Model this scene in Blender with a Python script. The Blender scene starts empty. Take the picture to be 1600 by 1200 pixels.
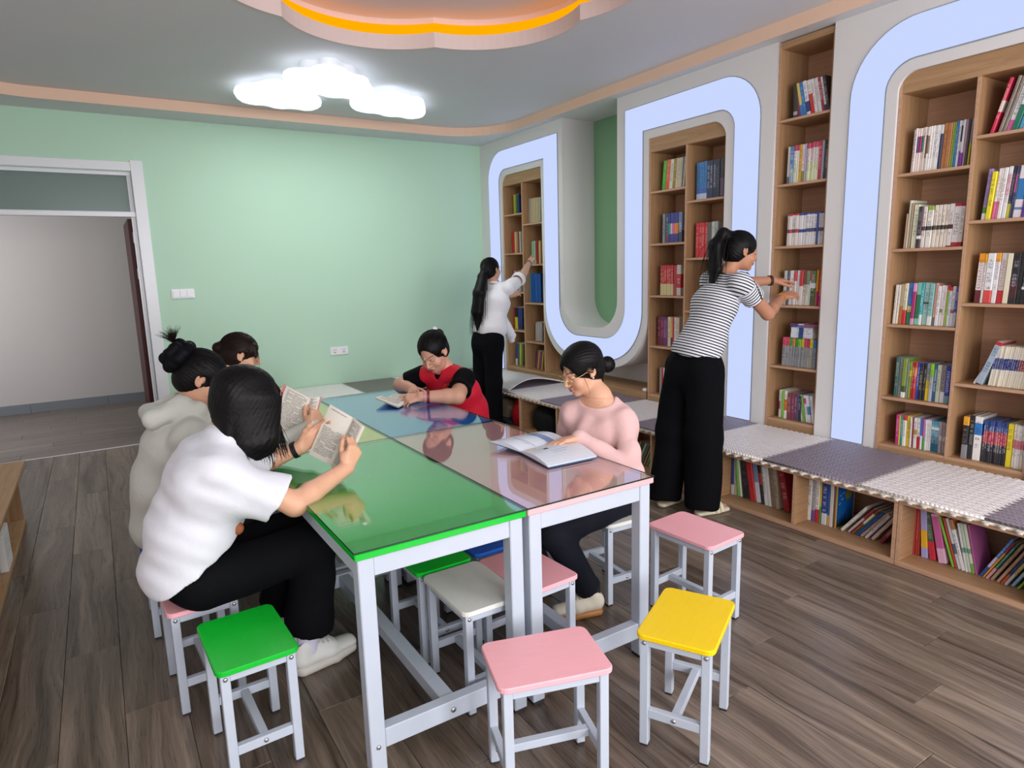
import bpy, math, random
import numpy as np
from mathutils import Vector, Matrix

scene = bpy.context.scene
COL = scene.collection
R_ = math.radians
random.seed(7)
rng = np.random.default_rng(11)

# ------------------------------------------------------------------ camera, world, lights, exposure
cam_d = bpy.data.cameras.new('camera'); cam = bpy.data.objects.new('camera', cam_d); COL.objects.link(cam)
cam_d.sensor_width = 36.0; cam_d.lens = 1019.84/1600*36.0; cam_d.clip_start = 0.05; cam_d.clip_end = 60
CF = Vector((0.52428839, 0.83384806, -0.17268206)); CR = Vector((0.84363466, -0.53619775, -0.02779439)); CU = Vector((0.11576803, 0.13110829, 0.98458538))
cam.matrix_world = Matrix(((CR.x, CU.x, -CF.x, 0), (CR.y, CU.y, -CF.y, 0), (CR.z, CU.z, -CF.z, 1.5378), (0, 0, 0, 1)))
scene.camera = cam
w = bpy.data.worlds.new('world'); scene.world = w; w.use_nodes = True
w.node_tree.nodes['Background'].inputs[0].default_value = (0.72, 0.82, 1.0, 1)
w.node_tree.nodes['Background'].inputs[1].default_value = 1.0
def area(name, loc, rot, sx, sy, power, col):
    d = bpy.data.lights.new(name, 'AREA'); d.shape = 'RECTANGLE'; d.size = sx; d.size_y = sy; d.energy = power; d.color = col
    o = bpy.data.objects.new(name, d); COL.objects.link(o); o.location = loc; o.rotation_euler = rot
    return o
# daylight through the two windows of the wall behind the camera
area('window_daylight', (0.35, -2.42, 1.75), (R_(90), 0, 0), 1.9, 1.7, 108, (1.0, 0.97, 0.985))
area('window_daylight', (2.75, -2.42, 1.75), (R_(90), 0, 0), 1.9, 1.7, 108, (1.0, 0.97, 0.985))
# daylight of the corridor
area('corridor_daylight', (-2.4, 8.4, 1.8), (R_(90), 0, R_(-90)), 1.6, 1.6, 34, (1.0, 0.97, 0.95))
vs = scene.view_settings
vs.view_transform = 'Standard'; vs.look = 'None'; vs.gamma = 1; vs.exposure = 0.12; vs.use_curve_mapping = False
scene.cycles.max_bounces = 10; scene.cycles.diffuse_bounces = 5; scene.cycles.glossy_bounces = 4
scene.cycles.transparent_max_bounces = 12; scene.cycles.caustics_reflective = False; scene.cycles.caustics_refractive = False

# ------------------------------------------------------------------ helpers
def lin(c):
    if isinstance(c, str):
        c = c.lstrip('#')
        if len(c) == 3: c = ''.join(a+a for a in c)
        c = [int(c[i:i+2], 16)/255 for i in (0, 2, 4)]
    return tuple(((x/12.92) if x <= 0.04045 else ((x+0.055)/1.055)**2.4) for x in c)

class MB:
    """collects shapes; build() links them as one mesh object"""
    def __init__(s): s.v = []; s.f = []; s.m = []; s.smooth = []
    def add(s, vs, fs, m=0, sm=False):
        n = len(s.v); s.v += [tuple(p) for p in vs]
        for f in fs: s.f.append([i+n for i in f]); s.m.append(m); s.smooth.append(sm)
        return s
    def box(s, a, b, m=0, ch=0.0):
        x0, y0, z0 = [min(p, q) for p, q in zip(a, b)]; x1, y1, z1 = [max(p, q) for p, q in zip(a, b)]
        if ch <= 0:
            vs = [(x0,y0,z0),(x1,y0,z0),(x1,y1,z0),(x0,y1,z0),(x0,y0,z1),(x1,y0,z1),(x1,y1,z1),(x0,y1,z1)]
            return s.add(vs, [(0,3,2,1),(4,5,6,7),(0,1,5,4),(1,2,6,5),(2,3,7,6),(3,0,4,7)], m)
        c = ch; lo = [(x0+c,y0),(x1-c,y0),(x1,y0+c),(x1,y1-c),(x1-c,y1),(x0+c,y1),(x0,y1-c),(x0,y0+c)]
        ins = [(x0+c,y0+c),(x1-c,y0+c),(x1-c,y0+c),(x1-c,y1-c),(x1-c,y1-c),(x0+c,y1-c),(x0+c,y1-c),(x0+c,y0+c)]
        vs = [(x,y,z0+c) for x,y in lo]+[(x,y,z1-c) for x,y in lo]
        fs = [(i,(i+1)%8,8+(i+1)%8,8+i) for i in range(8)]
        t = [(x0+c,y0+c,z1),(x1-c,y0+c,z1),(x1-c,y1-c,z1),(x0+c,y1-c,z1)]; b2 = [(p[0],p[1],z0) for p in t]
        vs += t+b2
        T = 16; B = 20
        fs += [(T,T+1,T+2,T+3),(B+3,B+2,B+1,B)]
        fs += [(8,9,T+1,T),(9,10,T+1),(10,11,T+2,T+1),(11,12,T+2),(12,13,T+3,T+2),(13,14,T+3),(14,15,T,T+3),(15,8,T)]
        fs += [(1,0,B,B+1),(2,1,B+1),(3,2,B+1,B+2),(4,3,B+2),(5,4,B+2,B+3),(6,5,B+3),(7,6,B+3,B),(0,7,B)]
        return s.add(vs, fs, m)
    def prism(s, poly, z0, z1, m=0, axis='z', sm=False, capm=None):
        """poly: 2D convex-ish outline extruded along axis"""
        n = len(poly)
        if axis == 'z': mk = lambda p, h: (p[0], p[1], h)
        elif axis == 'x': mk = lambda p, h: (h, p[0], p[1])
        else: mk = lambda p, h: (p[0], h, p[1])
        s.add([mk(p, z0) for p in poly]+[mk(p, z1) for p in poly], [(i,(i+1)%n,n+(i+1)%n,n+i) for i in range(n)], m, sm)
        s.add([mk(p, z0) for p in poly], [tuple(range(n-1,-1,-1))], m if capm is None else capm)
        s.add([mk(p, z1) for p in poly], [tuple(range(n))], m if capm is None else capm)
        return s
    def tube(s, pts, r, n=8, m=0, cap=True, sm=True):
        pts = [Vector(p) for p in pts]; k = len(pts)
        rs = r if isinstance(r, (list, tuple)) else [r]*k
        up = None; rings = []
        for i, p in enumerate(pts):
            t = (pts[min(i+1,k-1)]-pts[max(i-1,0)])
            t = t.normalized() if t.length > 1e-9 else Vector((0,0,1))
            if up is None: up = t.orthogonal().normalized()
            else:
                up = up - t*up.dot(t); up = up.normalized() if up.length > 1e-6 else t.orthogonal().normalized()
            b = t.cross(up)
            rings.append([p+(up*math.cos(2*math.pi*j/n)+b*math.sin(2*math.pi*j/n))*rs[i] for j in range(n)])
        vs = [q for rg in rings for q in rg]
        fs = [(i*n+j, i*n+(j+1)%n, (i+1)*n+(j+1)%n, (i+1)*n+j) for i in range(k-1) for j in range(n)]
        s.add(vs, fs, m, sm)
        if cap: s.add(rings[0], [tuple(range(n-1,-1,-1))], m); s.add(rings[-1], [tuple(range(n))], m)
        return s
    def lathe(s, prof, c=(0,0,0), n=16, m=0, axis='z', sm=True):
        vs = []
        for r, h in prof:
            for j in range(n):
                a = 2*math.pi*j/n; p = (r*math.cos(a), r*math.sin(a), h)
                if axis == 'y': p = (p[0], p[2], p[1])
                if axis == 'x': p = (p[2], p[0], p[1])
                vs.append((p[0]+c[0], p[1]+c[1], p[2]+c[2]))
        k = len(prof)
        fs = [(i*n+j, i*n+(j+1)%n, (i+1)*n+(j+1)%n, (i+1)*n+j) for i in range(k-1) for j in range(n)]
        fs += [tuple(range(n-1,-1,-1)), tuple((k-1)*n+j for j in range(n))]
        return s.add(vs, fs, m, sm)
    def mesh(s, name, mats):
        me = bpy.data.meshes.new(name); me.from_pydata(s.v, [], s.f)
        for m in (mats if isinstance(mats, (list, tuple)) else [mats]): me.materials.append(m)
        me.polygons.foreach_set('material_index', s.m); me.polygons.foreach_set('use_smooth', s.smooth)
        me.update(); return me
    def build(s, name, mats, parent=None, loc=None, rot=None):
        return link(name, s.mesh(name, mats), parent, loc, rot)

def link(name, me, parent=None, loc=None, rot=None):
    o = bpy.data.objects.new(name, me); COL.objects.link(o)
    if parent: o.parent = parent
    if loc: o.location = loc
    if rot: o.rotation_euler = rot
    return o
def tag(o, label=None, cat=None, group=None, kind=None):
    if label: o['label'] = label
    if cat: o['category'] = cat
    if group: o['group'] = group
    if kind: o['kind'] = kind
    return o
def empty(name, loc=(0,0,0), rz=0, label=None, cat=None, group=None, kind=None):
    o = bpy.data.objects.new(name, None); COL.objects.link(o); o.location = loc; o.rotation_euler = (0,0,rz); o.empty_display_size = .05
    return tag(o, label, cat, group, kind)
def copy_tree(o, parent=None):
    c = o.copy(); COL.objects.link(c); c.parent = parent
    for ch in list(o.children): copy_tree(ch, c)
    return c
def arc(cx, cy, r, a0, a1, n=10):
    return [(cx+r*math.cos(R_(a0+(a1-a0)*i/n)), cy+r*math.sin(R_(a0+(a1-a0)*i/n))) for i in range(n+1)]
def fill(name, outlines, depth, mats, to3, bevel=0.0):
    """2D outlines (first outer, others holes) filled and thickened; to3 maps (u,v,h) to a point; h runs 0..depth"""
    cu = bpy.data.curves.new(name, 'CURVE'); cu.dimensions = '2D'; cu.fill_mode = 'BOTH'; cu.extrude = depth/2-bevel; cu.bevel_depth = bevel; cu.bevel_resolution = 2
    for ol in outlines:
        sp = cu.splines.new('POLY'); sp.points.add(len(ol)-1)
        for i, p in enumerate(ol): sp.points[i].co = (p[0], p[1], 0, 1)
        sp.use_cyclic_u = True
    t = bpy.data.objects.new(name, cu); COL.objects.link(t)
    bpy.context.view_layer.update()
    me = bpy.data.meshes.new_from_object(t.evaluated_get(bpy.context.evaluated_depsgraph_get()))
    bpy.data.objects.remove(t); bpy.data.curves.remove(cu)
    n = len(me.vertices); co = np.empty(n*3, np.float32); me.vertices.foreach_get('co', co); co = co.reshape(-1,3)
    out = np.array([to3(a[0], a[1], a[2]+depth/2) for a in co], np.float32)
    me.vertices.foreach_set('co', out.ravel())
    a, b, c = [np.array(to3(*q), float)-np.array(to3(0,0,0), float) for q in ((1,0,0),(0,1,0),(0,0,1))]
    if np.dot(np.cross(a,b),c) < 0: me.flip_normals()
    me.materials.clear()
    for m in (mats if isinstance(mats, (list, tuple)) else [mats]): me.materials.append(m)
    me.update(); return me

# ------------------------------------------------------------------ materials
class NT:
    def __init__(s, name):
        s.mat = bpy.data.materials.new(name); s.mat.use_nodes = True; s.t = s.mat.node_tree; s.n = s.t.nodes; s.l = s.t.links
        s.b = s.n['Principled BSDF']; s.out = s.n['Material Output']
    def new(s, ty, **kw):
        x = s.n.new(ty)
        for k, v in kw.items():
            if hasattr(x, k): setattr(x, k, v)
        return x
    def link(s, a, b): s.l.new(a, b)
    def val(s, x, sock):
        if isinstance(x, (int, float)): sock.default_value = x
        elif isinstance(x, tuple): sock.default_value = (*x, 1) if len(sock.default_value) == 4 and len(x) == 3 else x
        else: s.link(x, sock)
    def math(s, op, a, b=0.0, c=None, clamp=False):
        x = s.n.new('ShaderNodeMath'); x.operation = op; x.use_clamp = clamp
        s.val(a, x.inputs[0]); s.val(b, x.inputs[1])
        if c is not None: s.val(c, x.inputs[2])
        return x.outputs[0]
    def mix(s, f, a, b, mode='MIX'):
        x = s.n.new('ShaderNodeMix'); x.data_type = 'RGBA'; x.blend_type = mode
        s.val(f, x.inputs[0]); s.val(a, x.inputs[6]); s.val(b, x.inputs[7]); return x.outputs[2]
    def ramp(s, f, stops):
        x = s.n.new('ShaderNodeValToRGB'); e = x.color_ramp.elements
        while len(e) < len(stops): e.new(0.5)
        for i, (p, c) in enumerate(stops): e[i].position = p; e[i].color = (*c, 1) if len(c) == 3 else c
        s.link(f, x.inputs[0]); return x.outputs[0]
    def coord(s, kind='Object'): return s.n.new('ShaderNodeTexCoord').outputs[kind]
    def mapping(s, v, scale=(1,1,1), loc=(0,0,0), rot=(0,0,0)):
        x = s.n.new('ShaderNodeMapping'); s.link(v, x.inputs[0]); x.inputs['Scale'].default_value = scale; x.inputs['Rotation'].default_value = rot
        s.val(loc, x.inputs['Location']); return x.outputs[0]
    def noise(s, v, scale=5, detail=3, rough=0.5, dist=0.0):
        x = s.n.new('ShaderNodeTexNoise'); s.link(v, x.inputs['Vector']); x.inputs['Scale'].default_value = scale; x.inputs['Detail'].default_value = detail
        x.inputs['Roughness'].default_value = rough; x.inputs['Distortion'].default_value = dist; return x.outputs['Fac']
    def bump(s, h, strength=0.2, dist=0.01):
        x = s.n.new('ShaderNodeBump'); x.inputs['Strength'].default_value = strength; x.inputs['Distance'].default_value = dist
        s.link(h, x.inputs['Height']); s.link(x.outputs[0], s.b.inputs['Normal']); return x
    def set(s, col=None, rough=None, spec=None, metal=None):
        if col is not None: s.val(col, s.b.inputs['Base Color'])
        if rough is not None: s.val(rough, s.b.inputs['Roughness'])
        if spec is not None: s.val(spec, s.b.inputs['Specular IOR Level'])
        if metal is not None: s.val(metal, s.b.inputs['Metallic'])
        return s.mat

def m_plain(name, c, rough=0.6, spec=0.5, metal=0.0, var=0.04, bump=0.0, scale=30, coat=0.0):
    k = NT(name); base = lin(c)
    nz = k.noise(k.coord(), scale, 3)
    col = k.mix(nz, tuple(x*(1-var) for x in base), tuple(min(1, x*(1+var)) for x in base))
    k.set(col, rough, spec, metal)
    if coat: k.b.inputs['Coat Weight'].default_value = coat; k.b.inputs['Coat Roughness'].default_value = 0.05
    if bump: k.bump(nz, bump, 0.004)
    return k.mat
def m_emit(name, c, s):
    k = NT(name); e = k.n.new('ShaderNodeEmission'); e.inputs[0].default_value = (*lin(c), 1); e.inputs[1].default_value = s
    k.link(e.outputs[0], k.out.inputs[0]); return k.mat
def m_wood(name, cd, cl, axis, rough=0.5, rnd=False):
    k = NT(name); v = k.coord()
    sc = {'x': (1.2, 26, 26), 'y': (26, 1.2, 26), 'z': (26, 26, 1.2)}[axis]
    if rnd:
        oi = k.n.new('ShaderNodeObjectInfo'); off = k.n.new('ShaderNodeCombineXYZ')
        k.link(k.math('MULTIPLY', oi.outputs['Random'], 37.0), off.inputs[0]); k.link(k.math('MULTIPLY', oi.outputs['Random'], 91.0), off.inputs[1])
        add = k.n.new('ShaderNodeVectorMath'); k.link(v, add.inputs[0]); k.link(off.outputs[0], add.inputs[1]); v = add.outputs[0]
    m = k.mapping(v, sc)
    g = k.noise(m, 2.2, 5, 0.65, 0.6); g2 = k.noise(k.mapping(v, tuple(q*4 for q in sc)), 3.0, 2, 0.5)
    col = k.ramp(g, [(0.25, lin(cd)), (0.75, lin(cl))])
    col = k.mix(k.math('MULTIPLY', g2, 0.28), col, lin(cd), 'MIX')
    k.set(col, rough, 0.4); k.bump(g2, 0.06, 0.002); return k.mat

M = {}
M['oak_z'] = m_wood('oak_upright', '97734f', 'ba946e', 'z'); M['oak_y'] = m_wood('oak_lengthways', '9c7854', 'c09a74', 'y'); M['oak_x'] = m_wood('oak_crossways', '97734f', 'ba946e', 'x')
M['oak_edge'] = m_wood('oak_edging', 'b58d72', 'd0a88a', 'y')
M['white_wall'] = m_plain('white_wall_paint', 'e2e0df', 0.55, 0.3, var=0.012, scale=3)
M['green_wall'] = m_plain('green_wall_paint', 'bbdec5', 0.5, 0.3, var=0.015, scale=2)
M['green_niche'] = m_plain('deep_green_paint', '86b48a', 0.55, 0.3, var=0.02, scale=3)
M['ceil'] = m_plain('ceiling_paint', 'dcdcdf', 0.6, 0.3, var=0.015, scale=2)
M['peach'] = m_plain('warm_lit_cove_paint', 'f0cdb4', 0.6, 0.3, var=0.02, scale=4)  # beige face, with the warm light falling on it put into the colour
M['petal_face'] = m_plain('warm_lit_petal_paint', 'e2d2ce', 0.6, 0.3, var=0.02, scale=4)  # white face, its pinkish warm light put into the colour
M['white_gloss'] = m_plain('white_gloss_trim', 'e6e8ec', 0.3, 0.5, var=0.01, scale=6)
M['panel_glow'] = m_emit('lit_acrylic', 'c6d4ff', 0.95)
def m_lamp(name, c, lo, hi):
    # acrylic shade: rounded edge set to glow stronger than the underside, for the ceiling halo
    k = NT(name); g = k.n.new('ShaderNodeNewGeometry'); sp = k.n.new('ShaderNodeSeparateXYZ'); k.link(g.outputs['True Normal'], sp.inputs[0]); g.outputs['True Normal']
    f = k.math('ABSOLUTE', sp.outputs[2]); k.set(lin('e8eef2'), .3, .4)
    k.b.inputs['Emission Color'].default_value = (*lin(c), 1); k.link(k.math('ADD', lo, k.math('MULTIPLY', f, hi-lo)), k.b.inputs['Emission Strength']); return k.mat
M['lamp_glow'] = m_lamp('lamp_diffuser', 'eef8ff', 2.2, 0.80)
M['orange_glow'] = m_emit('orange_led_and_wall_glow', 'ff9400', 1.35)
M['groove'] = m_plain('grey_shadow_edge', '8d959b', 0.5, 0.3)  # grey stands in for the thin shadow edge round the lit bands
M['leg'] = m_plain('white_enamel', 'bcc5d2', 0.4, 0.5, var=0.03, scale=14)
M['steel'] = m_plain('bolt_steel', 'b5b8bc', 0.3, 0.5, metal=0.9)
M['rubber'] = m_plain('dark_rubber', '2a2a2c', 0.7)
M['dark_edge'] = m_plain('dark_glass_edge', '123024', 0.15, 0.6)
M['corr_wall'] = m_plain('corridor_wall_paint', 'bdb5b0', 0.6, 0.3, var=0.02, scale=2)
M['corr_base'] = m_plain('grey_tile', '74777a', 0.4)
M['mahogany'] = m_plain('mahogany_door', '3c0f0c', 0.5, 0.2, var=0.15, scale=9)
M['plastic'] = m_plain('white_plastic', 'f0f0f2', 0.35, 0.5, var=0.01)
M['black'] = m_plain('black_matt', '0c0c0e', 0.7)

# laminate floor
def m_floor(name, cd, cl, axis):
    k = NT(name); v = k.coord(); oi = k.n.new('ShaderNodeObjectInfo'); rnd = oi.outputs['Random']
    off = k.n.new('ShaderNodeCombineXYZ'); k.link(k.math('MULTIPLY', rnd, 53.0), off.inputs[0]); k.link(k.math('MULTIPLY', rnd, 87.0), off.inputs[1])
    add = k.n.new('ShaderNodeVectorMath'); k.link(v, add.inputs[0]); k.link(off.outputs[0], add.inputs[1]); v = add.outputs[0]
    ax = lambda a, b: (b, a, 1) if axis == 'x' else (a, b, 1)
    warp = k.noise(k.mapping(v, ax(5, 1.2)), 1.0, 2, .5)          # bends the grain round the knots
    av = k.n.new('ShaderNodeCombineXYZ'); k.link(k.math('MULTIPLY', warp, .16), av.inputs[1 if axis == 'x' else 0])
    ad = k.n.new('ShaderNodeVectorMath'); k.link(v, ad.inputs[0]); k.link(av.outputs[0], ad.inputs[1]); vv = ad.outputs[0]
    big = k.noise(k.mapping(vv, ax(16, .7)), 1.0, 3, .55)
    mid = k.noise(k.mapping(vv, ax(60, 1.6)), 1.0, 3, .6)
    fine = k.noise(k.mapping(v, ax(260, 7)), 1.0, 3, .7)
    f = k.math('ADD', k.math('MULTIPLY', big, .50), k.math('MULTIPLY', mid, .36)); f = k.math('ADD', f, k.math('MULTIPLY', fine, .22))
    f = k.math('ADD', f, k.math('MULTIPLY', k.math('SUBTRACT', rnd, 0.5), 0.10))
    col = k.ramp(f, [(0.38, lin(cd)), (0.55, tuple((a+b)/2*0.85 for a, b in zip(lin(cd), lin(cl)))), (0.74, lin(cl))])
    k.set(col, k.math('ADD', 0.20, k.math('MULTIPLY', fine, 0.2)), 0.5); k.bump(fine, 0.10, 0.0015); return k.mat
M['floor'] = m_floor('grey_brown_laminate', '3d3127', '9b8979', 'y')
M['floor_corr'] = m_floor('grey_laminate_crossways', '5a4e45', '8c7f74', 'x')

def m_table(name, c, rough=0.38):
    k = NT(name); n = k.noise(k.mapping(k.coord(), (30, 4, 30)), 3, 3); b = lin(c)
    k.set(k.mix(n, tuple(x*.95 for x in b), tuple(min(1, x*1.05) for x in b)), rough, 0.5); return k.mat
COLS = {'green': '0abc30', 'pink': 'eeb4b8', 'blue': '2a86ea', 'yellow': 'f0e800', 'white': 'dfe0da', 'stool_yellow': 'f5cf00', 'stool_blue': '1d5fc4', 'stool_pink': 'f4b0b8'}
for c in COLS: M['top_'+c] = m_table(c+'_lacquer', COLS[c]); M['board_'+c] = m_table(c+'_gloss_board', COLS[c], 0.06)
def m_glass(name):
    k = NT(name); fr = k.n.new('ShaderNodeFresnel'); geo = k.n.new('ShaderNodeNewGeometry')
    k.link(k.math('ADD', 1.55, k.math('MULTIPLY', geo.outputs['Backfacing'], 1/1.55-1.55)), fr.inputs[0])
    t = k.n.new('ShaderNodeBsdfTransparent'); t.inputs[0].default_value = (0.985, 0.99, 0.985, 1)
    g = k.n.new('ShaderNodeBsdfGlossy'); g.inputs['Roughness'].default_value = 0.012; g.inputs[0].default_value = (1, 1, 1, 1)
    mx = k.n.new('ShaderNodeMixShader'); k.link(k.math('MULTIPLY', fr.outputs[0], 1.05, clamp=True), mx.inputs[0]); k.link(t.outputs[0], mx.inputs[1]); k.link(g.outputs[0], mx.inputs[2])
    k.link(mx.outputs[0], k.out.inputs[0]); return k.mat
M['glass'] = m_glass('clear_table_glass')
def m_frost(name, c):
    k = NT(name); t = k.n.new('ShaderNodeBsdfTransparent'); t.inputs[0].default_value = (0.75, .82, .80, 1)
    mx = k.n.new('ShaderNodeMixShader'); mx.inputs[0].default_value = 0.72; k.link(t.outputs[0], mx.inputs[1]); k.link(k.b.outputs[0], mx.inputs[2])
    k.set(lin(c), 0.15, 0.5); k.link(mx.outputs[0], k.out.inputs[0]); return k.mat
M['transom'] = m_frost('grey_green_transom_glass', '7d918c')

# ------------------------------------------------------------------ room shell
YB = 7.0; XW = 4.04; ZS = 2.98; ZC = 3.065; XL = -1.25; YF = -2.5; XR = 4.45
fl = tag(MB().box((XL-.1, YF-.1, -.06), (XR+.1, YB+.1, -.012)).build('floor', M['corr_base']), kind='structure')
pw, pl = 0.195, 1.24
def plank_mesh(lx, ly, m): return MB().box((0, 0, -.012), (lx-.0014, ly-.0014, 0), 0, .0016).mesh('plank', m)
plank_cache = {}
def plank(parent, x, y, lx, ly, m):
    k = (round(lx, 3), round(ly, 3), m.name)
    if k not in plank_cache: plank_cache[k] = plank_mesh(lx, ly, m)
    link('plank', plank_cache[k], parent, (x, y, 0))
nx = 0; x = XL
while x < 3.30:
    wdt = min(pw, 3.34-x); y = -0.15-((nx*0.437) % 1)*pl - pl*0.2
    while y < YB:
        y1 = min(y+pl, YB)
        if y1 > -.3 and y1-y > .02: plank(fl, x, y, wdt, y1-y, M['floor'])
        y += pl
    x += pw; nx += 1
# unseen strip behind the camera
link('plank', plank_mesh(XR-XL, 2.0, M['floor']), fl, (XL, YF, -.0005))
cf = tag(MB().box((-3.2, YB+.1, -.06), (2.2, 9.75, -.012)).build('floor', M['corr_base']), kind='structure'); cf.name = 'floor_corridor'
for j in range(14):
    x = -3.2-((j*.41) % 1)*pl
    while x < 2.2:
        a, b = max(x, -3.2), min(x+pl, 2.2)
        if b-a > .02 and b > -1.6 and a < 1.2: plank(cf, a, YB+.1+j*pw-.06, b-a, min(pw, 9.7-(YB+.04+j*pw)), M['floor_corr'])
        x += pl
tag(MB().box((-1.1, YB-.012, -.002), (.5, YB+.012, .004)).build('shadow_edge_1', M['white_gloss']), kind='structure')
DX0, DX1 = -1.0, .405
wb = MB(); wb.box((XL-.1, YB, 0), (DX0, YB+.1, 3.2)); wb.box((DX1, YB, 0), (XR+.1, YB+.1, 3.2)); wb.box((DX0, YB, 2.50), (DX1, YB+.1, 3.2))
tag(wb.build('wall_back', M['green_wall']), kind='structure')
tag(MB().box((XL-.1, YF, 0), (XL, YB, 3.2)).build('wall_left', M['white_wall']), kind='structure')
wf = MB(); wf.box((XL-.1, YF-.1, 0), (XR+.1, YF, .9)); wf.box((XL-.1, YF-.1, 2.6), (XR+.1, YF, 3.2))
for a, b in ((XL-.1, -.6), (1.3, 1.8), (3.7, XR+.1)): wf.box((a, YF-.1, .9), (b, YF, 2.6))
tag(wf.build('wall_front', M['white_wall']), kind='structure')
for i, (a, b) in enumerate(((-.6, 1.3), (1.8, 3.7))):
    wd = empty('window_%d' % (i+1), (a, YF, .9), kind='structure')
    f = MB(); L = b-a
    for q in ((0, .05), (L-.05, L), (L/2-.025, L/2+.025)): f.box((q[0], -.07, 0), (q[1], -.02, 1.7))
    f.box((0, -.07, 0), (L, -.02, .05)); f.box((0, -.07, 1.65), (L, -.02, 1.7)); f.build('window_frame', M['white_gloss'], wd)
    MB().box((.02, -.05, .02), (L-.02, -.045, 1.68)).build('pane', M['glass'], wd)
# corridor
tag(MB().box((-3.2, 9.62, 0), (2.2, 9.72, 3.2)).build('wall_corridor', M['corr_wall']), kind='structure')
bb = empty('baseboard_corridor', (0, 0, 0), kind='structure')
for i in range(7): MB().box((-3.2+i*.8, 9.60, 0), (-3.203+(i+1)*.8, 9.62, .11)).build('tile', M['corr_base'], bb)
tag(MB().box((2.1, YB+.1, 0), (2.2, 9.62, 3.2)).build('wall_corridor_end', M['corr_wall']), kind='structure')
tag(MB().box((-3.2, YB+.0, 3.1), (2.2, 9.72, 3.2)).build('ceiling_corridor', M['ceil']), kind='structure')
# ceiling with the flower opening, soffit round the edge
FC = (1.72, 3.40); cus = []
def flower(rad, scale=1.0, n=22, bul=0.26):
    pts = []
    for k in range(6):
        a0 = R_(124-60*k); a1 = R_(124-60*(k+1))
        p0 = Vector((math.cos(a0), math.sin(a0)))*rad; p1 = Vector((math.cos(a1), math.sin(a1)))*rad
        c = (p1-p0).length; rr = (c*c/4+bul*bul)/(2*bul); mid = (p0+p1)/2; nrm = mid.normalized(); cen = mid-nrm*(rr-bul)
        b0 = math.atan2(*(p0-cen).yx); b1 = math.atan2(*(p1-cen).yx)
        while b1 > b0: b1 -= 2*math.pi
        for i in range(n): t = b0+(b1-b0)*i/n; pts.append((FC[0]+(cen.x+rr*math.cos(t))*scale, FC[1]+(cen.y+rr*math.sin(t))*scale))
    return pts
hole = flower(1.05)
me = fill('ceiling', [[(XL, YF), (XR, YF), (XR, YB), (XL, YB)], hole], .085, M['ceil'], lambda u, v, h: (u, v, ZC+h))
ceiling = tag(link('ceiling', me), kind='structure')
# pale lobed face lining the opening, cove wall and lid above it
def ribbon(pts, z0, z1, thick_out):
    b = MB(); n = len(pts); outp = []
    for i, p in enumerate(pts):
        d = Vector((p[0]-FC[0], p[1]-FC[1])); outp.append((p[0]+d.normalized().x*thick_out, p[1]+d.normalized().y*thick_out))
    for q, (a, c) in enumerate(((z0, z1),)):
        vs = [(p[0], p[1], a) for p in pts]+[(p[0], p[1], c) for p in pts]+[(p[0], p[1], a) for p in outp]+[(p[0], p[1], c) for p in outp]
        fs = []
        for i in range(n):
            j = (i+1) % n
            fs += [(i, n+i, n+j, j), (2*n+i, 2*n+j, 3*n+j, 3*n+i), (i, j, 2*n+j, 2*n+i), (n+i, 3*n+i, 3*n+j, n+j)]
        b.add(vs, fs)
    return b
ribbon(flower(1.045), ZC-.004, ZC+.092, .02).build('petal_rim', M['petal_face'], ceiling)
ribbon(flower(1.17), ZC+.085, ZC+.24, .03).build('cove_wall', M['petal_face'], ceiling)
MB().box((FC[0]-1.7, FC[1]-1.7, ZC+.23), (FC[0]+1.7, FC[1]+1.7, ZC+.27)).build('cove_lid', M['ceil'], ceiling)
led = ribbon(flower(1.125), ZC+.093, ZC+.178, .02).build('flower_cove_light', M['orange_glow'])  # LED strip made tall: its glow also stands in for the lit cove wall
tag(led, 'orange light strip and wall glow round the flower-shaped ceiling recess', 'light')
def rrect(x0, y0, x1, y1, r, n=10):
    return arc(x1-r, y1-r, r, 0, 90, n)+arc(x0+r, y1-r, r, 90, 180, n)+arc(x0+r, y0+r, r, 180, 270, n)+arc(x1-r, y0+r, r, 270, 360, n)
inner = rrect(XL+.4, YF+.3, 3.93, 6.62, .62)
sof = fill('ceiling_soffit', [[(XL, YF), (XR, YF), (XR, YB), (XL, YB)], inner], ZC-ZS, M['ceil'], lambda u, v, h: (u, v, ZS+h))
soffit = tag(link('ceiling_soffit', sof), kind='structure')
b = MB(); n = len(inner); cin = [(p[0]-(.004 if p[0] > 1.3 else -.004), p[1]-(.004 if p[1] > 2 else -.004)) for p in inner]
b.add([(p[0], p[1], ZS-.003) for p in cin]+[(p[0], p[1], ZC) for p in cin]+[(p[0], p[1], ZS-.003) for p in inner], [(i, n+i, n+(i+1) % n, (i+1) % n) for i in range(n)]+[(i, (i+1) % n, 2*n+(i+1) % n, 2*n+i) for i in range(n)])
b.build('cove_edge', M['peach'], soffit)

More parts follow.
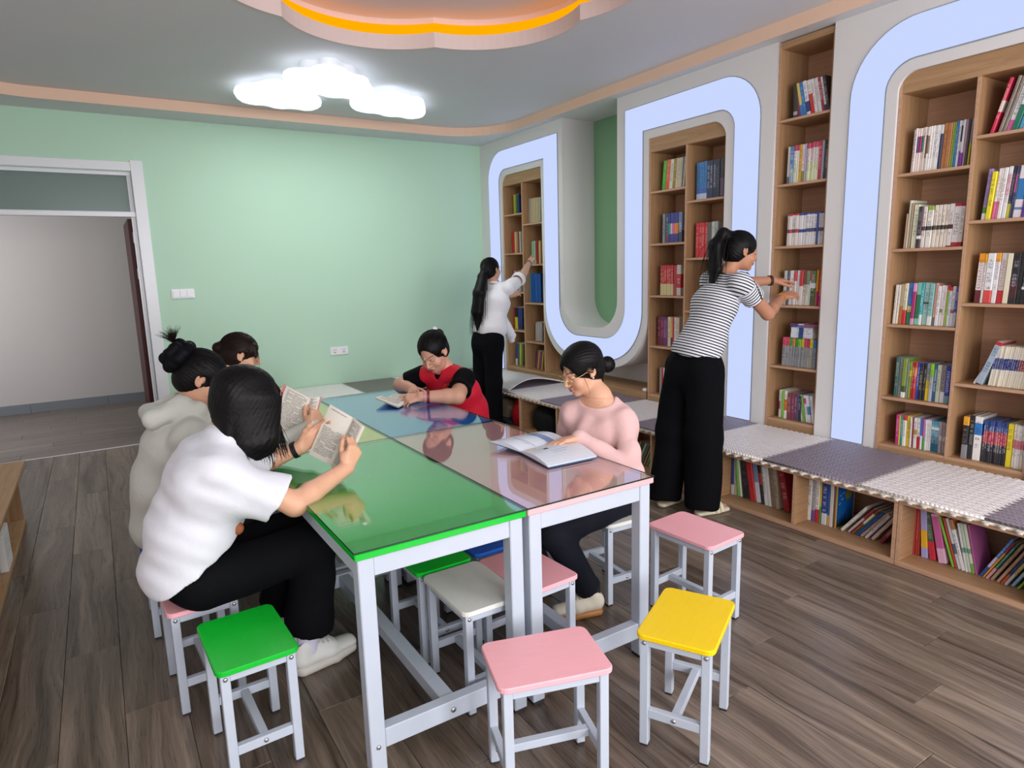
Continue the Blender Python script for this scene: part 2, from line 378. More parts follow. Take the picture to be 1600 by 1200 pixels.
# right wall: green backing, thick white ribbon panels in front of it
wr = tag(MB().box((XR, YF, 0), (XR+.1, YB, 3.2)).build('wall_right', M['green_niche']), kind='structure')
def yz(x0): return lambda u, v, h: (x0+h, u, v)
P1 = [(7.0, .346), (7.0, ZS), (5.385, ZS)]
P1 += [(5.385, 1.235)]+arc(5.115, 1.235, .27, 0, -90, 8)[1:]+arc(4.845, 1.235, .27, -90, -180, 8)+[(4.575, ZS), (2.975, ZS), (2.975, .346), (3.385, .346)]
P1 += arc(3.515, 2.45, .13, 180, 90, 8)+[(4.195, 2.58), (4.195, 1.1)]+arc(4.695, 1.1, .5, 180, 270, 14)[1:]+arc(5.245, 1.1, .5, 270, 360, 14)
P1 += [(5.755, 2.58)]+arc(6.405, 2.44, .14, 90, 0, 8)+[(6.545, .346)]
MBp = fill('ribbon_panel', [P1], XR-XW-.002, M['white_wall'], yz(XW)); link('ribbon_panel', MBp, wr)
P2 = [(2.57, ZS), (2.57, .346), (2.165, .346)]+arc(2.065, 2.48, .10, 0, 90, 8)+[(1.36, 2.58), (1.36, .346), (YF, .346), (YF, ZS)]
link('ribbon_panel', fill('ribbon_panel', [P2], XR-XW-.002, M['white_wall'], yz(XW)), wr)
MB().box((4.40, 4.19, .36), (XR-.003, 5.76, .75)).build('recess_back', M['white_wall'], wr)
MB().box((XW+.01, 4.21, .36), (4.40, 5.75, .43)).build('recess_ledge', M['oak_y'], wr)
# light bands
B1 = [(6.80, .376)]+arc(6.50, 2.55, .30, 0, 90, 10)+[(5.46, 2.85)]+[(5.46, 1.17)]+arc(5.16, 1.17, .30, 0, -90, 10)+arc(4.76, 1.17, .30, -90, -180, 10)
B1 += [(4.46, 2.85)]+arc(3.41, 2.54, .32, 90, 180, 10)+[(3.09, .376), (3.30, .376)]+arc(3.45, 2.50, .15, 180, 90, 8)+[(4.25, 2.65)]
B1 += arc(4.73, 1.15, .48, 180, 270, 14)+arc(5.21, 1.15, .48, 270, 360, 14)+[(5.69, 2.65)]+arc(6.45, 2.515, .135, 90, 0, 8)+[(6.585, .376)]
B2 = [(2.44, .376)]+arc(2.06, 2.49, .38, 0, 90, 12)+[(1.07, 2.87), (1.07, .376), (1.28, .376), (1.28, 2.65)]+arc(2.075, 2.49, .16, 90, 0, 8)+[(2.235, .376)]
def grow(poly, d):
    n = len(poly); out = []
    A = sum(poly[i][0]*poly[(i+1) % n][1]-poly[(i+1) % n][0]*poly[i][1] for i in range(n)); s = 1 if A > 0 else -1
    for i in range(n):
        p, q, r = Vector(poly[i-1]), Vector(poly[i]), Vector(poly[(i+1) % n])
        a = (q-p).normalized(); c = (r-q).normalized()
        na = Vector((a.y, -a.x))*s; nc = Vector((c.y, -c.x))*s; m = (na+nc)
        m = m/max(m.length_squared/2, .3) if m.length > 1e-6 else na
        out.append((q.x+m.x*d, q.y+m.y*d))
    return out
for pts, lab in ((B1, 'winding lit band looping over two bookcases and under the green niche'), (B2, 'lit arch band round the wide bookcase nearest the camera')):
    e = empty('light_band', (XW, pts[0][0], .376), label=lab, cat='light', group='lit wall bands')
    o1 = link('diffuser', fill('diffuser', [pts], .010, M['panel_glow'], lambda u, v, h: (h-.010, u-pts[0][0], v-.376)), e)
    o2 = link('shadow_edge', fill('shadow_edge', [grow(pts, .006)], .005, M['groove'], lambda u, v, h: (h-.0048, u-pts[0][0], v-.376)), e)  # painted shadow line round the band

# door
dr = empty('door_1', (0, YB, 0), kind='structure')
f = MB(); f.box((DX1, -.02, 0), (.505, .12, 2.60), 0, .004); f.build('door_jamb', M['white_gloss'], dr)
f = MB(); f.box((DX0-.10, -.02, 0), (DX0, .12, 2.60), 0, .004); f.build('door_jamb', M['white_gloss'], dr)
f = MB(); f.box((DX0, -.018, 2.505), (DX1, .12, 2.585), 0, .004); f.build('door_head', M['white_gloss'], dr)
f = MB(); f.box((DX0, .0, 2.105), (DX1, .10, 2.15), 0, .003); f.build('transom_bar', M['white_gloss'], dr)
f = MB()
f.box((DX1-.02, .03, 0), (DX1, .10, 2.5)); f.box((DX1-.035, .05, 0), (DX1-.02, .08, 2.5)); f.box((DX0, .02, 2.47), (DX1, .10, 2.505)); f.build('door_stop', M['white_gloss'], dr)
MB().box((DX0, .06, 2.15), (DX1-.02, .066, 2.48)).build('pane', M['transom'], dr)
lf = MB(); lf.box((.335, .10, .01), (.375, .95, 2.095), 0, .003)
leaf = lf.build('door_leaf', M['mahogany'], dr)
for z in (1.55, 1.88): 
    hb = MB(); hb.box((.372, .055, z), (.388, .098, z+.09), 0, .002); hb.tube([(.37, .098, z-.004), (.37, .098, z+.094)], .007, 8); hb.build('hinge', M['steel'], dr)
# switch and socket
sw = empty('light_switch', (.718, YB, 1.397), label='white three-gang light switch plate on the green wall beside the door', cat='switch')
MB().box((-.10, -.010, -.045), (.10, 0, .045), 0, .003).build('plate', M['plastic'], sw)
for i in range(3): MB().box((-.088+i*.060, -.016, -.034), (-.088+i*.060+.052, -.009, .034), 0, .003).build('rocker', M['plastic'], sw)
so = empty('wall_socket', (2.186, YB, .718), label='white double wall socket low on the green wall above the mats', cat='socket')
MB().box((-.098, -.009, -.043), (.098, 0, .043), 0, .003).build('plate', M['plastic'], so)
for cx in (-.05, .05):
    s_ = MB()
    for dx, dz in ((-.012, .012), (.012, .012), (-.009, -.012), (.009, -.012), (0, -.02)): s_.box((cx+dx-.0025, -.0098, dz-.006), (cx+dx+.0025, -.0088, dz+.006))
    s_.build('socket_slots', M['black'], so)

# cloud lamps
C1 = [(1.125,5.806),(1.18,5.635),(1.283,5.584),(1.299,5.478),(1.363,5.426),(1.47,5.472),(1.555,5.615),(1.673,5.579),(1.735,5.725),(1.819,5.848),(1.864,6.02),(1.815,6.189),(1.668,6.143),(1.56,6.22),(1.433,6.131),(1.335,6.166),(1.219,6.091)]
C2 = [(1.37,5.236),(1.392,5.10),(1.526,5.05),(1.537,4.959),(1.595,4.904),(1.713,4.921),(1.809,5.052),(1.938,5.063),(2.017,5.221),(2.108,5.366),(2.162,5.52),(2.088,5.647),(1.959,5.594),(1.842,5.651),(1.71,5.561),(1.582,5.58),(1.474,5.49)]
C3 = [(2.065,5.778),(2.057,5.638),(2.188,5.46),(2.213,5.38),(2.307,5.334),(2.453,5.446),(2.573,5.435),(2.707,5.672),(2.794,5.847),(2.827,5.99),(2.755,6.096),(2.631,6.037),(2.524,6.088),(2.398,6.007),(2.284,6.033),(2.157,5.961)]
def chaikin(p, k=2):
    for _ in range(k):
        q = []
        for i in range(len(p)):
            a, c = p[i], p[(i+1) % len(p)]
            q += [(a[0]*.75+c[0]*.25, a[1]*.75+c[1]*.25), (a[0]*.25+c[0]*.75, a[1]*.25+c[1]*.75)]
        p = q
    return p
for C, dz, lab in ((C1, 0, 'glowing white cloud-shaped ceiling lamp nearest the door'), ([(x*.9724, y*.9724) for x, y in C2], -.042, 'glowing white cloud-shaped ceiling lamp in the middle, overlapping both others'), (C3, 0, 'glowing white cloud-shaped ceiling lamp nearest the bookcase wall')):
    cx = sum(p[0] for p in C)/len(C); cy = sum(p[1] for p in C)/len(C)
    e = empty('cloud_lamp', (cx, cy, 2.985+dz), label=lab, cat='lamp', group='cloud lamps')
    pts = [(p[0]-cx, p[1]-cy) for p in chaikin(grow(C, .002), 1)]
    sh = link('lamp_shade', fill('lamp_shade', [[(p[0], p[1]) for p in pts]], .04, M['lamp_glow'], lambda u, v, h: (u, v, h), bevel=.012), e)
    small = [(p[0]*.70, p[1]*.70) for p in pts]
    link('ceiling_plate', fill('ceiling_plate', [small], ZC-2.985-dz-.04, M['plastic'], lambda u, v, h: (u, v, h+.04)), e)
    d = bpy.data.lights.new('lamp_light', 'AREA'); d.shape = 'RECTANGLE'; d.size = .6; d.size_y = .5; d.energy = 8; d.color = (.95, .98, 1.0); lo = bpy.data.objects.new('lamp_light', d); COL.objects.link(lo); lo.parent = e; lo.location = (0, 0, -.012)
# ------------------------------------------------------------------ bookcases (built into the wall openings)
def bookcase(name, label, y0, y1, z0, z1, cols, top, x0=4.058, x1=4.36):
    """cols: list of (yl, yr, [shelf tops]) ; y0 < y1"""
    e = empty(name, (x0, y0, z0), label=label, cat='bookcase')
    D = x1-x0; t = .018
    def B(nm, a, b, m, ch=.0012):
        k = MB().box((a[0], a[1]-y0, a[2]-z0), (b[0], b[1]-y0, b[2]-z0), 0, ch); k.m[6] = 0 if nm in ('fascia', 'plinth') else 1
        return k.build(nm, [m, M['oak_edge']], e)
    B('side_panel', (0, y0, z0), (D, y0+t, z1), M['oak_z']); B('side_panel', (0, y1-t, z0), (D, y1, z1), M['oak_z'])
    B('back_panel', (D-.006, y0+t, z0), (D, y1-t, z1), M['oak_z'])
    B('fascia', (0, y0+t, top), (.018, y1-t, z1), M['oak_y']); B('top_board', (.018, y0+t, top), (D-.006, y1-t, top+.018), M['oak_y'])
    zb = min(s[-1] for *_, s in cols)
    B('plinth', (0, y0+t, z0), (.016, y1-t, zb-.018), M['oak_y'])
    for i, (a, b, sh) in enumerate(cols):
        if i: B('divider', (0, a-t, zb-.018), (D-.006, a, top), M['oak_z'])
        for z in sh: B('shelf', (.001, a, z-.018), (D-.006, b, z), M['oak_y'])
    return e
bookcase('bookcase', 'tall two-column oak bookcase inside the far lit arch, beside the green wall', 5.757, 6.543, .346, 2.58,
         [(5.775, 6.14, [2.025, 1.59, 1.17, .74, .42]), (6.158, 6.525, [2.15, 1.72, 1.285, .85, .42])], 2.465)
bookcase('bookcase', 'two-column oak bookcase inside the middle lit arch', 3.387, 4.193, .346, 2.58,
         [(3.405, 3.772, [2.035, 1.59, 1.17, .74, .42]), (3.79, 4.175, [2.15, 1.72, 1.285, .85, .42])], 2.465)
bookcase('bookcase', 'tall narrow single-column oak bookcase reaching the ceiling edge', 2.572, 2.973, .346, 2.972,
         [(2.59, 2.955, [2.48, 2.06, 1.645, 1.24, .81, .425])], 2.93)
bookcase('bookcase', 'wide two-column oak bookcase inside the nearest lit arch', 1.362, 2.163, .346, 2.58,
         [(1.38, 1.745, [2.17, 1.73, 1.285, .835, .40]), (1.763, 2.145, [2.025, 1.595, 1.147, .70, .40])], 2.47)
# low reading benches along the right wall: units of two compartments
BX0, BX1, BZ = 3.285, 4.038, .345
def bench_unit(label, lx, ly, comps, loc, rz=0, split=True):
    e = empty('reading_bench', loc, rz, label=label, cat='bench', group='low oak reading benches')
    t = .02
    def B(nm, a, b, m):
        k = MB().box(a, b, 0, .0015); k.m[6] = 1; return k.build(nm, [m, M['oak_edge']], e)
    B('top_board', (0, 0, BZ-.018), (lx, ly, BZ), M['oak_y']); B('bottom_board', (0, 0, 0), (lx, ly, .028), M['oak_y'])
    B('back_panel', (lx-.30, t, .028), (lx-.29, ly-t, BZ-.018), M['oak_z'])
    B('side_panel', (.001, 0, .028), (lx, t, BZ-.018), M['oak_x']); B('side_panel', (.001, ly-t, .028), (lx, ly, BZ-.018), M['oak_x'])
    for i in range(1, comps): B('divider', (.001, ly*i/comps-t/2, .028), (lx-.30, ly*i/comps+t/2, BZ-.018), M['oak_x'])
    return e
BN = [('low oak bench holding the picture books nearest the camera', .455), ('low oak bench packed with books behind the pink stool', 1.615), ('low oak bench behind the standing woman in the striped top', 2.775), ('low oak bench holding a black bundle behind the seated woman in pink', 3.935), ('low oak bench at the far end of the bookcase wall', 5.095)]
for lab, y in BN: bench_unit(lab, BX1-BX0, 1.158, 2, (BX0, y, 0))
bench_unit('low oak bench under the bookcases, wholly beside the camera', BX1-BX0, 1.158, 2, (BX0, -.705, 0))
# corner piece and the bench below the green wall
bench_unit('low oak bench under the green wall below the socket', .745, 3.385, 6, (4.035, 6.25, 0), R_(90))
# low bench by the door wall on the left
lb = empty('reading_bench', (-.515, 1.55, 0), label='low oak book bench by the left edge near the doorway', cat='bench', group='low oak reading benches')
def LB(nm, a, b, m): return MB().box(a, b, 0, .0015).build(nm, m, lb)
LB('top_board', (-.70, 0, .385), (.012, 3.62, .405), M['oak_y']); LB('bottom_board', (-.70, 0, 0), (-.03, 3.60, .028), M['oak_y'])
LB('side_panel', (-.70, 3.58, .028), (-.04, 3.60, .385), M['oak_z']); LB('back_panel', (-.40, .02, .028), (-.39, 3.58, .385), M['oak_z'])
for yy in (2.98, 2.40, 1.80, 1.2, .6, 0): LB('divider', (-.39, yy, .028), (-.04, yy+.02, .385), M['oak_x'])

# ------------------------------------------------------------------ interlocking foam mats
def puzzle(L, W, n=14, m=17, tooth=.016, front=True, t0=.3, t1=1.2):
    """outline of an interlocking mat with dovetail teeth standing out on all sides"""
    pts = []
    def side(ax, ay, bx, by, k, ox, oy):
        st = 1.0/(2*k)
        for i in range(k):
            a, b2 = (2*i+t0)*st, (2*i+t1)*st; fl_ = .10*st
            for t, o in ((a, 0), (a-fl_*1.2, 1), (b2+fl_*1.2, 1), (b2, 0)):
                pts.append((ax+(bx-ax)*t+ox*o*tooth, ay+(by-ay)*t+oy*o*tooth))
    side(0, 0, L, 0, m, 0, -1); side(L, 0, L, W, n, 1, 0); side(L, W, 0, W, m, 0, 1)
    if front: side(0, W, 0, 0, n, -1, 0)
    else: pts.extend([(0, W), (0, 0)])
    return pts
def m_foam(name, c):
    k = NT(name); v = k.coord()
    r = k.n.new('ShaderNodeSeparateXYZ'); k.link(k.mapping(v, (1, 1, 1), rot=(0, 0, R_(45))), r.inputs[0]); x, y = r.outputs[0], r.outputs[1]; c_ = .030
    ck = k.math('FLOORED_MODULO', k.math('ADD', k.math('FLOOR', k.math('DIVIDE', x, c_)), k.math('FLOOR', k.math('DIVIDE', y, c_))), 2.0)
    sx = k.math('ABSOLUTE', k.math('SINE', k.math('MULTIPLY', x, math.pi*2/c_))); sy = k.math('ABSOLUTE', k.math('SINE', k.math('MULTIPLY', y, math.pi*2/c_)))
    h = k.math('ADD', k.math('MULTIPLY', sx, ck), k.math('MULTIPLY', sy, k.math('SUBTRACT', 1.0, ck)))
    nz = k.noise(v, 9, 3); base = lin(c)
    k.set(k.mix(nz, tuple(q*.95 for q in base), tuple(min(1, q*1.05) for q in base)), 0.42, 0.5); k.bump(h, 0.6, 0.008); return k.mat
M['foam_cream'] = m_foam('cream_foam', 'f3ebe8'); M['foam_mauve'] = m_foam('mauve_grey_foam', '8a7e8a'); M['foam_edge'] = m_plain('cream_foam_underlay', 'd2cabd', 0.7); M['foam_taupe'] = m_foam('taupe_foam', '77716a')
MW, ML, MT = .585, .715, .012
ID3 = lambda u, v, h: (u, v, h)
mat_me = {}
for kname, mm in (('cream', 'foam_cream'), ('mauve', 'foam_mauve'), ('taupe', 'foam_taupe'), ('under', 'foam_edge')):
    me = fill('foam_mat', [puzzle(ML, MW, 9, 12, .021, True, .45, 1.1) if kname == 'under' else puzzle(ML, MW, 14, 17, .014, False)], MT, M[mm], ID3); mat_me[kname] = me
MX = BX0+.003
edges = [.065+.5875*i for i in range(0, 12)]
mi = 0
where = {0: 'beside the camera', 1: 'at the near right corner', 2: 'under the wide bookcase', 3: 'at the foot of the near lit arch', 4: 'before the narrow bookcase', 5: 'behind the woman in stripes', 6: 'just right of the woman in pink', 7: 'behind the woman in pink', 8: 'just left of the woman in pink', 9: 'before the far bookcase', 10: 'at the far corner'}
for i in range(11):
    y = edges[i]
    if y > 6.15: continue
    kname = 'mauve' if i % 2 == 1 else 'cream'
    o = link('foam_mat', mat_me[kname], None, (MX, y, BZ+MT+.003)); tag(o, '%s foam mat on the oak bench %s' % ('mauve grey' if kname == 'mauve' else 'cream white', where[i]), 'mat', 'foam mats on the window-side benches' if False else 'foam mats on the bookcase benches')
    o2 = link('foam_underlay', mat_me['under'], None, (MX-.006, y+.014, BZ+.001)); tag(o2, 'cream toothed foam underlay below the %s mat %s' % ('mauve' if kname == 'mauve' else 'cream', where[i]), 'mat', 'foam underlays on the bookcase benches')
xs = [.98, 1.60, 2.185, 2.77, 3.36]
for i, kname in enumerate(['taupe', 'cream', 'taupe', 'cream', 'taupe']):
    o = link('foam_mat', mat_me[kname], None, (xs[i]+.585, 6.262, BZ+.001), (0, 0, R_(90)))
    tag(o, '%s foam mat on the bench under the green wall, %s' % ('taupe grey' if kname == 'taupe' else 'cream', ['nearest the doorway', 'behind the pink open book', 'below the socket', 'behind the red vest', 'in the far corner'][i]), 'mat', 'foam mats under the green wall')
# the lifted mat curling at the far end
b = MB(); n = 14; vs = []; L = .80
for i in range(n+1):
    t = i/n; x = MX+.02+t*.70; h = .006+.062*math.sin(math.pi*t)**1.2
    for y_, zz in ((5.32, 1), (5.92, 1)): vs += [(x, y_+.10*math.sin(math.pi*t), BZ+MT*2+h), (x, y_+.10*math.sin(math.pi*t), BZ+MT*2+h+.01)]
fs = []
for i in range(n):
    a = i*4; c = a+4
    fs += [(a+1, c+1, c+3, a+3), (a, a+2, c+2, c), (a, c, c+1, a+1), (a+2, a+3, c+3, c+2)]
fs += [(0, 1, 3, 2), (n*4, n*4+2, n*4+3, n*4+1)]
tag(b.add(vs, fs, 0, False).build('curled_foam_mat', M['foam_cream']), 'loose cream foam mat arching up on the bench by the far bookcase', 'mat')

# ------------------------------------------------------------------ tables
def table(label, x0, y0, c, lx=.585, ly=1.205):
    e = empty('reading_table', (x0, y0, 0), label=label, cat='table', group='reading tables pushed together')
    top = .7430
    MB().box((.002, .002, .720), (lx-.002, ly-.002, top), 0, .003).build('tabletop', M['board_'+c], e)
    g = MB(); g.box((0, 0, top+.0005), (lx, ly, top+.0062), 1); g.m[0] = 0; g.m[1] = 0
    g.build('glass_top', [M['glass'], M['dark_edge']], e)
    s = .05; i_ = .012
    for (ax, ay) in ((i_, i_), (lx-i_-s, i_), (i_, ly-i_-s), (lx-i_-s, ly-i_-s)):
        l = MB().box((ax, ay, .012), (ax+s, ay+s, .720), 0, .003).build('leg', M['leg'], e)
        MB().box((ax+.003, ay+.003, 0), (ax+s-.003, ay+s-.003, .012)).build('foot_pad', M['rubber'], l)
        if ay < .1:
            bt = MB().lathe([(.0001, -.004), (.006, -.004), (.008, -.001), (.008, 0)], (ax+s/2, ay, .10), 10, axis='y'); bt.build('bolt', M['steel'], l)
    for yy in (i_, ly-i_-.03): MB().box((i_+s, yy+.004, .657), (lx-i_-s, yy+.026, .720), 0, .002).build('apron', M['leg'], e)
    for xx in (i_, lx-i_-.03): MB().box((xx+.004, i_+s, .657), (xx+.026, ly-i_-s, .720), 0, .002).build('apron', M['leg'], e)
    for yy in (i_, ly-i_-s):
        r = MB().box((i_+s, yy+.004, .085), (lx-i_-s, yy+s-.004, .15), 0, .003).build('cross_rail', M['leg'], e)
        bt = MB().lathe([(.0001, -.005), (.007, -.005), (.010, -.001), (.010, 0)], (lx/2, yy+.004, .118), 10, axis='y'); bt.build('bolt', M['steel'], r)
    MB().box((lx/2-.025, i_+s-.004, .095), (lx/2+.025, ly-i_-s+.004, .145), 0, .003).build('long_rail', M['leg'], e)
    return e
table('white-legged reading table with a bright green glass-covered top, nearest the camera', .541, 1.737, 'green', .597, 1.192)
table('white-legged reading table with a pink glass-covered top', 1.141, 1.737, 'pink', .582, 1.192)
table('white-legged reading table with a yellow glass-covered top, behind the green one', .541, 2.932, 'yellow', .597, 1.248)
table('white-legged reading table with a blue glass-covered top at the far end', 1.141, 2.932, 'blue', .582, 1.248)
rp = MB().lathe([(.0001, 0), (.011, 0), (.011, .004), (.008, .005), (.0001, .005)], (.645, 1.93, .750), 16)
tag(rp.build('glass_pad', M['glass']), 'small clear round glass pad near the corner of the green table', 'pad')

# ------------------------------------------------------------------ stools
def stool_proto():
    e = empty('stool', (0, 0, 0)); lx, ly, hh = .245, .345, .40
    pts = rrect(-lx/2, -ly/2, lx/2, ly/2, .026, 4)
    b = MB(); ins = rrect(-lx/2+.003, -ly/2+.003, lx/2-.003, ly/2-.003, .024, 4); n = len(pts)
    b.add([(p[0], p[1], hh-.018) for p in ins]+[(p[0], p[1], hh-.015) for p in pts]+[(p[0], p[1], hh-.003) for p in pts]+[(p[0], p[1], hh) for p in ins],
          [(k*n+i, k*n+(i+1) % n, (k+1)*n+(i+1) % n, (k+1)*n+i) for k in range(3) for i in range(n)]+[tuple(range(n-1, -1, -1)), tuple(3*n+i for i in range(n))])
    b.build('seat', M['top_white'], e)
    s = .028; hx, hy = lx/2-.012, ly/2-.014
    for sx in (-1, 1):
        for sy in (-1, 1):
            ax, ay = sx*hx-(s if sx > 0 else 0), sy*hy-(s if sy > 0 else 0)
            l = MB().box((ax, ay, .008), (ax+s, ay+s, hh-.018), 0, .002).build('leg', M['leg'], e)
            MB().box((ax+.002, ay+.002, 0), (ax+s-.002, ay+s-.002, .008)).build('foot_pad', M['rubber'], l)
            yb = ay if sy < 0 else ay+s
            MB().lathe([(.0001, -.004*-sy), (.005, -.004*-sy), (.0075, -.001*-sy), (.0075, 0)] if sy > 0 else [(.0001, -.004), (.005, -.004), (.0075, -.001), (.0075, 0)], (ax+s/2, yb, hh-.034), 10, axis='y').build('bolt', M['steel'], l)
    for sy in (-1, 1):
        yy = sy*hy-(s if sy > 0 else 0)
        MB().box((-hx+s, yy+.003, hh-.046), (hx-s, yy+s-.003, hh-.018), 0, .0015).build('apron', M['leg'], e)
        r = MB().box((-hx+s, yy+.003, .105), (hx-s, yy+s-.003, .135), 0, .0015).build('cross_rail', M['leg'], e)
        yb = yy+.003 if sy < 0 else yy+s-.003
        MB().lathe([(.0001, .004*sy), (.005, .004*sy), (.0075, .001*sy), (.0075, 0)], (0, yb, .12), 10, axis='y').build('bolt', M['steel'], r)
    for sx in (-1, 1):
        xx = sx*hx-(s if sx > 0 else 0)
        MB().box((xx+.003, -hy+s, hh-.046), (xx+s-.003, hy-s, hh-.018), 0, .0015).build('apron', M['leg'], e)
    MB().box((-.013, -hy+s-.003, .107), (.013, hy-s+.003, .133), 0, .0015).build('centre_rail', M['leg'], e)
    return e
STOOLS = [('green', .286, 2.11, 2, 'bright green topped white stool in the front left, empty'), ('stool_pink', 1.012, 1.468, 73, 'pink topped stool in front of the pink table, empty, nearest the camera'),
  ('stool_yellow', 1.522, 1.378, -61.5, 'yellow topped white stool, empty, standing alone on the right'), ('stool_pink', 2.106, 1.873, 4, 'pink topped stool by the open floor behind the yellow stool'),
  ('white', 1.047, 1.985, 0, 'white topped stool pushed under the green table'), ('stool_pink', 1.292, 1.985, 3, 'pink topped stool tucked under the pink table beside a white one'),
  ('green', 1.037, 2.35, 1, 'dark green topped stool deep under the green table'), ('stool_blue', 1.30, 2.37, 2, 'blue topped stool deep under the pink table'),
  ('stool_pink', .195, 2.575, 3, 'pink topped stool under the woman in the white T-shirt'), ('white', 1.945, 2.275, -4, 'white topped stool under the woman in the pink top'),
  ('stool_blue', .16, 3.20, 0, 'blue topped stool under the woman in the grey hoodie'), ('stool_blue', .27, 3.92, -3, 'blue topped stool under the brown-haired woman at the back'), ('stool_yellow', 2.02, 3.88, 5, 'stool under the woman in the red vest')]
proto = stool_proto(); seat_me = {}
for i, (c, x, y, a, lab) in enumerate(STOOLS):
    o = proto if i == 0 else copy_tree(proto)
    o.location = (x, y, 0); o.rotation_euler = (0, 0, R_(a))
    tag(o, lab, 'stool', 'colour-topped stools')
    for ch in o.children:
        if ch.name.startswith('seat'):
            if i == 0: base_seat = ch.data.copy()
            if c not in seat_me: me = base_seat.copy(); me.materials.clear(); me.materials.append(M['top_'+c]); seat_me[c] = me
            ch.data = seat_me[c]
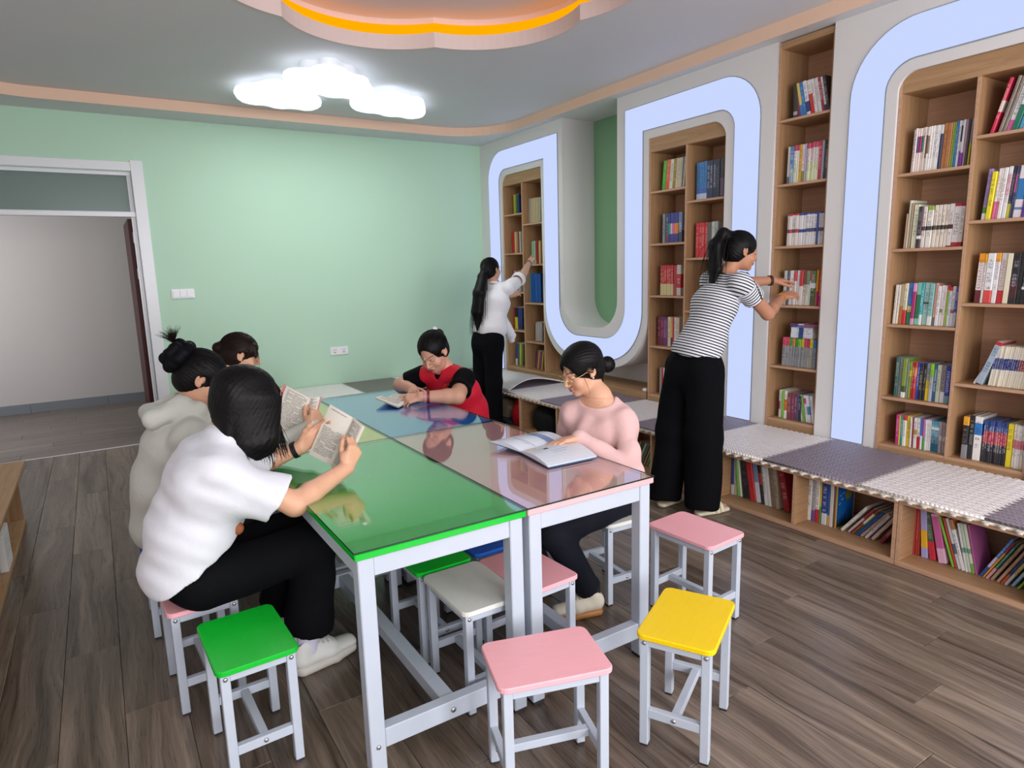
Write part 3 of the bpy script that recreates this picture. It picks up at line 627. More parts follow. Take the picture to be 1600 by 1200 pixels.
BOOKS = [
('R1L', 'wide bookcase left column, top shelf', 4.1, 2.025, 'book', '2.084 0.0114 0.243 2 eee6e2 t555; 2.073 0.0107 0.243 2 f0e8e2 t444; 2.061 0.0113 0.243 2 f0e0d8 b.45-.82:5a2a8a; 2.049 0.0113 0.243 2 eeded6 b.45-.82:a01840; 2.036 0.0119 0.243 2 eeded6 b.45-.82:128a8a t999; 2.026 0.0097 0.243 2 eee2da t765; 2.017 0.0083 0.243 2 eee2da b.3-.82:7a5a48; 2.005 0.0110 0.243 2 efe9e4 b.4-.8:8a6a50; 1.994 0.0106 0.243 2 f2eeea t333; 1.983 0.0106 0.243 2 f2eeea t333; 1.972 0.0100 0.243 2 f2eeea t222; 1.962 0.0099 0.243 2 f2eeea t222; 1.953 0.0099 0.243 2 f2eeea t222; 1.937 0.0147 0.243 2 20305e b.8-1:ddd; 1.914 0.0206 0.243 2 b4743e t832; 1.892 0.0217 0.243 2 b87a44 t943; 1.882 0.0085 0.243 2 d8d040 t6a2; 1.871 0.0091 0.243 2 4c9a4a t383; 1.861 0.0103 0.243 2 2f66b0 taaa; 1.848 0.0122 0.243 2 d8dae0 t555; 1.836 0.0109 0.243 2 d0d4da b0-.35:7a4a9a b.55-.9:222; 1.827 0.0089 0.243 2 e4e2e8 b0-.3:8a3aa8; 1.814 0.0120 0.243 2 c49aa4; 1.801 0.0119 0.243 2 4a4a50; 1.791 0.0094 0.243 2 e6dc50 b.5-1:b0b0c0'),
('R1L2', 'wide bookcase left column, second shelf', 4.1, 1.595, 'book', '2.094 0.0066 0.2 2 a88a6a; 2.079 0.0139 0.275 2 e4e8d4; 2.067 0.0116 0.262 2 a58b6e t764; 2.034 0.0295 0.248 2 e6e9cc t555; 2.009 0.0235 0.235 2 3c2e3a b.22-.3:eee t999; 1.987 0.0211 0.235 2 efe2dc b.42-.52:333 t844; 1.953 0.0299 0.235 2 f2efe6 b.42-.52:333 b.9-1:9ab838 t444; 1.931 0.0192 0.235 2 efe4d6 b.42-.52:443 t654; 1.911 0.0184 0.235 2 efe4d6 b.42-.52:432 t654; 1.891 0.0169 0.235 2 efe4d6 b.42-.52:332 t654; 1.872 0.0174 0.235 2 efe4d6 b.42-.52:443 t654; 1.847 0.0232 0.235 2 f2ecea b.42-.52:321 b0-.03:a02 t833; 1.810 0.0359 0.235 2 b41c38 b.1-.93:efe8e6 t444; 1.789 0.0193 0.235 2 b41c38 b.1-.93:efe8e6 t444'),
('R1L3', 'wide bookcase left column, third shelf', 4.1, 1.147, 'book', '2.117 0.0158 0.235 2 e0dccf t998; 2.102 0.0136 0.235 2 e4e0d6 t887; 2.082 0.0197 0.238 2 bba984 b0-.45:b8742c; 2.060 0.0206 0.245 2 ded8b8 b0-.35:c81c30 t775; 2.032 0.0254 0.245 2 3f78c8 b0-.3:1d8a4a b.3-.45:d8cf80 t223; 2.012 0.0191 0.245 2 dd9ccf b.15-.8:b0186e; 1.987 0.0239 0.245 2 7cc9a6 b.15-.72:0f7a44; 1.970 0.0163 0.245 2 36a7b8 b0-.25:e8ecec tdff; 1.939 0.0293 0.245 2 9cc4bc b.5-.55:333 t466; 1.914 0.0241 0.245 2 8cc4bf b0-.22:e8ecea t355; 1.897 0.0148 0.245 2 dba18e b0-.2:776; 1.878 0.0180 0.23 2 efe9ea t776; 1.863 0.0137 0.23 2 efecec b.33-.42:7a9a4a t877; 1.849 0.0140 0.228 2 ecdce0 t966; 1.835 0.0126 0.228 2 a6c640 b.9-1:c22 t363; 1.819 0.0143 0.226 2 e0e6f0 b.9-1:c22 t447; 1.801 0.0174 0.226 2 ecebf0 b.33-.42:c06858 t766; 1.784 0.0155 0.226 2 3d62b8 b0-.35:d8dce8 tdde'),
('R1L4', 'wide bookcase left column, fourth shelf', 4.1, 0.7, 'book', '2.076 0.0207 0.243 1 2c6a62 tbba; 2.054 0.0205 0.24 1 8c8982 t333; 2.030 0.0232 0.238 1 7f9c3c b0-.14:eee b.14-.3:3a5a1a; 2.018 0.0115 0.222 1 8a8a84 t443; 2.002 0.0150 0.222 1 86a834 b.6-.75:d8c030 t452; 1.987 0.0135 0.222 1 cc3026 b.62-.85:e08a20 tecc; 1.971 0.0148 0.222 1 c42a2c b.62-.85:e08a20 tecc; 1.954 0.0168 0.222 1 2f4fc4 tccf; 1.935 0.0181 0.222 1 1c1d2c tcb6; 1.919 0.0145 0.222 1 1e2134 tcb6; 1.897 0.0206 0.222 1 8a8f98 b0-.55:e6c81a t432; 1.877 0.0190 0.222 1 b9bcc0 b.65-1:8ed01c t444; 1.858 0.0175 0.222 1 2a628e tdee; 1.838 0.0187 0.222 1 c9ccb2 t554; 1.813 0.0238 0.222 1 8b7f80 b0-.3:dcdce2 t444; 1.785 0.0268 0.222 1 2b43a8 b0-.2:8ab tdde'),
('R1L5', 'wide bookcase left column, bottom shelf', 4.1, 0.4, 'book', '2.043 0.0193 0.187 -1 c8247e te9c; 2.036 0.0066 0.187 -1 d8d030; 2.022 0.0125 0.187 -1 1f8d8a tcee; 2.003 0.0190 0.187 -1 ece8e4 b.85-1:c02030 t555; 1.981 0.0210 0.187 -1 e6cb1c t652; 1.969 0.0108 0.187 -1 dedcd8 t333; 1.960 0.0093 0.187 -1 8c2030; 1.940 0.0192 0.187 -1 e6e4de b.45-.6:c8a020 t333; 1.920 0.0183 0.187 -1 e8e4e2 b0-.4:c81c24 t333; 1.907 0.0126 0.187 -1 3a62b8 b0-.45:e6e6ee; 1.894 0.0111 0.187 -1 c060a0 b0-.4:4c9a3a; 1.883 0.0104 0.187 -1 e2e2e0 t445; 1.873 0.0103 0.187 -1 e2e2e0 t445; 1.862 0.0103 0.187 -1 e2e2e0 t445; 1.852 0.0086 0.187 -1 5aa0b8 b.0-.5:17607e b.72-.8:e6eef2 tdee; 1.844 0.0086 0.187 -1 5aa0b8 b.0-.5:17607e b.72-.8:e6eef2 tdee; 1.835 0.0085 0.187 -1 5aa0b8 b.0-.5:17607e b.72-.8:e6eef2 tdee; 1.827 0.0085 0.187 -1 5aa0b8 b.0-.5:17607e b.72-.8:e6eef2 tdee; 1.818 0.0085 0.187 -1 5aa0b8 b.0-.5:17607e b.72-.8:e6eef2 tdee; 1.810 0.0079 0.187 -1 b9a6a8 b.4-.55:dcd0d0 t544; 1.802 0.0079 0.187 -1 b9a6a8 b.4-.55:dcd0d0 t544; 1.794 0.0079 0.187 -1 b9a6a8 b.4-.55:dcd0d0 t544; 1.786 0.0078 0.187 -1 b9a6a8 b.4-.55:dcd0d0 t544; 1.778 0.0078 0.187 -1 b9a6a8 b.4-.55:dcd0d0 t544'),
('R1R1', 'wide bookcase right column, top shelf', 4.1, 2.17, 'book', '1.686 0.0165 0.275 15 d8214f b.4-.6:efd8d0 tecc; 1.649 0.0155 0.275 15 91857a t443; 1.632 0.0154 0.275 15 938678 t443; 1.604 0.0265 0.275 15 e8e8ec b0-.2:d868a8 t444; 1.577 0.0275 0.275 15 12795e b.45-1:e8ecea; 1.561 0.0149 0.275 15 3f9fc6 tdee; 1.547 0.0128 0.275 15 a8b0b8'),
('R1R2', 'wide bookcase right column, second shelf', 4.1, 1.73, 'book', '1.687 0.0201 0.262 4 9684bc b0-.13:e8e8e8 b.13-.25:4a8a40 t334; 1.662 0.0229 0.246 4 f0df12 t431; 1.646 0.0131 0.262 4 ece6e6 b0-.35:e070a0 t844; 1.632 0.0136 0.262 4 f0ebe9 b0-.35:e070a0 t844; 1.615 0.0171 0.262 4 f0eeee t955; 1.595 0.0181 0.262 4 f0ecee b.45-.85:e2b8c4 t955; 1.577 0.0179 0.262 4 2c2a34 b0-.28:c9c840 t889; 1.569 0.0069 0.262 4 24307e b.5-.85:c040a0; 1.561 0.0069 0.262 4 302e36 tccc; 1.523 0.0379 0.262 4 efe6ee b.35-.75:2a7ec4 b.15-.2:68b; 1.507 0.0151 0.262 4 5a2c90'),
('R1R3', 'wide bookcase right column, third shelf', 4.1, 1.285, 'book', '1.675 0.0293 0.265 2 efecea b.82-1:f0a018 b0-.26:6c1a2c t922; 1.661 0.0132 0.265 2 e6e4e2 b.82-1:f0b418 t944; 1.624 0.0358 0.265 2 ecebee b0-.26:dc4a44 t555; 1.601 0.0224 0.265 2 eceaea b.82-1:f0a418 t446; 1.571 0.0279 0.265 2 cfc9c4 b0-.26:c4202f t922; 1.544 0.0251 0.265 2 f0e8cb; 1.509 0.0339 0.265 2 17161a b.1-.4:4a1a22 tbab; 1.491 0.0173 0.265 2 101014; 1.462 0.0272 0.265 2 1b1c1e b.28-.33:eee tcdd'),
('R1R4', 'wide bookcase right column, fourth shelf', 4.1, 0.835, 'book', '1.660 0.0122 0.24 26 2a78ae b0-.3:dce4ea tcdd; 1.624 0.0344 0.25 19 a9bccb b.92-1:c22434 t358; 1.586 0.0108 0.222 7 ece5d2 b.42-.7:22367e tccd; 1.575 0.0107 0.222 7 ece5d2 b.42-.7:22367e tccd; 1.564 0.0107 0.222 7 ece5d2 b.42-.7:22367e tccd; 1.554 0.0106 0.222 7 ece5d2 b.42-.7:22367e tccd; 1.543 0.0106 0.222 7 ece5d2 b.42-.7:22367e tccd; 1.533 0.0105 0.222 7 ece5d2 b.42-.7:22367e tccd; 1.522 0.0105 0.222 7 ece5d2 b.42-.7:22367e tccd; 1.512 0.0104 0.222 7 ece5d2 b.42-.7:22367e tccd; 1.501 0.0104 0.222 7 ece5d2 b.42-.7:22367e tccd; 1.491 0.0103 0.222 7 ece5d2 b.42-.7:22367e tccd; 1.481 0.0103 0.222 7 ece5d2 b.42-.7:22367e tccd; 1.469 0.0112 0.222 7 ece5d2 b.42-.7:8c1c34 tdcc; 1.458 0.0111 0.222 7 ece5d2 b.42-.7:8c1c34 tdcc; 1.447 0.0111 0.222 7 ece5d2 b.42-.7:8c1c34 tdcc; 1.436 0.0110 0.222 7 ece5d2 b.42-.7:8c1c34 tdcc; 1.425 0.0109 0.222 7 ece5d2 b.42-.7:8c1c34 tdcc'),
('R1R5', 'wide bookcase right column, bottom shelf', 4.1, 0.4, 'book', '1.667 0.0285 0.24 0 17161a b.8-1:f0a81a b0-.33:8a8a90 t876; 1.642 0.0238 0.255 0 131317 taaa; 1.603 0.0376 0.25 0 efede8 b.58-.85:1f7ad0 t333; 1.583 0.0108 0.24 0 22202c b.75-1:24468e b.45-.75:c02842 teee; 1.573 0.0107 0.24 0 22202c b.75-1:24468e b.45-.75:c02842 teee; 1.562 0.0107 0.24 0 22202c b.75-1:24468e b.45-.75:c02842 teee; 1.552 0.0106 0.24 0 22202c b.75-1:24468e b.45-.75:c02842 teee; 1.541 0.0106 0.24 0 22202c b.75-1:24468e b.45-.75:c02842 teee; 1.530 0.0105 0.24 0 22202c b.75-1:24468e b.45-.75:c02842 teee; 1.520 0.0105 0.24 0 22202c b.75-1:24468e b.45-.75:c02842 teee; 1.510 0.0104 0.24 0 22202c b.75-1:24468e b.45-.75:c02842 teee; 1.499 0.0104 0.24 0 22202c b.75-1:24468e b.45-.75:c02842 teee; 1.489 0.0103 0.24 0 22202c b.75-1:24468e b.45-.75:c02842 teee; 1.479 0.0103 0.24 0 22202c b.75-1:24468e b.45-.75:c02842 teee; 1.453 0.0235 0.24 0 ecd91c t432; 1.438 0.0134 0.24 0 e9e5df b.45-.65:d87a86 t667; 1.425 0.0133 0.24 0 e9e5df b.45-.65:d87a86 t667; 1.412 0.0132 0.24 0 e9e5df b.45-.65:d87a86 t667; 1.399 0.0132 0.24 0 e9e5df b.45-.65:d87a86 t667; 1.385 0.0131 0.24 0 e9e5df b.45-.65:d87a86 t667'),
('T1', 'narrow bookcase, top shelf', 4.1, 2.48, 'book', '2.853 0.0281 0.225 -2 2c341a b.1-.2:aab; 2.837 0.0104 0.225 -8 6a2038; 2.823 0.0130 0.225 -10 9c4262; 2.802 0.0197 0.225 -12 dcc86a b0-.35:3a78c0; 2.778 0.0230 0.225 -12 2a78c0 t9bd; 2.751 0.0261 0.225 -12 e2e2e6 b.1-.4:28386e t448; 2.722 0.0258 0.225 -12 e8e2de b0-.6:d02430 t876; 2.701 0.0198 0.225 -12 e9e6e4 t833; 2.673 0.0253 0.225 -12 e2dfe2 t966; 2.653 0.0186 0.225 -12 a3283a tedd; 2.635 0.0169 0.225 -12 e8e6e8 b0-.2:283a78 t444; 2.613 0.0199 0.225 -12 3a3036 taaa'),
('T2', 'narrow bookcase, second shelf', 4.1, 2.06, 'book', '2.890 0.0217 0.245 1 cfd0d0 b0-.2:667; 2.866 0.0234 0.245 1 4a7eb8 b0-.4:9ab tdee; 2.841 0.0231 0.245 1 e9e6dc b.85-1:c03a50 b0-.5:cfe0c0 t855; 2.827 0.0124 0.245 1 e9e4dc b.85-1:c03a50; 2.806 0.0193 0.245 1 e0a91c t652; 2.784 0.0200 0.245 1 e8dcd8 b0-.3:8c8c28 t922; 2.772 0.0095 0.245 1 b0a4c8; 2.756 0.0152 0.245 1 eee2e2 b.86-1:d0506c b0-.5:e3ecc4 t865; 2.741 0.0151 0.245 1 eee2e2 b.86-1:d0506c b0-.5:e3ecc4 t865; 2.726 0.0150 0.245 1 eee2e2 b.86-1:d0506c b0-.5:e3ecc4 t865; 2.711 0.0149 0.245 1 eee2e2 b.86-1:d0506c b0-.5:e3ecc4 t865; 2.696 0.0149 0.245 1 eee2e2 b.86-1:d0506c b0-.5:e3ecc4 t865; 2.682 0.0148 0.245 1 eee2e2 b.86-1:d0506c b0-.5:e3ecc4 t865; 2.658 0.0224 0.245 1 be2746 tebb; 2.642 0.0148 0.245 1 a9b4c4; 2.616 0.0229 0.245 1 26262c b0-.6:445 tbbb'),
('T3', 'narrow bookcase, third shelf', 4.1, 1.645, 'book', '2.880 0.0134 0.212 1 e8e2de b.41-.52:445 b.96-1:b02 t655; 2.856 0.0224 0.212 1 c8243a b0-.4:e9e2df b.52-.94:e9e2df; 2.829 0.0255 0.212 1 ece6e2 b.41-.52:554 b.96-1:b02 t655; 2.803 0.0244 0.212 1 c8243a b0-.4:e9e2df b.52-.94:e9e2df; 2.771 0.0290 0.212 1 2e3f9c b0-.4:e8e5e6 b.5-.93:e8e5e6; 2.744 0.0255 0.212 1 2e3f9c b0-.4:e8e5e6 b.5-.93:e8e5e6; 2.725 0.0178 0.212 1 e6e4e8 b.41-.52:2a3a6a b.95-1:2e3f9c t557; 2.707 0.0177 0.212 1 e6e4e8 b.41-.52:2a3a6a b.95-1:2e3f9c t557; 2.689 0.0175 0.212 1 e6e4e8 b.41-.52:2a3a6a b.95-1:2e3f9c t557; 2.672 0.0174 0.212 1 e6e4e8 b.41-.52:2a3a6a b.95-1:2e3f9c t557; 2.658 0.0115 0.212 1 2e3f9c; 2.645 0.0120 0.212 1 d9d9dd b.41-.52:446 b.95-1:2e3f9c t557; 2.633 0.0119 0.212 1 d9d9dd b.41-.52:446 b.95-1:2e3f9c t557; 2.621 0.0119 0.212 1 d9d9dd b.41-.52:446 b.95-1:2e3f9c t557'),
('T4', 'narrow bookcase, fourth shelf under the hands', 4.1, 1.24, 'book', '2.881 0.0222 0.235 2 c9cccc b.2-.3:555 t667; 2.860 0.0186 0.235 2 55555e tbbb; 2.825 0.0327 0.235 2 efecea t998; 2.805 0.0174 0.235 2 e8dcd8 b.7-1:c83040 t644; 2.791 0.0124 0.235 2 efeded t877; 2.779 0.0123 0.235 2 efeded t877; 2.752 0.0253 0.235 2 e6dcd8 b.55-1:c03030; 2.728 0.0234 0.235 2 d9cdbe b.6-1:8a4a38 t654; 2.704 0.0224 0.235 2 d8dcd0 b.6-1:7a9070 t565; 2.692 0.0095 0.235 2 e4dede b.7-1:c03848; 2.660 0.0315 0.235 2 4a5a38 b.5-.64:dde b.64-1:5a6a44 tccb; 2.652 0.0063 0.235 2 86b830; 2.637 0.0140 0.235 2 e68a1e b0-.4:d02878; 2.617 0.0186 0.235 2 d0482a b0-.4:c82878 tedc'),
('T5', 'narrow bookcase, fifth shelf below the stack', 4.1, 0.81, 'book', '2.858 0.0263 0.2 1 93969a b.7-1:de3f68 t333; 2.831 0.0261 0.2 1 93969a b.7-1:d8405e t333; 2.809 0.0214 0.2 1 93969a b.7-1:3f9a3a t333; 2.789 0.0186 0.2 1 8f9296 b.7-1:e88a20 t333; 2.765 0.0210 0.2 1 93969a b.7-1:3a9a3a t333; 2.743 0.0209 0.2 1 93969a b.7-1:7cc02c t333; 2.721 0.0207 0.2 1 9a9da0 b.7-1:e6cf20 t333; 2.698 0.0223 0.2 1 93969a b.7-1:d83c66 t333; 2.674 0.0229 0.2 1 aaa69c b.7-1:c82c58 t333; 2.652 0.0219 0.2 1 aaa69c b.7-1:e8d024 t333; 2.627 0.0234 0.2 1 8d98a6 b.7-1:2a7ac0 t333'),
('T6', 'narrow bookcase, bottom shelf', 4.1, 0.425, 'book', '2.886 0.0112 0.2 0 d8d4d0 b.3-.6:b02030; 2.871 0.0148 0.2 0 e6e6e2 t676; 2.852 0.0175 0.2 0 72b02a t8c5; 2.830 0.0210 0.2 0 ece6dc b.3-.7:e07a2a t643; 2.821 0.0073 0.2 0 b89a80; 2.796 0.0244 0.19 0 7c3244 te9a; 2.774 0.0215 0.19 0 7c3448 tb9a; 2.750 0.0231 0.19 0 6e2c4c te9c; 2.737 0.0088 0.185 0 5a84b4; 2.716 0.0202 0.185 0 1e1e28 taab; 2.699 0.0157 0.185 -7 dfe6da t5a4; 2.681 0.0156 0.185 -8 6fa83a; 2.656 0.0223 0.19 -9 e9e2e6 b.7-.9:d82a88 t766; 2.633 0.0213 0.19 -10 e2e6ec b.3-.6:4a8ab8; 2.609 0.0219 0.19 -8 e8e6ea t88b'),
('B1', 'middle bookcase left column, top shelf', 4.12, 2.15, 'book', '4.072 0.0367 0.24 5 45b222 t8d6; 4.035 0.0363 0.24 5 e65a20 tea8; 3.996 0.0373 0.24 5 e6e2d4 t776; 3.960 0.0326 0.24 5 a28a1a tdc8; 3.937 0.0216 0.24 5 dccfae t876; 3.916 0.0214 0.24 5 dccfae t876; 3.895 0.0213 0.24 5 dccfae t876; 3.885 0.0083 0.24 5 5a8ab8; 3.865 0.0192 0.24 5 dccfae t876'),
('B2', 'middle bookcase left column, second shelf', 4.12, 1.72, 'book', '4.071 0.0253 0.243 0 8d93a6 t446; 4.050 0.0192 0.243 0 35584a; 4.031 0.0176 0.243 0 3a3a6a b0-.3:a03040 tdde; 4.011 0.0190 0.243 0 333a8e b.3-.65:3a9a8a; 3.989 0.0203 0.243 0 3a3f9a b.3-.65:e0d8e0; 3.966 0.0216 0.243 0 3a3f9a b.3-.65:e070c8; 3.943 0.0215 0.243 0 3a3f9a b.3-.65:f0921e; 3.916 0.0256 0.243 0 343c94 b.3-.65:f08a1e; 3.874 0.0393 0.243 0 7f8fb8 b0-.4:446 tdde'),
('B3', 'middle bookcase left column, third shelf', 4.12, 1.285, 'book', '4.093 0.0266 0.25 0 c8202f b0-.38:dccf98 teb9; 4.067 0.0264 0.25 0 c8202f b0-.38:dccf98 teb9; 4.040 0.0262 0.25 0 c8202f b0-.38:dccf98 teb9; 4.014 0.0260 0.25 0 c8202f b0-.38:dccf98 teb9; 3.989 0.0258 0.25 0 c8202f b0-.38:dccf98 teb9; 3.963 0.0256 0.25 0 c8202f b0-.38:dccf98 teb9; 3.924 0.0376 0.25 0 be1a2a b0-.3:b83040; 3.875 0.0471 0.25 0 d8ccc4 b.25-.7:c41c2c tecc'),
('B4', 'middle bookcase left column, fourth shelf', 4.12, 0.85, 'book', '4.105 0.0388 0.25 0 6c1232 tc68; 4.067 0.0383 0.25 0 6c1232 tc68; 4.044 0.0213 0.25 0 6a2a6e tc9c; 4.023 0.0211 0.25 0 6a2a6e tc9c; 3.986 0.0359 0.25 0 dcc7a8 t864; 3.965 0.0193 0.25 0 e6b41c b0-.3:3a2a6a; 3.946 0.0177 0.25 0 b82a3a; 3.919 0.0234 0.25 0 e6d2d6 t866; 3.884 0.0334 0.25 0 d8ccb8 t765'),
('B5', 'middle bookcase left column, bottom shelf', 4.12, 0.42, 'book', '4.089 0.0250 0.232 0 9a9a98; 4.069 0.0171 0.232 0 c02434; 4.046 0.0195 0.232 0 dfe2dd b.42-.62:26262a t667; 4.027 0.0194 0.232 0 dfe2dd b.42-.62:26262a t667; 4.008 0.0193 0.232 0 dfe2dd b.42-.62:26262a t667'),
('B6', 'middle bookcase right column, top shelf', 4.12, 2.035, 'book', '3.706 0.0256 0.285 0 2f82c6 b0-.17:c4d4ea b.17-.3:3a6ac0 t135; 3.680 0.0254 0.285 0 2f82c6 b0-.17:c4d4ea b.17-.3:3a6ac0 t135; 3.655 0.0252 0.285 0 2f82c6 b0-.17:c4d4ea b.17-.3:3a6ac0 t135; 3.630 0.0250 0.285 0 2f82c6 b0-.17:c4d4ea b.17-.3:3a6ac0 t135; 3.599 0.0288 0.285 0 1c2c54 tccd; 3.570 0.0285 0.285 0 1c2c54 tccd; 3.542 0.0282 0.285 0 1c2c54 tccd; 3.501 0.0382 0.285 0 1a2036 t667; 3.462 0.0364 0.285 0 20243a b.05-.5:6a4a72'),
('B7', 'middle bookcase right column, second shelf', 4.12, 1.59, 'book', '3.696 0.0293 0.27 0 d01a2a tea9; 3.667 0.0290 0.27 0 d01a2a tea9; 3.639 0.0288 0.27 0 d01a2a tea9; 3.610 0.0285 0.27 0 d01a2a tea9; 3.564 0.0435 0.27 0 5c5c54; 3.538 0.0253 0.27 0 d2d8cf b0-.3:4a7a5a t565; 3.502 0.0338 0.27 0 b5b8b2 t555'),
('K1', 'bench behind the pink stool', 3.42, 0.028, 'picture_book', '2.724 0.0237 0.27 0 d4d4cc b.25-1:2c3c8c; 2.694 0.0279 0.26 -2 b8bab0 t887; 2.676 0.0161 0.27 -7 6fae3e; 2.660 0.0142 0.25 -8 dfe6da; 2.598 0.0505 0.275 -8 141418 t556; 2.547 0.0426 0.285 -11 cc222a ta11; 2.511 0.0361 0.26 -10 d8dae6 b.5-1:7a94bc; 2.484 0.0249 0.25 -10 241c20 b.5-.8:b03020; 2.459 0.0221 0.25 -9 dfe2e0 t575; 2.433 0.0235 0.265 -9 e8e6e2; 2.402 0.0273 0.25 -9 8c7864 t432; 2.375 0.0238 0.25 -9 b6a088 t543; 2.305 0.0402 0.265 -13 aa1420 tdaa'),
('K2', 'bench compartment with night-sky cover', 3.42, 0.028, 'picture_book', '2.167 0.0423 0.25 1 e6e4e0 t222; 2.142 0.0223 0.25 0 a9adb4 b0-.28:6a4a94 t555; 2.117 0.0234 0.255 0 e6e4e2 b0-.32:b81c2c t444; 2.107 0.0085 0.25 0 d8c020 b0-.4:4a9a3a; 2.072 0.0307 0.255 0 1f3f94 b0-.27:d8dce4 tccf; 2.055 0.0159 0.25 0 2a62a8 b0-.25:d8a860; 2.034 0.0205 0.255 0 dcd6ce; 2.023 0.0082 0.255 0 7a5238; 2.011 0.0101 0.255 0 c8a040; 1.969 0.0213 0.215 38 e6e4de t554; 1.933 0.0183 0.22 38 c8b0aa b.6-1:9a2a2a; 1.909 0.0181 0.22 38 8c3a2c b.45-.85:e0ccb8; 1.898 0.0090 0.22 38 1f6a4c; 1.882 0.0140 0.22 38 1d50a8; 1.857 0.0215 0.22 38 b0917c t743; 1.832 0.0200 0.2 36 cfcbd0 t334; 1.798 0.0221 0.215 35 cdb3a8 t643; 1.748 0.0277 0.2 33 7c1c26 tb98'),
('K3', 'bench at the near right corner', 3.42, 0.028, 'picture_book', '1.585 0.0105 0.27 -1 a82a20; 1.573 0.0109 0.27 -1 b03026 tc85; 1.562 0.0100 0.27 -2 a42a22; 1.521 0.0304 0.265 -5 aaa4dc b.2-.55:e6b41a; 1.483 0.0302 0.265 -10 40543e b0-.36:c81c38 t9a8; 1.432 0.0373 0.25 -13 e2b4d2 b.3-.95:c8609c; 1.397 0.0115 0.255 -19 7cb818 tad6; 1.384 0.0099 0.25 -18 c83038; 1.366 0.0151 0.25 -18 cfdad8 b.3-.5:4a6a70; 1.346 0.0180 0.25 -18 e8e6ea b.8-1:c07a4a t778; 1.336 0.0082 0.24 -14 dfe2dd b.4-.5:7aa08a; 1.324 0.0111 0.24 -14 c9d4c8 b.4-.5:7aa08a; 1.308 0.0147 0.24 -14 d4dfc4 b.4-.5:7aa08a b0-.2:7ab040; 1.298 0.0087 0.24 -13 b25a94; 1.278 0.0151 0.25 27 3a7ecc b.0-.25:1d4a98 b.25-.5:c8b8dc tdde; 1.267 0.0093 0.235 27 e0a030 b.7-1:b02a30; 1.250 0.0135 0.235 27 1e6a58 b0-.3:dc9aa0 tacb; 1.231 0.0155 0.235 27 ac947c t432; 1.205 0.0146 0.24 27 c29c84 t643; 1.189 0.0124 0.235 27 20406c b0-.25:c8542a; 1.173 0.0143 0.235 27 d0c084 b0-.3:c4c8cc t333; 1.148 0.0155 0.23 27 a9bcb0 b0-.3:8cb4dc; 1.125 0.0106 0.23 27 78a82a'),
('K4', 'bench left of the standing woman', 3.4, 0.028, 'picture_book', '3.660 0.0228 0.2 26 a8a42a; 3.627 0.0251 0.2 26 3a4a2a; 3.597 0.0249 0.2 26 c8ccc4 t554; 3.568 0.0246 0.2 26 4a7a3a; 3.543 0.0195 0.2 26 b07a80; 3.514 0.0242 0.2 26 4f8a3a; 3.485 0.0240 0.2 26 8a9a90')]
FARBOOKS = [
('A1', '', 4.14, 2.15, 'book', '6.399 0.0459 0.22 0 a8a830; 6.369 0.0265 0.22 0 3f7a4a; 6.324 0.0413 0.22 0 2c3a6a'),
('A2', '', 4.14, 2.025, 'book', '6.114 0.0287 0.27 2 a9a8a0; 6.078 0.0320 0.27 2 cbbc94; 6.043 0.0317 0.27 2 cbbc94; 6.005 0.0350 0.27 2 c8b88c; 5.966 0.0346 0.27 2 cabb92; 5.915 0.0480 0.27 2 b8b09a'),
('A3', '', 4.14, 1.72, 'book', '6.448 0.0467 0.24 0 c4272c; 6.405 0.0385 0.24 0 cdb88a; 6.371 0.0267 0.24 0 b08a5a; 6.344 0.0190 0.24 0 8a2a3a; 6.318 0.0226 0.24 0 d8d4cc'),
('A4', '', 4.14, 1.59, 'book', '6.064 0.0358 0.25 0 8fbb94; 6.025 0.0354 0.25 0 9cc09c; 5.976 0.0421 0.25 0 a01c34; 5.923 0.0416 0.25 0 caa468'),
('A5', '', 4.14, 1.285, 'book', '6.473 0.0276 0.24 0 b8383a; 6.442 0.0274 0.24 0 c8b8a0; 6.411 0.0272 0.24 0 7a84a0; 6.380 0.0270 0.24 0 b84a48; 6.342 0.0345 0.24 0 c0c4c4'),
('A6', '', 4.14, 1.17, 'book', '6.109 0.0621 0.32 0 1d7ca4; 6.055 0.0504 0.32 0 1a55a4; 5.998 0.0534 0.32 0 1a5cac; 5.935 0.0596 0.32 0 1c4f9c'),
('A7', '', 4.14, 0.85, 'book', '6.479 0.0318 0.25 2 a03038; 6.417 0.0590 0.25 2 1d1d26 b0-.55:d8cc20; 6.382 0.0311 0.25 2 2a3f84; 6.347 0.0309 0.25 2 2a3a7c; 6.324 0.0230 0.25 2 2c3a74'),
('A8', '', 4.14, 0.74, 'book', '6.028 0.0324 0.21 2 b3a9a6; 5.992 0.0322 0.21 2 b8aeaa; 5.957 0.0319 0.21 2 b3a9a6; 5.929 0.0246 0.21 2 b0a6a2'),
('A9', '', 4.14, 0.42, 'book', '6.445 0.0398 0.26 3 34507c b0-.3:d8dcd8; 6.414 0.0276 0.26 3 56646a; 6.371 0.0352 0.26 3 b8bc4a; 6.340 0.0272 0.26 3 7a8a4a'),
('A10', '', 4.14, 0.42, 'book', '6.040 0.0218 0.21 10 7a3a7a; 6.015 0.0217 0.21 10 c8a838; 5.990 0.0215 0.21 10 b03a48; 5.965 0.0214 0.21 10 5a4a8a; 5.940 0.0213 0.21 10 c8b04a')]
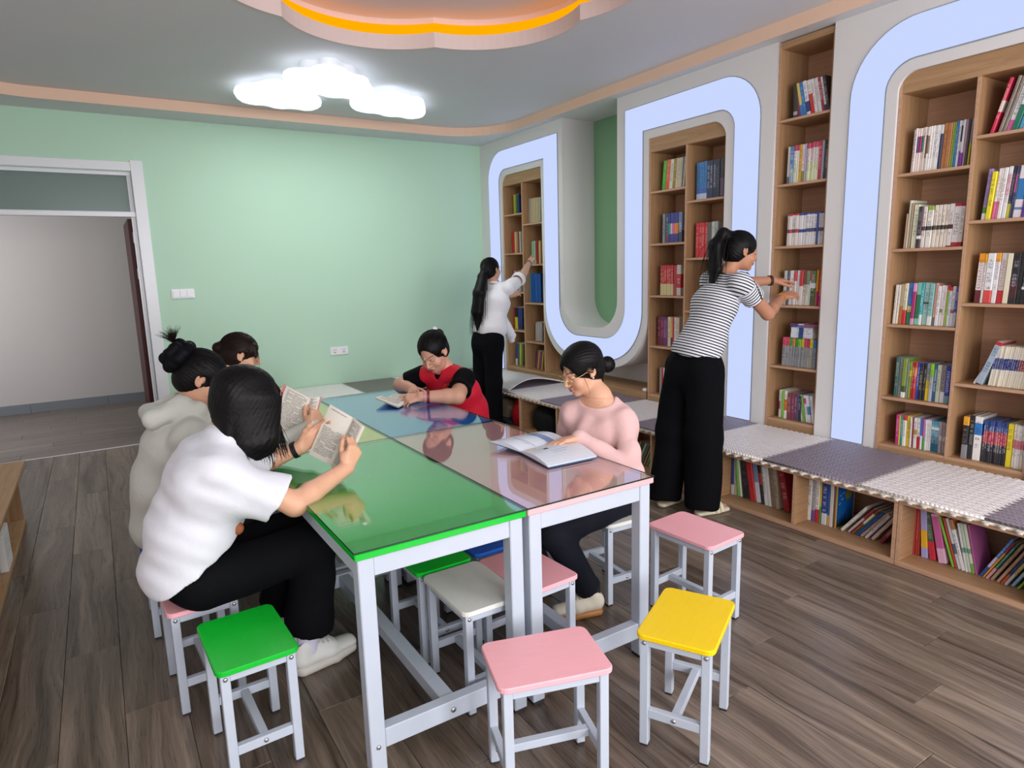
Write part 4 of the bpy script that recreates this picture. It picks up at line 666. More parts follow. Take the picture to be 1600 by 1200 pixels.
# ------------------------------------------------------------------ books: colours, bands and lettering come from each book's own properties
def m_book():
    k = NT('printed_cover'); pos = k.coord('Object')
    def at(nm, out='Color'):
        x = k.n.new('ShaderNodeAttribute'); x.attribute_type = 'OBJECT'; x.attribute_name = nm; return x.outputs[out]
    sp = k.n.new('ShaderNodeSeparateXYZ'); k.link(pos, sp.inputs[0]); x, y, z = sp.outputs
    dm = k.n.new('ShaderNodeSeparateXYZ'); k.link(at('dims', 'Vector'), dm.inputs[0]); w_, h_, seed = dm.outputs
    v = k.math('DIVIDE', z, h_); u = k.math('DIVIDE', y, w_)
    col = at('c_base')
    for i in (1, 2, 3):
        r = k.n.new('ShaderNodeSeparateXYZ'); k.link(at('r_band%d' % i, 'Vector'), r.inputs[0])
        f = k.math('MULTIPLY', k.math('GREATER_THAN', v, r.outputs[0]), k.math('LESS_THAN', v, r.outputs[1]))
        col = k.mix(f, col, at('c_band%d' % i))
    # column of characters down the spine: square cells filled with random strokes
    r = k.n.new('ShaderNodeSeparateXYZ'); k.link(at('r_text', 'Vector'), r.inputs[0])
    cell = k.math('MAXIMUM', k.math('MULTIPLY', w_, 0.52), 0.005)
    gz = k.math('DIVIDE', z, cell); gy = k.math('DIVIDE', k.math('SUBTRACT', y, k.math('MULTIPLY', w_, 0.24)), cell)
    fz = k.math('FRACT', gz); cmb = k.n.new('ShaderNodeCombineXYZ')
    k.link(k.math('FLOOR', k.math('MULTIPLY', gy, 5.0)), cmb.inputs[0]); k.link(k.math('FLOOR', k.math('MULTIPLY', gz, 5.0)), cmb.inputs[1]); k.link(seed, cmb.inputs[2])
    wn = k.n.new('ShaderNodeTexWhiteNoise'); k.link(cmb.outputs[0], wn.inputs['Vector'])
    ink = k.math('GREATER_THAN', wn.outputs['Value'], 0.42)
    for q in (k.math('GREATER_THAN', fz, 0.1), k.math('LESS_THAN', fz, 0.9), k.math('GREATER_THAN', u, 0.2), k.math('LESS_THAN', u, 0.8), k.math('GREATER_THAN', v, r.outputs[0]), k.math('LESS_THAN', v, r.outputs[1]), k.math('LESS_THAN', x, 0.0009)):
        ink = k.math('MULTIPLY', ink, q)
    # gaps between words
    w2 = k.n.new('ShaderNodeTexWhiteNoise'); w2.noise_dimensions = '1D'; k.link(k.math('ADD', k.math('FLOOR', gz), k.math('MULTIPLY', seed, 7.0)), w2.inputs['W'])
    ink = k.math('MULTIPLY', ink, k.math('GREATER_THAN', w2.outputs['Value'], 0.22))
    col = k.mix(k.math('MULTIPLY', ink, 0.66), col, at('c_text'))
    nz = k.noise(pos, 60, 2)
    col = k.mix(k.math('MULTIPLY', nz, 0.10), col, (0.5, 0.5, 0.5))
    k.set(col, 0.38, 0.4); return k.mat
M['book'] = m_book(); M['pages'] = m_plain('page_block', 'e0d8c6', 0.8, 0.2, var=0.06, scale=140)
def book_mesh(w_, h, d):
    b = MB(); t = min(.0014, w_*.16); e = .0025; c = min(.0025, w_*.2)
    b.prism([(0, c), (c, 0), (d, 0), (d, t), (t+c*.5, t), (t, t+c*.5), (t, w_-t-c*.5), (t+c*.5, w_-t), (d, w_-t), (d, w_), (c, w_), (0, w_-c)], 0, h, 0)
    b.box((t, t*.9, e), (d-e, w_-t*.9, h-e), 1)
    return b.mesh('book', [M['book'], M['pages']])
def hexlin(c): return [float(q) for q in lin(c)]
NAMES = [('black', (20, 20, 24)), ('dark grey', (75, 75, 78)), ('grey', (145, 146, 148)), ('white', (232, 230, 230)), ('cream', (226, 218, 190)), ('red', (205, 35, 45)), ('dark red', (125, 28, 40)), ('pink', (222, 160, 195)),
  ('magenta', (200, 50, 130)), ('orange', (230, 110, 40)), ('tan', (178, 145, 110)), ('brown', (120, 85, 60)), ('yellow', (230, 205, 35)), ('green', (95, 165, 60)), ('dark green', (35, 85, 60)), ('teal', (50, 145, 150)),
  ('pale teal', (145, 196, 190)), ('blue', (50, 100, 185)), ('navy', (38, 42, 95)), ('purple', (95, 45, 120)), ('lavender', (165, 155, 210)), ('maroon', (110, 40, 65)), ('olive', (150, 145, 60))]
def colname(c):
    c = c.lstrip('#'); c = ''.join(a+a for a in c) if len(c) == 3 else c
    r, g, b = [int(c[i:i+2], 16) for i in (0, 2, 4)]
    return min(NAMES, key=lambda q: (q[1][0]-r)**2*.9+(q[1][1]-g)**2*1.2+(q[1][2]-b)**2)[0]
ORD = ['first', 'second', 'third', 'fourth', 'fifth', 'sixth', 'seventh', 'eighth', 'ninth', 'tenth', 'eleventh', 'twelfth', 'thirteenth', 'fourteenth', 'fifteenth', 'sixteenth', 'seventeenth', 'eighteenth', 'nineteenth', 'twentieth', 'twenty-first', 'twenty-second', 'twenty-third', 'twenty-fourth', 'twenty-fifth', 'twenty-sixth', 'twenty-seventh', 'twenty-eighth']
def dress(o, w_, h, base, bands, txt, seed):
    o['dims'] = [float(w_), float(h), float(seed)]; o['c_base'] = hexlin(base)
    for i in range(3):
        if i < len(bands):
            rg, c = bands[i].split(':'); a, b_ = rg.split('-'); o['r_band%d' % (i+1)] = [float(a), float(b_), 0.0]; o['c_band%d' % (i+1)] = hexlin(c)
        else: o['r_band%d' % (i+1)] = [2.0, 2.0, 0.0]; o['c_band%d' % (i+1)] = [0.0, 0.0, 0.0]
    o['r_text'] = [.28, .88, 0.0] if txt else [2.0, 2.0, 0.0]; o['c_text'] = hexlin(txt or '000')
def book_row(q):
    p = q.split(); return (*[float(t) for t in p[:4]], p[4], [t[1:] for t in p[5:] if t[0] == 'b'], ''.join(t[1:] for t in p[5:] if t[0] == 't'))
bseed = 0
DEPTHS = {'book': .165, 'picture_book': .17}
for key, phrase, X, z, cat, enc in BOOKS:
    for i, q in enumerate(enc.split(';')):
        y0, w_, h, lean, base, bands, txt = book_row(q); bseed += 1
        r2 = random.Random(bseed); h *= r2.uniform(.99, 1.01)
        ca = math.cos(R_(abs(lean))); wt = max(.004, w_*ca-.0006) if abs(lean) < 20 else max(.005, w_*ca*.95)
        d = DEPTHS[cat]+r2.uniform(-.012, .012)
        o = link(cat, book_mesh(wt, h, d), None, (X+r2.uniform(-.004, .006), y0, z+.0008+(wt*math.sin(R_(-lean)) if lean < 0 else 0)), (R_(lean), 0, 0))
        dress(o, wt, h, base, bands, txt, bseed)
        nm = colname(base)
        if bands:
            big = max(bands, key=lambda q: eval(q.split(':')[0].split('-')[1])-eval(q.split(':')[0].split('-')[0])); n2 = colname(big.split(':')[1])
            if n2 != nm: nm = nm+' and '+n2
        tag(o, '%s %s, %s from left, %s' % (nm, 'book' if cat == 'book' else 'picture book', ORD[i], phrase), cat.replace('_', ' '), ('books on the ' if cat == 'book' else 'picture books in the ')+phrase)
# the small far books past the limit, joined
b = MB(); fm = {}
fmats = []
for key, phrase, X, z, cat, enc in FARBOOKS:
    for q in enc.split(';'):
        y0, w_, h, lean, base, bands, txt = book_row(q)
        if base not in fm: fm[base] = len(fmats)+1; fmats.append(m_plain('far_cover_'+base, base, 0.45, 0.4))
        s, c = math.sin(R_(lean)), math.cos(R_(lean)); sub = MB().box((0, .0013, 0), (.16, w_-.0013, h*(1-.012*((len(b.v)//16) % 3))), fm[base]).box((.004, .001, h), (.156, w_-.001, h+.0006), 0)
        vs = [(X+p[0], y0+p[1]*c-p[2]*s, z+.001+p[1]*s+p[2]*c+(w_*-s if s < 0 else 0)) for p in sub.v]
        n = len(b.v); b.v += vs
        for f, m_ in zip(sub.f, sub.m): b.f.append([i+n for i in f]); b.m.append(m_); b.smooth.append(False)
        if bands:
            rg, cc = bands[0].split(':'); a, e_ = [float(t) for t in rg.split('-')]
            if cc not in fm: fm[cc] = len(fmats)+1; fmats.append(m_plain('far_cover_'+cc, cc, 0.45, 0.4))
            b.box((X-.0006, y0+.0006, z+a*h+.001), (X+.01, y0+w_-.0006, z+e_*h), fm[cc])
o = b.build('far_books', [M['pages']]+fmats); tag(o, 'small rows of books on the shelves of the far bookcase', 'books', kind='stuff')
# books lying on top of the grey series in the narrow bookcase
stack = [('e4e8f0', ['.36-.58:2a4a90'], 2.645, .165, .014)]*5+[('7a2050', ['.1-.4:3a6ab8'], 2.612, .205, .008), ('2f62b4', ['.5-.9:8a2a5a'], 2.612, .205, .008), ('8a1f4a', ['.3-.5:dde'], 2.612, .205, .008)]
zz = .81+.2045
for i, (base, bands, y0, ln, th) in enumerate(stack):
    bseed += 1
    o = link('book', book_mesh(th, ln+random.uniform(-.004, .004), .15), None, (4.085+random.uniform(-.004, .004), y0+ln, zz+.001), (R_(90), 0, 0))
    o.rotation_euler = (R_(90), 0, 0); o.location.z = zz+.0005; zz += th+.0006
    dress(o, th, ln, base, bands, '446' if i < 5 else 'ddd', bseed)
    tag(o, '%s book lying flat, %s from the bottom of the small stack, narrow bookcase' % (['white and blue', 'maroon', 'blue', 'dark pink'][0 if i < 5 else i-4], ORD[i]), 'book', 'books lying on the narrow bookcase stack')
# white volumes in the low bench on the left
for i in range(12):
    bseed += 1; w_ = .016
    o = link('book', book_mesh(w_-.001, .21+.004*math.sin(i*2.2), .16), None, (-.552, 4.41-i*.0175, .029), (0, 0, R_(180)))
    dress(o, w_, .21, 'e8e8e4', [], '888', bseed)
    tag(o, 'thin white volume, %s counted from the far end, low bench by the left edge' % ORD[i], 'book', 'white volumes in the left bench')
# night-sky picture on the big picture book cover: flat print, moon, birds and trees
for o in bpy.data.objects:
    if o.get('group', '').endswith('night-sky cover') and ', ninth from' in o['label']:
        h = o['dims'][1]; d = .168; pr = MB()
        pr.box((.004, -.0006, .004), (d-.004, -.0002, h-.004), 0)
        pr.prism([(d*.66+.032*math.cos(a*math.pi/10), h*.72+.032*math.sin(a*math.pi/10)) for a in range(20)], -.0011, -.0006, 1, axis='y')
        for q in range(9):
            cx = .012+q*.018; hh = .05+.035*((q*37) % 5)/5
            pr.prism([(cx-.011, .004), (cx+.011, .004), (cx, .004+hh)], -.0012, -.0006, 2, axis='y')
        for bx, bz in ((.03, .19), (.05, .165), (.026, .14), (.06, .2)):
            pr.prism([(bx-.009, bz), (bx, bz-.004), (bx+.010, bz+.007), (bx, bz+.001)], -.0011, -.0006, 3, axis='y')
        pr.build('cover_print', [m_plain('night_blue_print', '1462b0', .35), m_plain('moon_print', '8a7a3a', .35), m_plain('tree_print', '122a20', .4), m_plain('bird_print', 'dfe8f0', .4)], o)
# bundles in the bench compartments by the red vest
def lump(name, label, cat, loc, size, col, seed, cuts=3, flat=.35):
    import bmesh
    bm = bmesh.new(); bmesh.ops.create_icosphere(bm, subdivisions=4, radius=1.0); rr = random.Random(seed)
    ph = [(Vector((rr.uniform(-1, 1), rr.uniform(-1, 1), rr.uniform(-1, 1))).normalized()*rr.uniform(2, 7), rr.uniform(0, 6)) for _ in range(9)]
    for v in bm.verts:
        p = v.co.copy(); q = 1+sum(math.sin(p.dot(k_)+a)*.035 for k_, a in ph)
        p = Vector([math.copysign(abs(c)**.72, c) for c in p])*q
        p.z = max(p.z, -.82)
        v.co = Vector((p.x*size[0]/2, p.y*size[1]/2, (p.z+.82)*size[2]/1.85))
    for f in bm.faces: f.smooth = True
    me = bpy.data.meshes.new(name); bm.to_mesh(me); bm.free(); me.materials.append(m_plain(name+'_cloth', col, .8, .2, var=.15, scale=25, bump=.4))
    return tag(link(name, me, None, loc), label, cat)
lump('bag', 'black soft bag stuffed into the bench compartment', 'bag', (3.44, 4.78, .029), (.24, .44, .25), '0e0f0f', 3)
lump('cushion', 'khaki brown cushion in the far bench compartment', 'cushion', (3.42, 5.48, .085), (.2, .30, .17), '8a7a66', 5)
lump('folded_jacket', 'dark grey folded jacket under the khaki cushion', 'jacket', (3.42, 5.46, .029), (.22, .34, .056), '3c4450', 6)
lump('red_vest', 'red cloth vest pushed beside the khaki cushion', 'vest', (3.40, 5.22, .029), (.17, .20, .285), 'b01020', 8)
pg = MB(); pg.box((0, 0, 0), (.03, .045, .022), 0, .003); pg.box((.006, .010, .022), (.024, .035, .026), 0, .001)
tag(pg.build('power_plug', M['plastic'], None, (4.06, 4.215, .4305)), 'small white plug block on the ledge beside the middle bookcase', 'plug')
# ------------------------------------------------------------------ figures: distance fields meshed into one continuous surface
F32 = np.float32
def A3(p): return np.array(p, float)
def nrm(v): v = A3(v); return v/np.linalg.norm(v)
def frame(fwd, up):
    f = nrm(fwd); u = A3(up); u = nrm(u-f*u.dot(f)); return np.array([np.cross(f, u), f, u])      # rows: right, forward, up
def smin(a, b, k):
    if k <= 1e-6: return np.minimum(a, b)
    h = np.clip(.5+.5*(b-a)/k, 0, 1); return b+(a-b)*h-k*h*(1-h)
def _bb(s):
    t = s[0]
    if t == 'c': r = max(s[3], s[4]); return np.minimum(s[1], s[2])-r, np.maximum(s[1], s[2])+r
    if t == 'e': r = max(s[2]); return A3(s[1])-r, A3(s[1])+r
    if t == 'k': r = max(max(s[3]), max(s[4])); return np.minimum(s[1], s[2])-r, np.maximum(s[1], s[2])+r
    if t == 'b': r = float(np.linalg.norm(s[2])); return A3(s[1])-r, A3(s[1])+r
def ell_d(q, r):
    k0 = np.sqrt(sum((c/v)**2 for c, v in zip(q, r))); k1 = np.sqrt(sum((c/(v*v))**2 for c, v in zip(q, r)))+1e-9
    return k0*(k0-1)/k1
def _dist(s, X, Y, Z):
    t = s[0]
    if t == 'c':
        a, b = A3(s[1]), A3(s[2]); ba = b-a; L2 = max(ba.dot(ba), 1e-12)
        px, py, pz = X-F32(a[0]), Y-F32(a[1]), Z-F32(a[2])
        h = np.clip((px*F32(ba[0])+py*F32(ba[1])+pz*F32(ba[2]))/F32(L2), 0, 1)
        return np.sqrt((px-h*F32(ba[0]))**2+(py-h*F32(ba[1]))**2+(pz-h*F32(ba[2]))**2)-(F32(s[3])+h*F32(s[4]-s[3]))
    if t == 'e':
        c = A3(s[1]); R = s[3] if len(s) > 3 and s[3] is not None else np.eye(3)
        px, py, pz = X-F32(c[0]), Y-F32(c[1]), Z-F32(c[2])
        q = [px*F32(R[i][0])+py*F32(R[i][1])+pz*F32(R[i][2]) for i in range(3)]
        return ell_d(q, [F32(v) for v in s[2]])
    if t == 'k':
        a, b = A3(s[1]), A3(s[2]); ba = b-a; L = max(np.linalg.norm(ba), 1e-6); ax = ba/L
        u = A3(s[5]); u = nrm(u-ax*u.dot(ax)); v = np.cross(ax, u)
        px, py, pz = X-F32(a[0]), Y-F32(a[1]), Z-F32(a[2])
        dot = lambda w: px*F32(w[0])+py*F32(w[1])+pz*F32(w[2])
        al = dot(ax); h = np.clip(al/F32(L), 0, 1)
        rw = F32(s[3][0])+h*F32(s[4][0]-s[3][0]); rd = F32(s[3][1])+h*F32(s[4][1]-s[3][1]); e = al-h*F32(L)
        qu, qv = dot(u), dot(v); rm = np.minimum(rw, rd)
        k0 = np.sqrt((qu/rw)**2+(qv/rd)**2+(e/rm)**2); k1 = np.sqrt((qu/rw**2)**2+(qv/rd**2)**2+(e/rm**2)**2)+F32(1e-9)
        return k0*(k0-1)/k1
    if t == 'b':
        c = A3(s[1]); R = s[3]; rr = s[4]; px, py, pz = X-F32(c[0]), Y-F32(c[1]), Z-F32(c[2])
        q = [np.abs(px*F32(R[i][0])+py*F32(R[i][1])+pz*F32(R[i][2]))-F32(s[2][i]-rr) for i in range(3)]
        return np.sqrt(sum(np.maximum(v, 0)**2 for v in q))+np.minimum(np.maximum(np.maximum(q[0], q[1]), q[2]), 0)-F32(rr)
def ev(shapes, xs, ys, zs):
    """shapes: (shape tuple, k, op) ; op u union, s subtract, i intersect; ('plane', point, normal, k); ('noise', amp, waves); ('group', shapes, k)"""
    d = np.full((len(xs), len(ys), len(zs)), 0.2, F32); X, Y, Z = xs[:, None, None], ys[None, :, None], zs[None, None, :]
    for it in shapes:
        if it[0] == 'plane':
            p, n = A3(it[1]), nrm(it[2]); q = (X-F32(p[0]))*F32(n[0])+(Y-F32(p[1]))*F32(n[1])+(Z-F32(p[2]))*F32(n[2])
            d = -smin(-d, -q, it[3]) if it[3] > 0 else np.maximum(d, q); continue
        if it[0] == 'noise':
            band = d < .03; g = np.zeros_like(d)
            for wv, ph in it[2]: g += np.sin(X*F32(wv[0])+Y*F32(wv[1])+Z*F32(wv[2])+F32(ph))
            d = d+np.where(band, g*F32(it[1]/max(1, len(it[2]))**.5), 0); continue
        if it[0] == 'groove':      # hair combed along meridians between two poles
            a, ax, n_, amp = A3(it[1]), nrm(it[2]), it[3], it[4]; u = nrm(np.cross(ax, (0.31, .2, .93) if abs(ax[2]) < .9 else (1, 0, 0))); v = np.cross(ax, u)
            px, py, pz = X-F32(a[0]), Y-F32(a[1]), Z-F32(a[2])
            th = np.arctan2(px*F32(v[0])+py*F32(v[1])+pz*F32(v[2]), px*F32(u[0])+py*F32(u[1])+pz*F32(u[2]))
            d = d+np.where(np.abs(d) < .02, F32(amp)*(np.sin(th*n_)+.6*np.sin(th*(n_*2.3)+1.3)), 0); continue
        if it[0] == 'group':
            d = smin(d, ev(it[1], xs, ys, zs), it[2]); continue
        s, k, op = it; lo, hi = _bb(s); m = max(.03, k*1.5)
        i0, i1 = np.searchsorted(xs, (lo[0]-m, hi[0]+m)); j0, j1 = np.searchsorted(ys, (lo[1]-m, hi[1]+m)); k0, k1 = np.searchsorted(zs, (lo[2]-m, hi[2]+m))
        if op == 'i':
            q = np.full_like(d, .2)
            if i1 > i0 and j1 > j0 and k1 > k0: q[i0:i1, j0:j1, k0:k1] = _dist(s, X[i0:i1], Y[:, j0:j1], Z[:, :, k0:k1])
            d = -smin(-d, -q, k); continue
        if i1 <= i0 or j1 <= j0 or k1 <= k0: continue
        q = _dist(s, X[i0:i1], Y[:, j0:j1], Z[:, :, k0:k1]).astype(F32); sub = d[i0:i1, j0:j1, k0:k1]
        d[i0:i1, j0:j1, k0:k1] = smin(sub, q, F32(k)) if op == 'u' else -smin(-sub, q, F32(k))
    return d
def nets(d, xs, ys, zs):
    d = d.copy(); d[[0, -1]] = np.maximum(d[[0, -1]], 1e-4); d[:, [0, -1]] = np.maximum(d[:, [0, -1]], 1e-4); d[:, :, [0, -1]] = np.maximum(d[:, :, [0, -1]], 1e-4)
    s = d < 0; nx, ny, nz = d.shape
    c = s[:-1, :-1, :-1].astype(np.int8)
    for a in (0, 1):
        for b in (0, 1):
            for e in (0, 1):
                if a+b+e: c = c+s[a:nx-1+a, b:ny-1+b, e:nz-1+e]
    act = (c > 0) & (c < 8); I, J, K = np.nonzero(act); n = len(I)
    if n == 0: return np.zeros((0, 3)), np.zeros((0, 4), int)
    idx = np.full(act.shape, -1, np.int64); idx[I, J, K] = np.arange(n)
    acc = np.zeros((n, 3)); cnt = np.zeros(n)
    corners = [(a, b, e) for a in (0, 1) for b in (0, 1) for e in (0, 1)]
    for ax in range(3):
        for c0 in corners:
            if c0[ax]: continue
            c1 = list(c0); c1[ax] = 1
            v0 = d[I+c0[0], J+c0[1], K+c0[2]]; v1 = d[I+c1[0], J+c1[1], K+c1[2]]
            m = (v0 < 0) != (v1 < 0); t = np.where(m, v0/np.where(m, v0-v1, 1), 0)
            p = np.empty((n, 3)); cc = [np.full(n, float(q)) for q in c0]; cc[ax] = t
            for q in range(3): p[:, q] = cc[q]
            acc[m] += p[m]; cnt[m] += 1
    f = acc/np.maximum(cnt, 1)[:, None]
    V = np.stack([xs[I]+f[:, 0]*(xs[I+1]-xs[I]), ys[J]+f[:, 1]*(ys[J+1]-ys[J]), zs[K]+f[:, 2]*(zs[K+1]-zs[K])], 1)
    Q = []
    e = s[:-1, 1:-1, 1:-1] != s[1:, 1:-1, 1:-1]; i, j, k = np.nonzero(e); j += 1; k += 1; fl = s[i, j, k]
    q = np.stack([idx[i, j-1, k-1], idx[i, j, k-1], idx[i, j, k], idx[i, j-1, k]], 1); q[~fl] = q[~fl][:, ::-1]; Q.append(q)
    e = s[1:-1, :-1, 1:-1] != s[1:-1, 1:, 1:-1]; i, j, k = np.nonzero(e); i += 1; k += 1; fl = s[i, j, k]
    q = np.stack([idx[i-1, j, k-1], idx[i-1, j, k], idx[i, j, k], idx[i, j, k-1]], 1); q[~fl] = q[~fl][:, ::-1]; Q.append(q)
    e = s[1:-1, 1:-1, :-1] != s[1:-1, 1:-1, 1:]; i, j, k = np.nonzero(e); i += 1; j += 1; fl = s[i, j, k]
    q = np.stack([idx[i-1, j-1, k], idx[i, j-1, k], idx[i, j, k], idx[i-1, j, k]], 1); q[~fl] = q[~fl][:, ::-1]; Q.append(q)
    return V, np.concatenate(Q)
def bounds(shapes):
    lo, hi = np.full(3, 1e9), np.full(3, -1e9)
    for it in shapes:
        if it[0] == 'group': a, b = bounds(it[1])
        elif isinstance(it[0], tuple) and it[2] == 'u': a, b = _bb(it[0])
        else: continue
        lo, hi = np.minimum(lo, a), np.maximum(hi, b)
    return lo, hi
def grid(lo, hi, h): return [np.arange(lo[i]-2*h, hi[i]+3*h, h).astype(F32) for i in range(3)]
def field_mesh(shapes, h, fine=(), hf=.0026):
    """meshes the field at step h, and again at step hf inside the fine boxes (the coarse surface stops just inside them)"""
    lo, hi = bounds(shapes); g = grid(lo, hi, h); d = ev(shapes, *g)
    for a, b in fine:
        m = h*.8; i0, i1 = np.searchsorted(g[0], (a[0]+m, b[0]-m)); j0, j1 = np.searchsorted(g[1], (a[1]+m, b[1]-m)); k0, k1 = np.searchsorted(g[2], (a[2]+m, b[2]-m))
        d[i0:i1, j0:j1, k0:k1] = .05
    Vs, Qs = nets(d, *g); V = [Vs]; Q = [Qs]; n = len(Vs)
    for a, b in fine:
        g = [np.arange(a[i], b[i]+hf, hf).astype(F32) for i in range(3)]; v, q = nets(ev(shapes, *g), *g); V.append(v); Q.append(q+n); n += len(v)
    return np.concatenate(V), np.concatenate(Q)
TRI = [0]
def skinned(name, shapes, h, mat, org, parent=None, fine=(), hf=.0026, colf=None):
    V, Q = field_mesh(shapes, h, fine, hf); TRI[0] += len(Q)*2
    me = bpy.data.meshes.new(name); W = (V-A3(org)).astype(F32); n = len(V); m = len(Q)
    me.vertices.add(n); me.vertices.foreach_set('co', W.ravel()); me.loops.add(m*4); me.polygons.add(m)
    me.loops.foreach_set('vertex_index', Q.astype(np.int32).ravel()); me.polygons.foreach_set('loop_start', np.arange(0, m*4, 4, dtype=np.int32))
    me.polygons.foreach_set('use_smooth', np.ones(m, bool)); me.update(calc_edges=True); me.materials.append(mat)
    if colf is not None:
        c = np.ones((n, 4), F32); c[:, :3] = colf(V); at = me.color_attributes.new('tone', 'FLOAT_COLOR', 'POINT'); at.data.foreach_set('color', c.ravel())
    o = bpy.data.objects.new(name, me); COL.objects.link(o)
    if parent: o.parent = parent
    else: o.location = org
    return o
def U(s, k=.012): return (s, k, 'u')
def S(s, k=.006): return (s, k, 's')

def ik(a, c, l1, l2, pole):
    a, c = A3(a), A3(c); v = c-a; L = np.linalg.norm(v); Lm = min(L, (l1+l2)*.999); ax = v/L
    x = (l1*l1-l2*l2+Lm*Lm)/(2*Lm); y = math.sqrt(max(l1*l1-x*x, 0)); p = A3(pole)-ax*ax.dot(A3(pole)); return a+ax*x+nrm(p)*y
def hand(wr, d, n, s, curl=(.3, .35, .4, .45), k1=.75, spread=.06, thumb=(.55, .8, -.25), tc=.25, sc=.95, bend=1.0):
    d = nrm(d); n = A3(n); n = nrm(n-d*n.dot(d)); s = A3(s); s = nrm(s-d*s.dot(d)-n*s.dot(n)); w = A3(wr); out = []
    P = lambda a, b, c: w+(d*a+s*b+n*c)*sc
    for b0, b1, e, r in ((.015, .027, .080, .0125), (.005, .0095, .085, .013), (-.006, -.0095, .081, .0125), (-.016, -.0265, .072, .0115)):
        out.append(U(('c', P(.0, b0*.8, 0), P(e, b1, .002), .0155*sc, r*sc), .010))
    out.append(U(('c', P(.0, .012, -.004), P(.045, .030, -.010), .016*sc, .014*sc), .012))
    tips = []
    for i, (b, e, ls, r) in enumerate(((.027, .082, (.041, .024, .021), .0084), (.0095, .088, (.045, .028, .022), .0087), (-.0095, .083, (.042, .026, .021), .0083), (-.0265, .073, (.033, .020, .019), .0074))):
        p = P(e, b, .001); dd = nrm(d+s*(spread*(1.5-i))); a = 0
        for q, L in enumerate(ls):
            a += curl[i]*(1.0, k1, k1*.8)[q]*bend; v = dd*math.cos(a)-n*math.sin(a); p2 = p+v*L*sc
            out.append(U(('c', p, p2, (r-.0006*q)*sc, (r-.0006*(q+1))*sc), .0035 if q else .007)); p = p2
        tips.append(p)
    p = P(.030, .030, -.010); v = nrm(d*thumb[0]+s*thumb[1]+n*thumb[2]); v2 = nrm(v*math.cos(tc)-s*math.sin(tc)*.8+d*math.sin(tc)*.6); v3 = nrm(v2*math.cos(tc)-s*math.sin(tc)*.6+d*math.sin(tc)*.5)
    for L, vv, r0, r1 in ((.040, v, .0125, .0108), (.030, v2, .0108, .0100), (.025, v3, .0100, .0080)):
        p2 = p+vv*L*sc; out.append(U(('c', p, p2, r0*sc, r1*sc), .006)); p = p2
    tips.append(p)
    return out, tips
def head_shapes(H, R, sc=1.0, mouth=0.0):
    L = lambda x, y, z: A3(H)+(R[0]*x+R[1]*y+R[2]*z)*sc
    E = lambda c, r, k=.014, op='u', rot=None: (('e', L(*c), [v*sc for v in r], R if rot is None else rot), k, op)
    C = lambda a, b, r1, r2, k=.008: (('c', L(*a), L(*b), r1*sc, r2*sc), k, 'u')
    o = [E((0, -.014, .030), (.0735, .093, .078)), E((0, .028, -.028), (.061, .062, .084), .02), E((0, .036, -.074), (.046, .046, .034), .02), E((0, .071, -.097), (.019, .017, .015), .018)]
    for q in (-1, 1):
        o += [E((q*.037, .060, -.040), (.026, .024, .026), .02), E((q*.031, .0865, -.002), (.019, .010, .0125), .010, 's'), E((q*.031, .0755, -.004), (.0135, .0125, .0115), .003),
              C((q*.012, .0885, .014), (q*.047, .072, .014), .0075, .006, .012)]
    o += [C((0, .088, .004), (0, .1095, -.033), .0072, .0088, .009), E((0, .108, -.036), (.0095, .0085, .0080), .006)]
    for q in (-1, 1): o += [E((q*.0115, .0985, -.0385), (.0068, .008, .0062), .005), E((q*.006, .1055, -.0445), (.003, .004, .002), .002, 's')]
    o += [E((0, .0935, -.0615), (.0205, .0075, .0042), .004), E((0, .0915, -.0710), (.0170, .0075, .0054), .004), E((0, .101, -.0663-mouth), (.020, .004, .0009+mouth), .0015, 's')]
    for q in (-1, 1):
        rot = np.array([R[0]*.93+R[1]*(-.36*q)*-1, R[1]*.93-R[0]*(-.36*q)*-1, R[2]]); rot = np.array([nrm(v) for v in rot])
        o += [E((q*.0755, -.008, -.006), (.0075, .0185, .0315), .006, 'u', rot), E((q*.0815, -.004, -.003), (.0055, .0105, .019), .004, 's', rot), E((q*.0745, .000, -.030), (.006, .009, .010), .005, 'u', rot)]
    return o, L
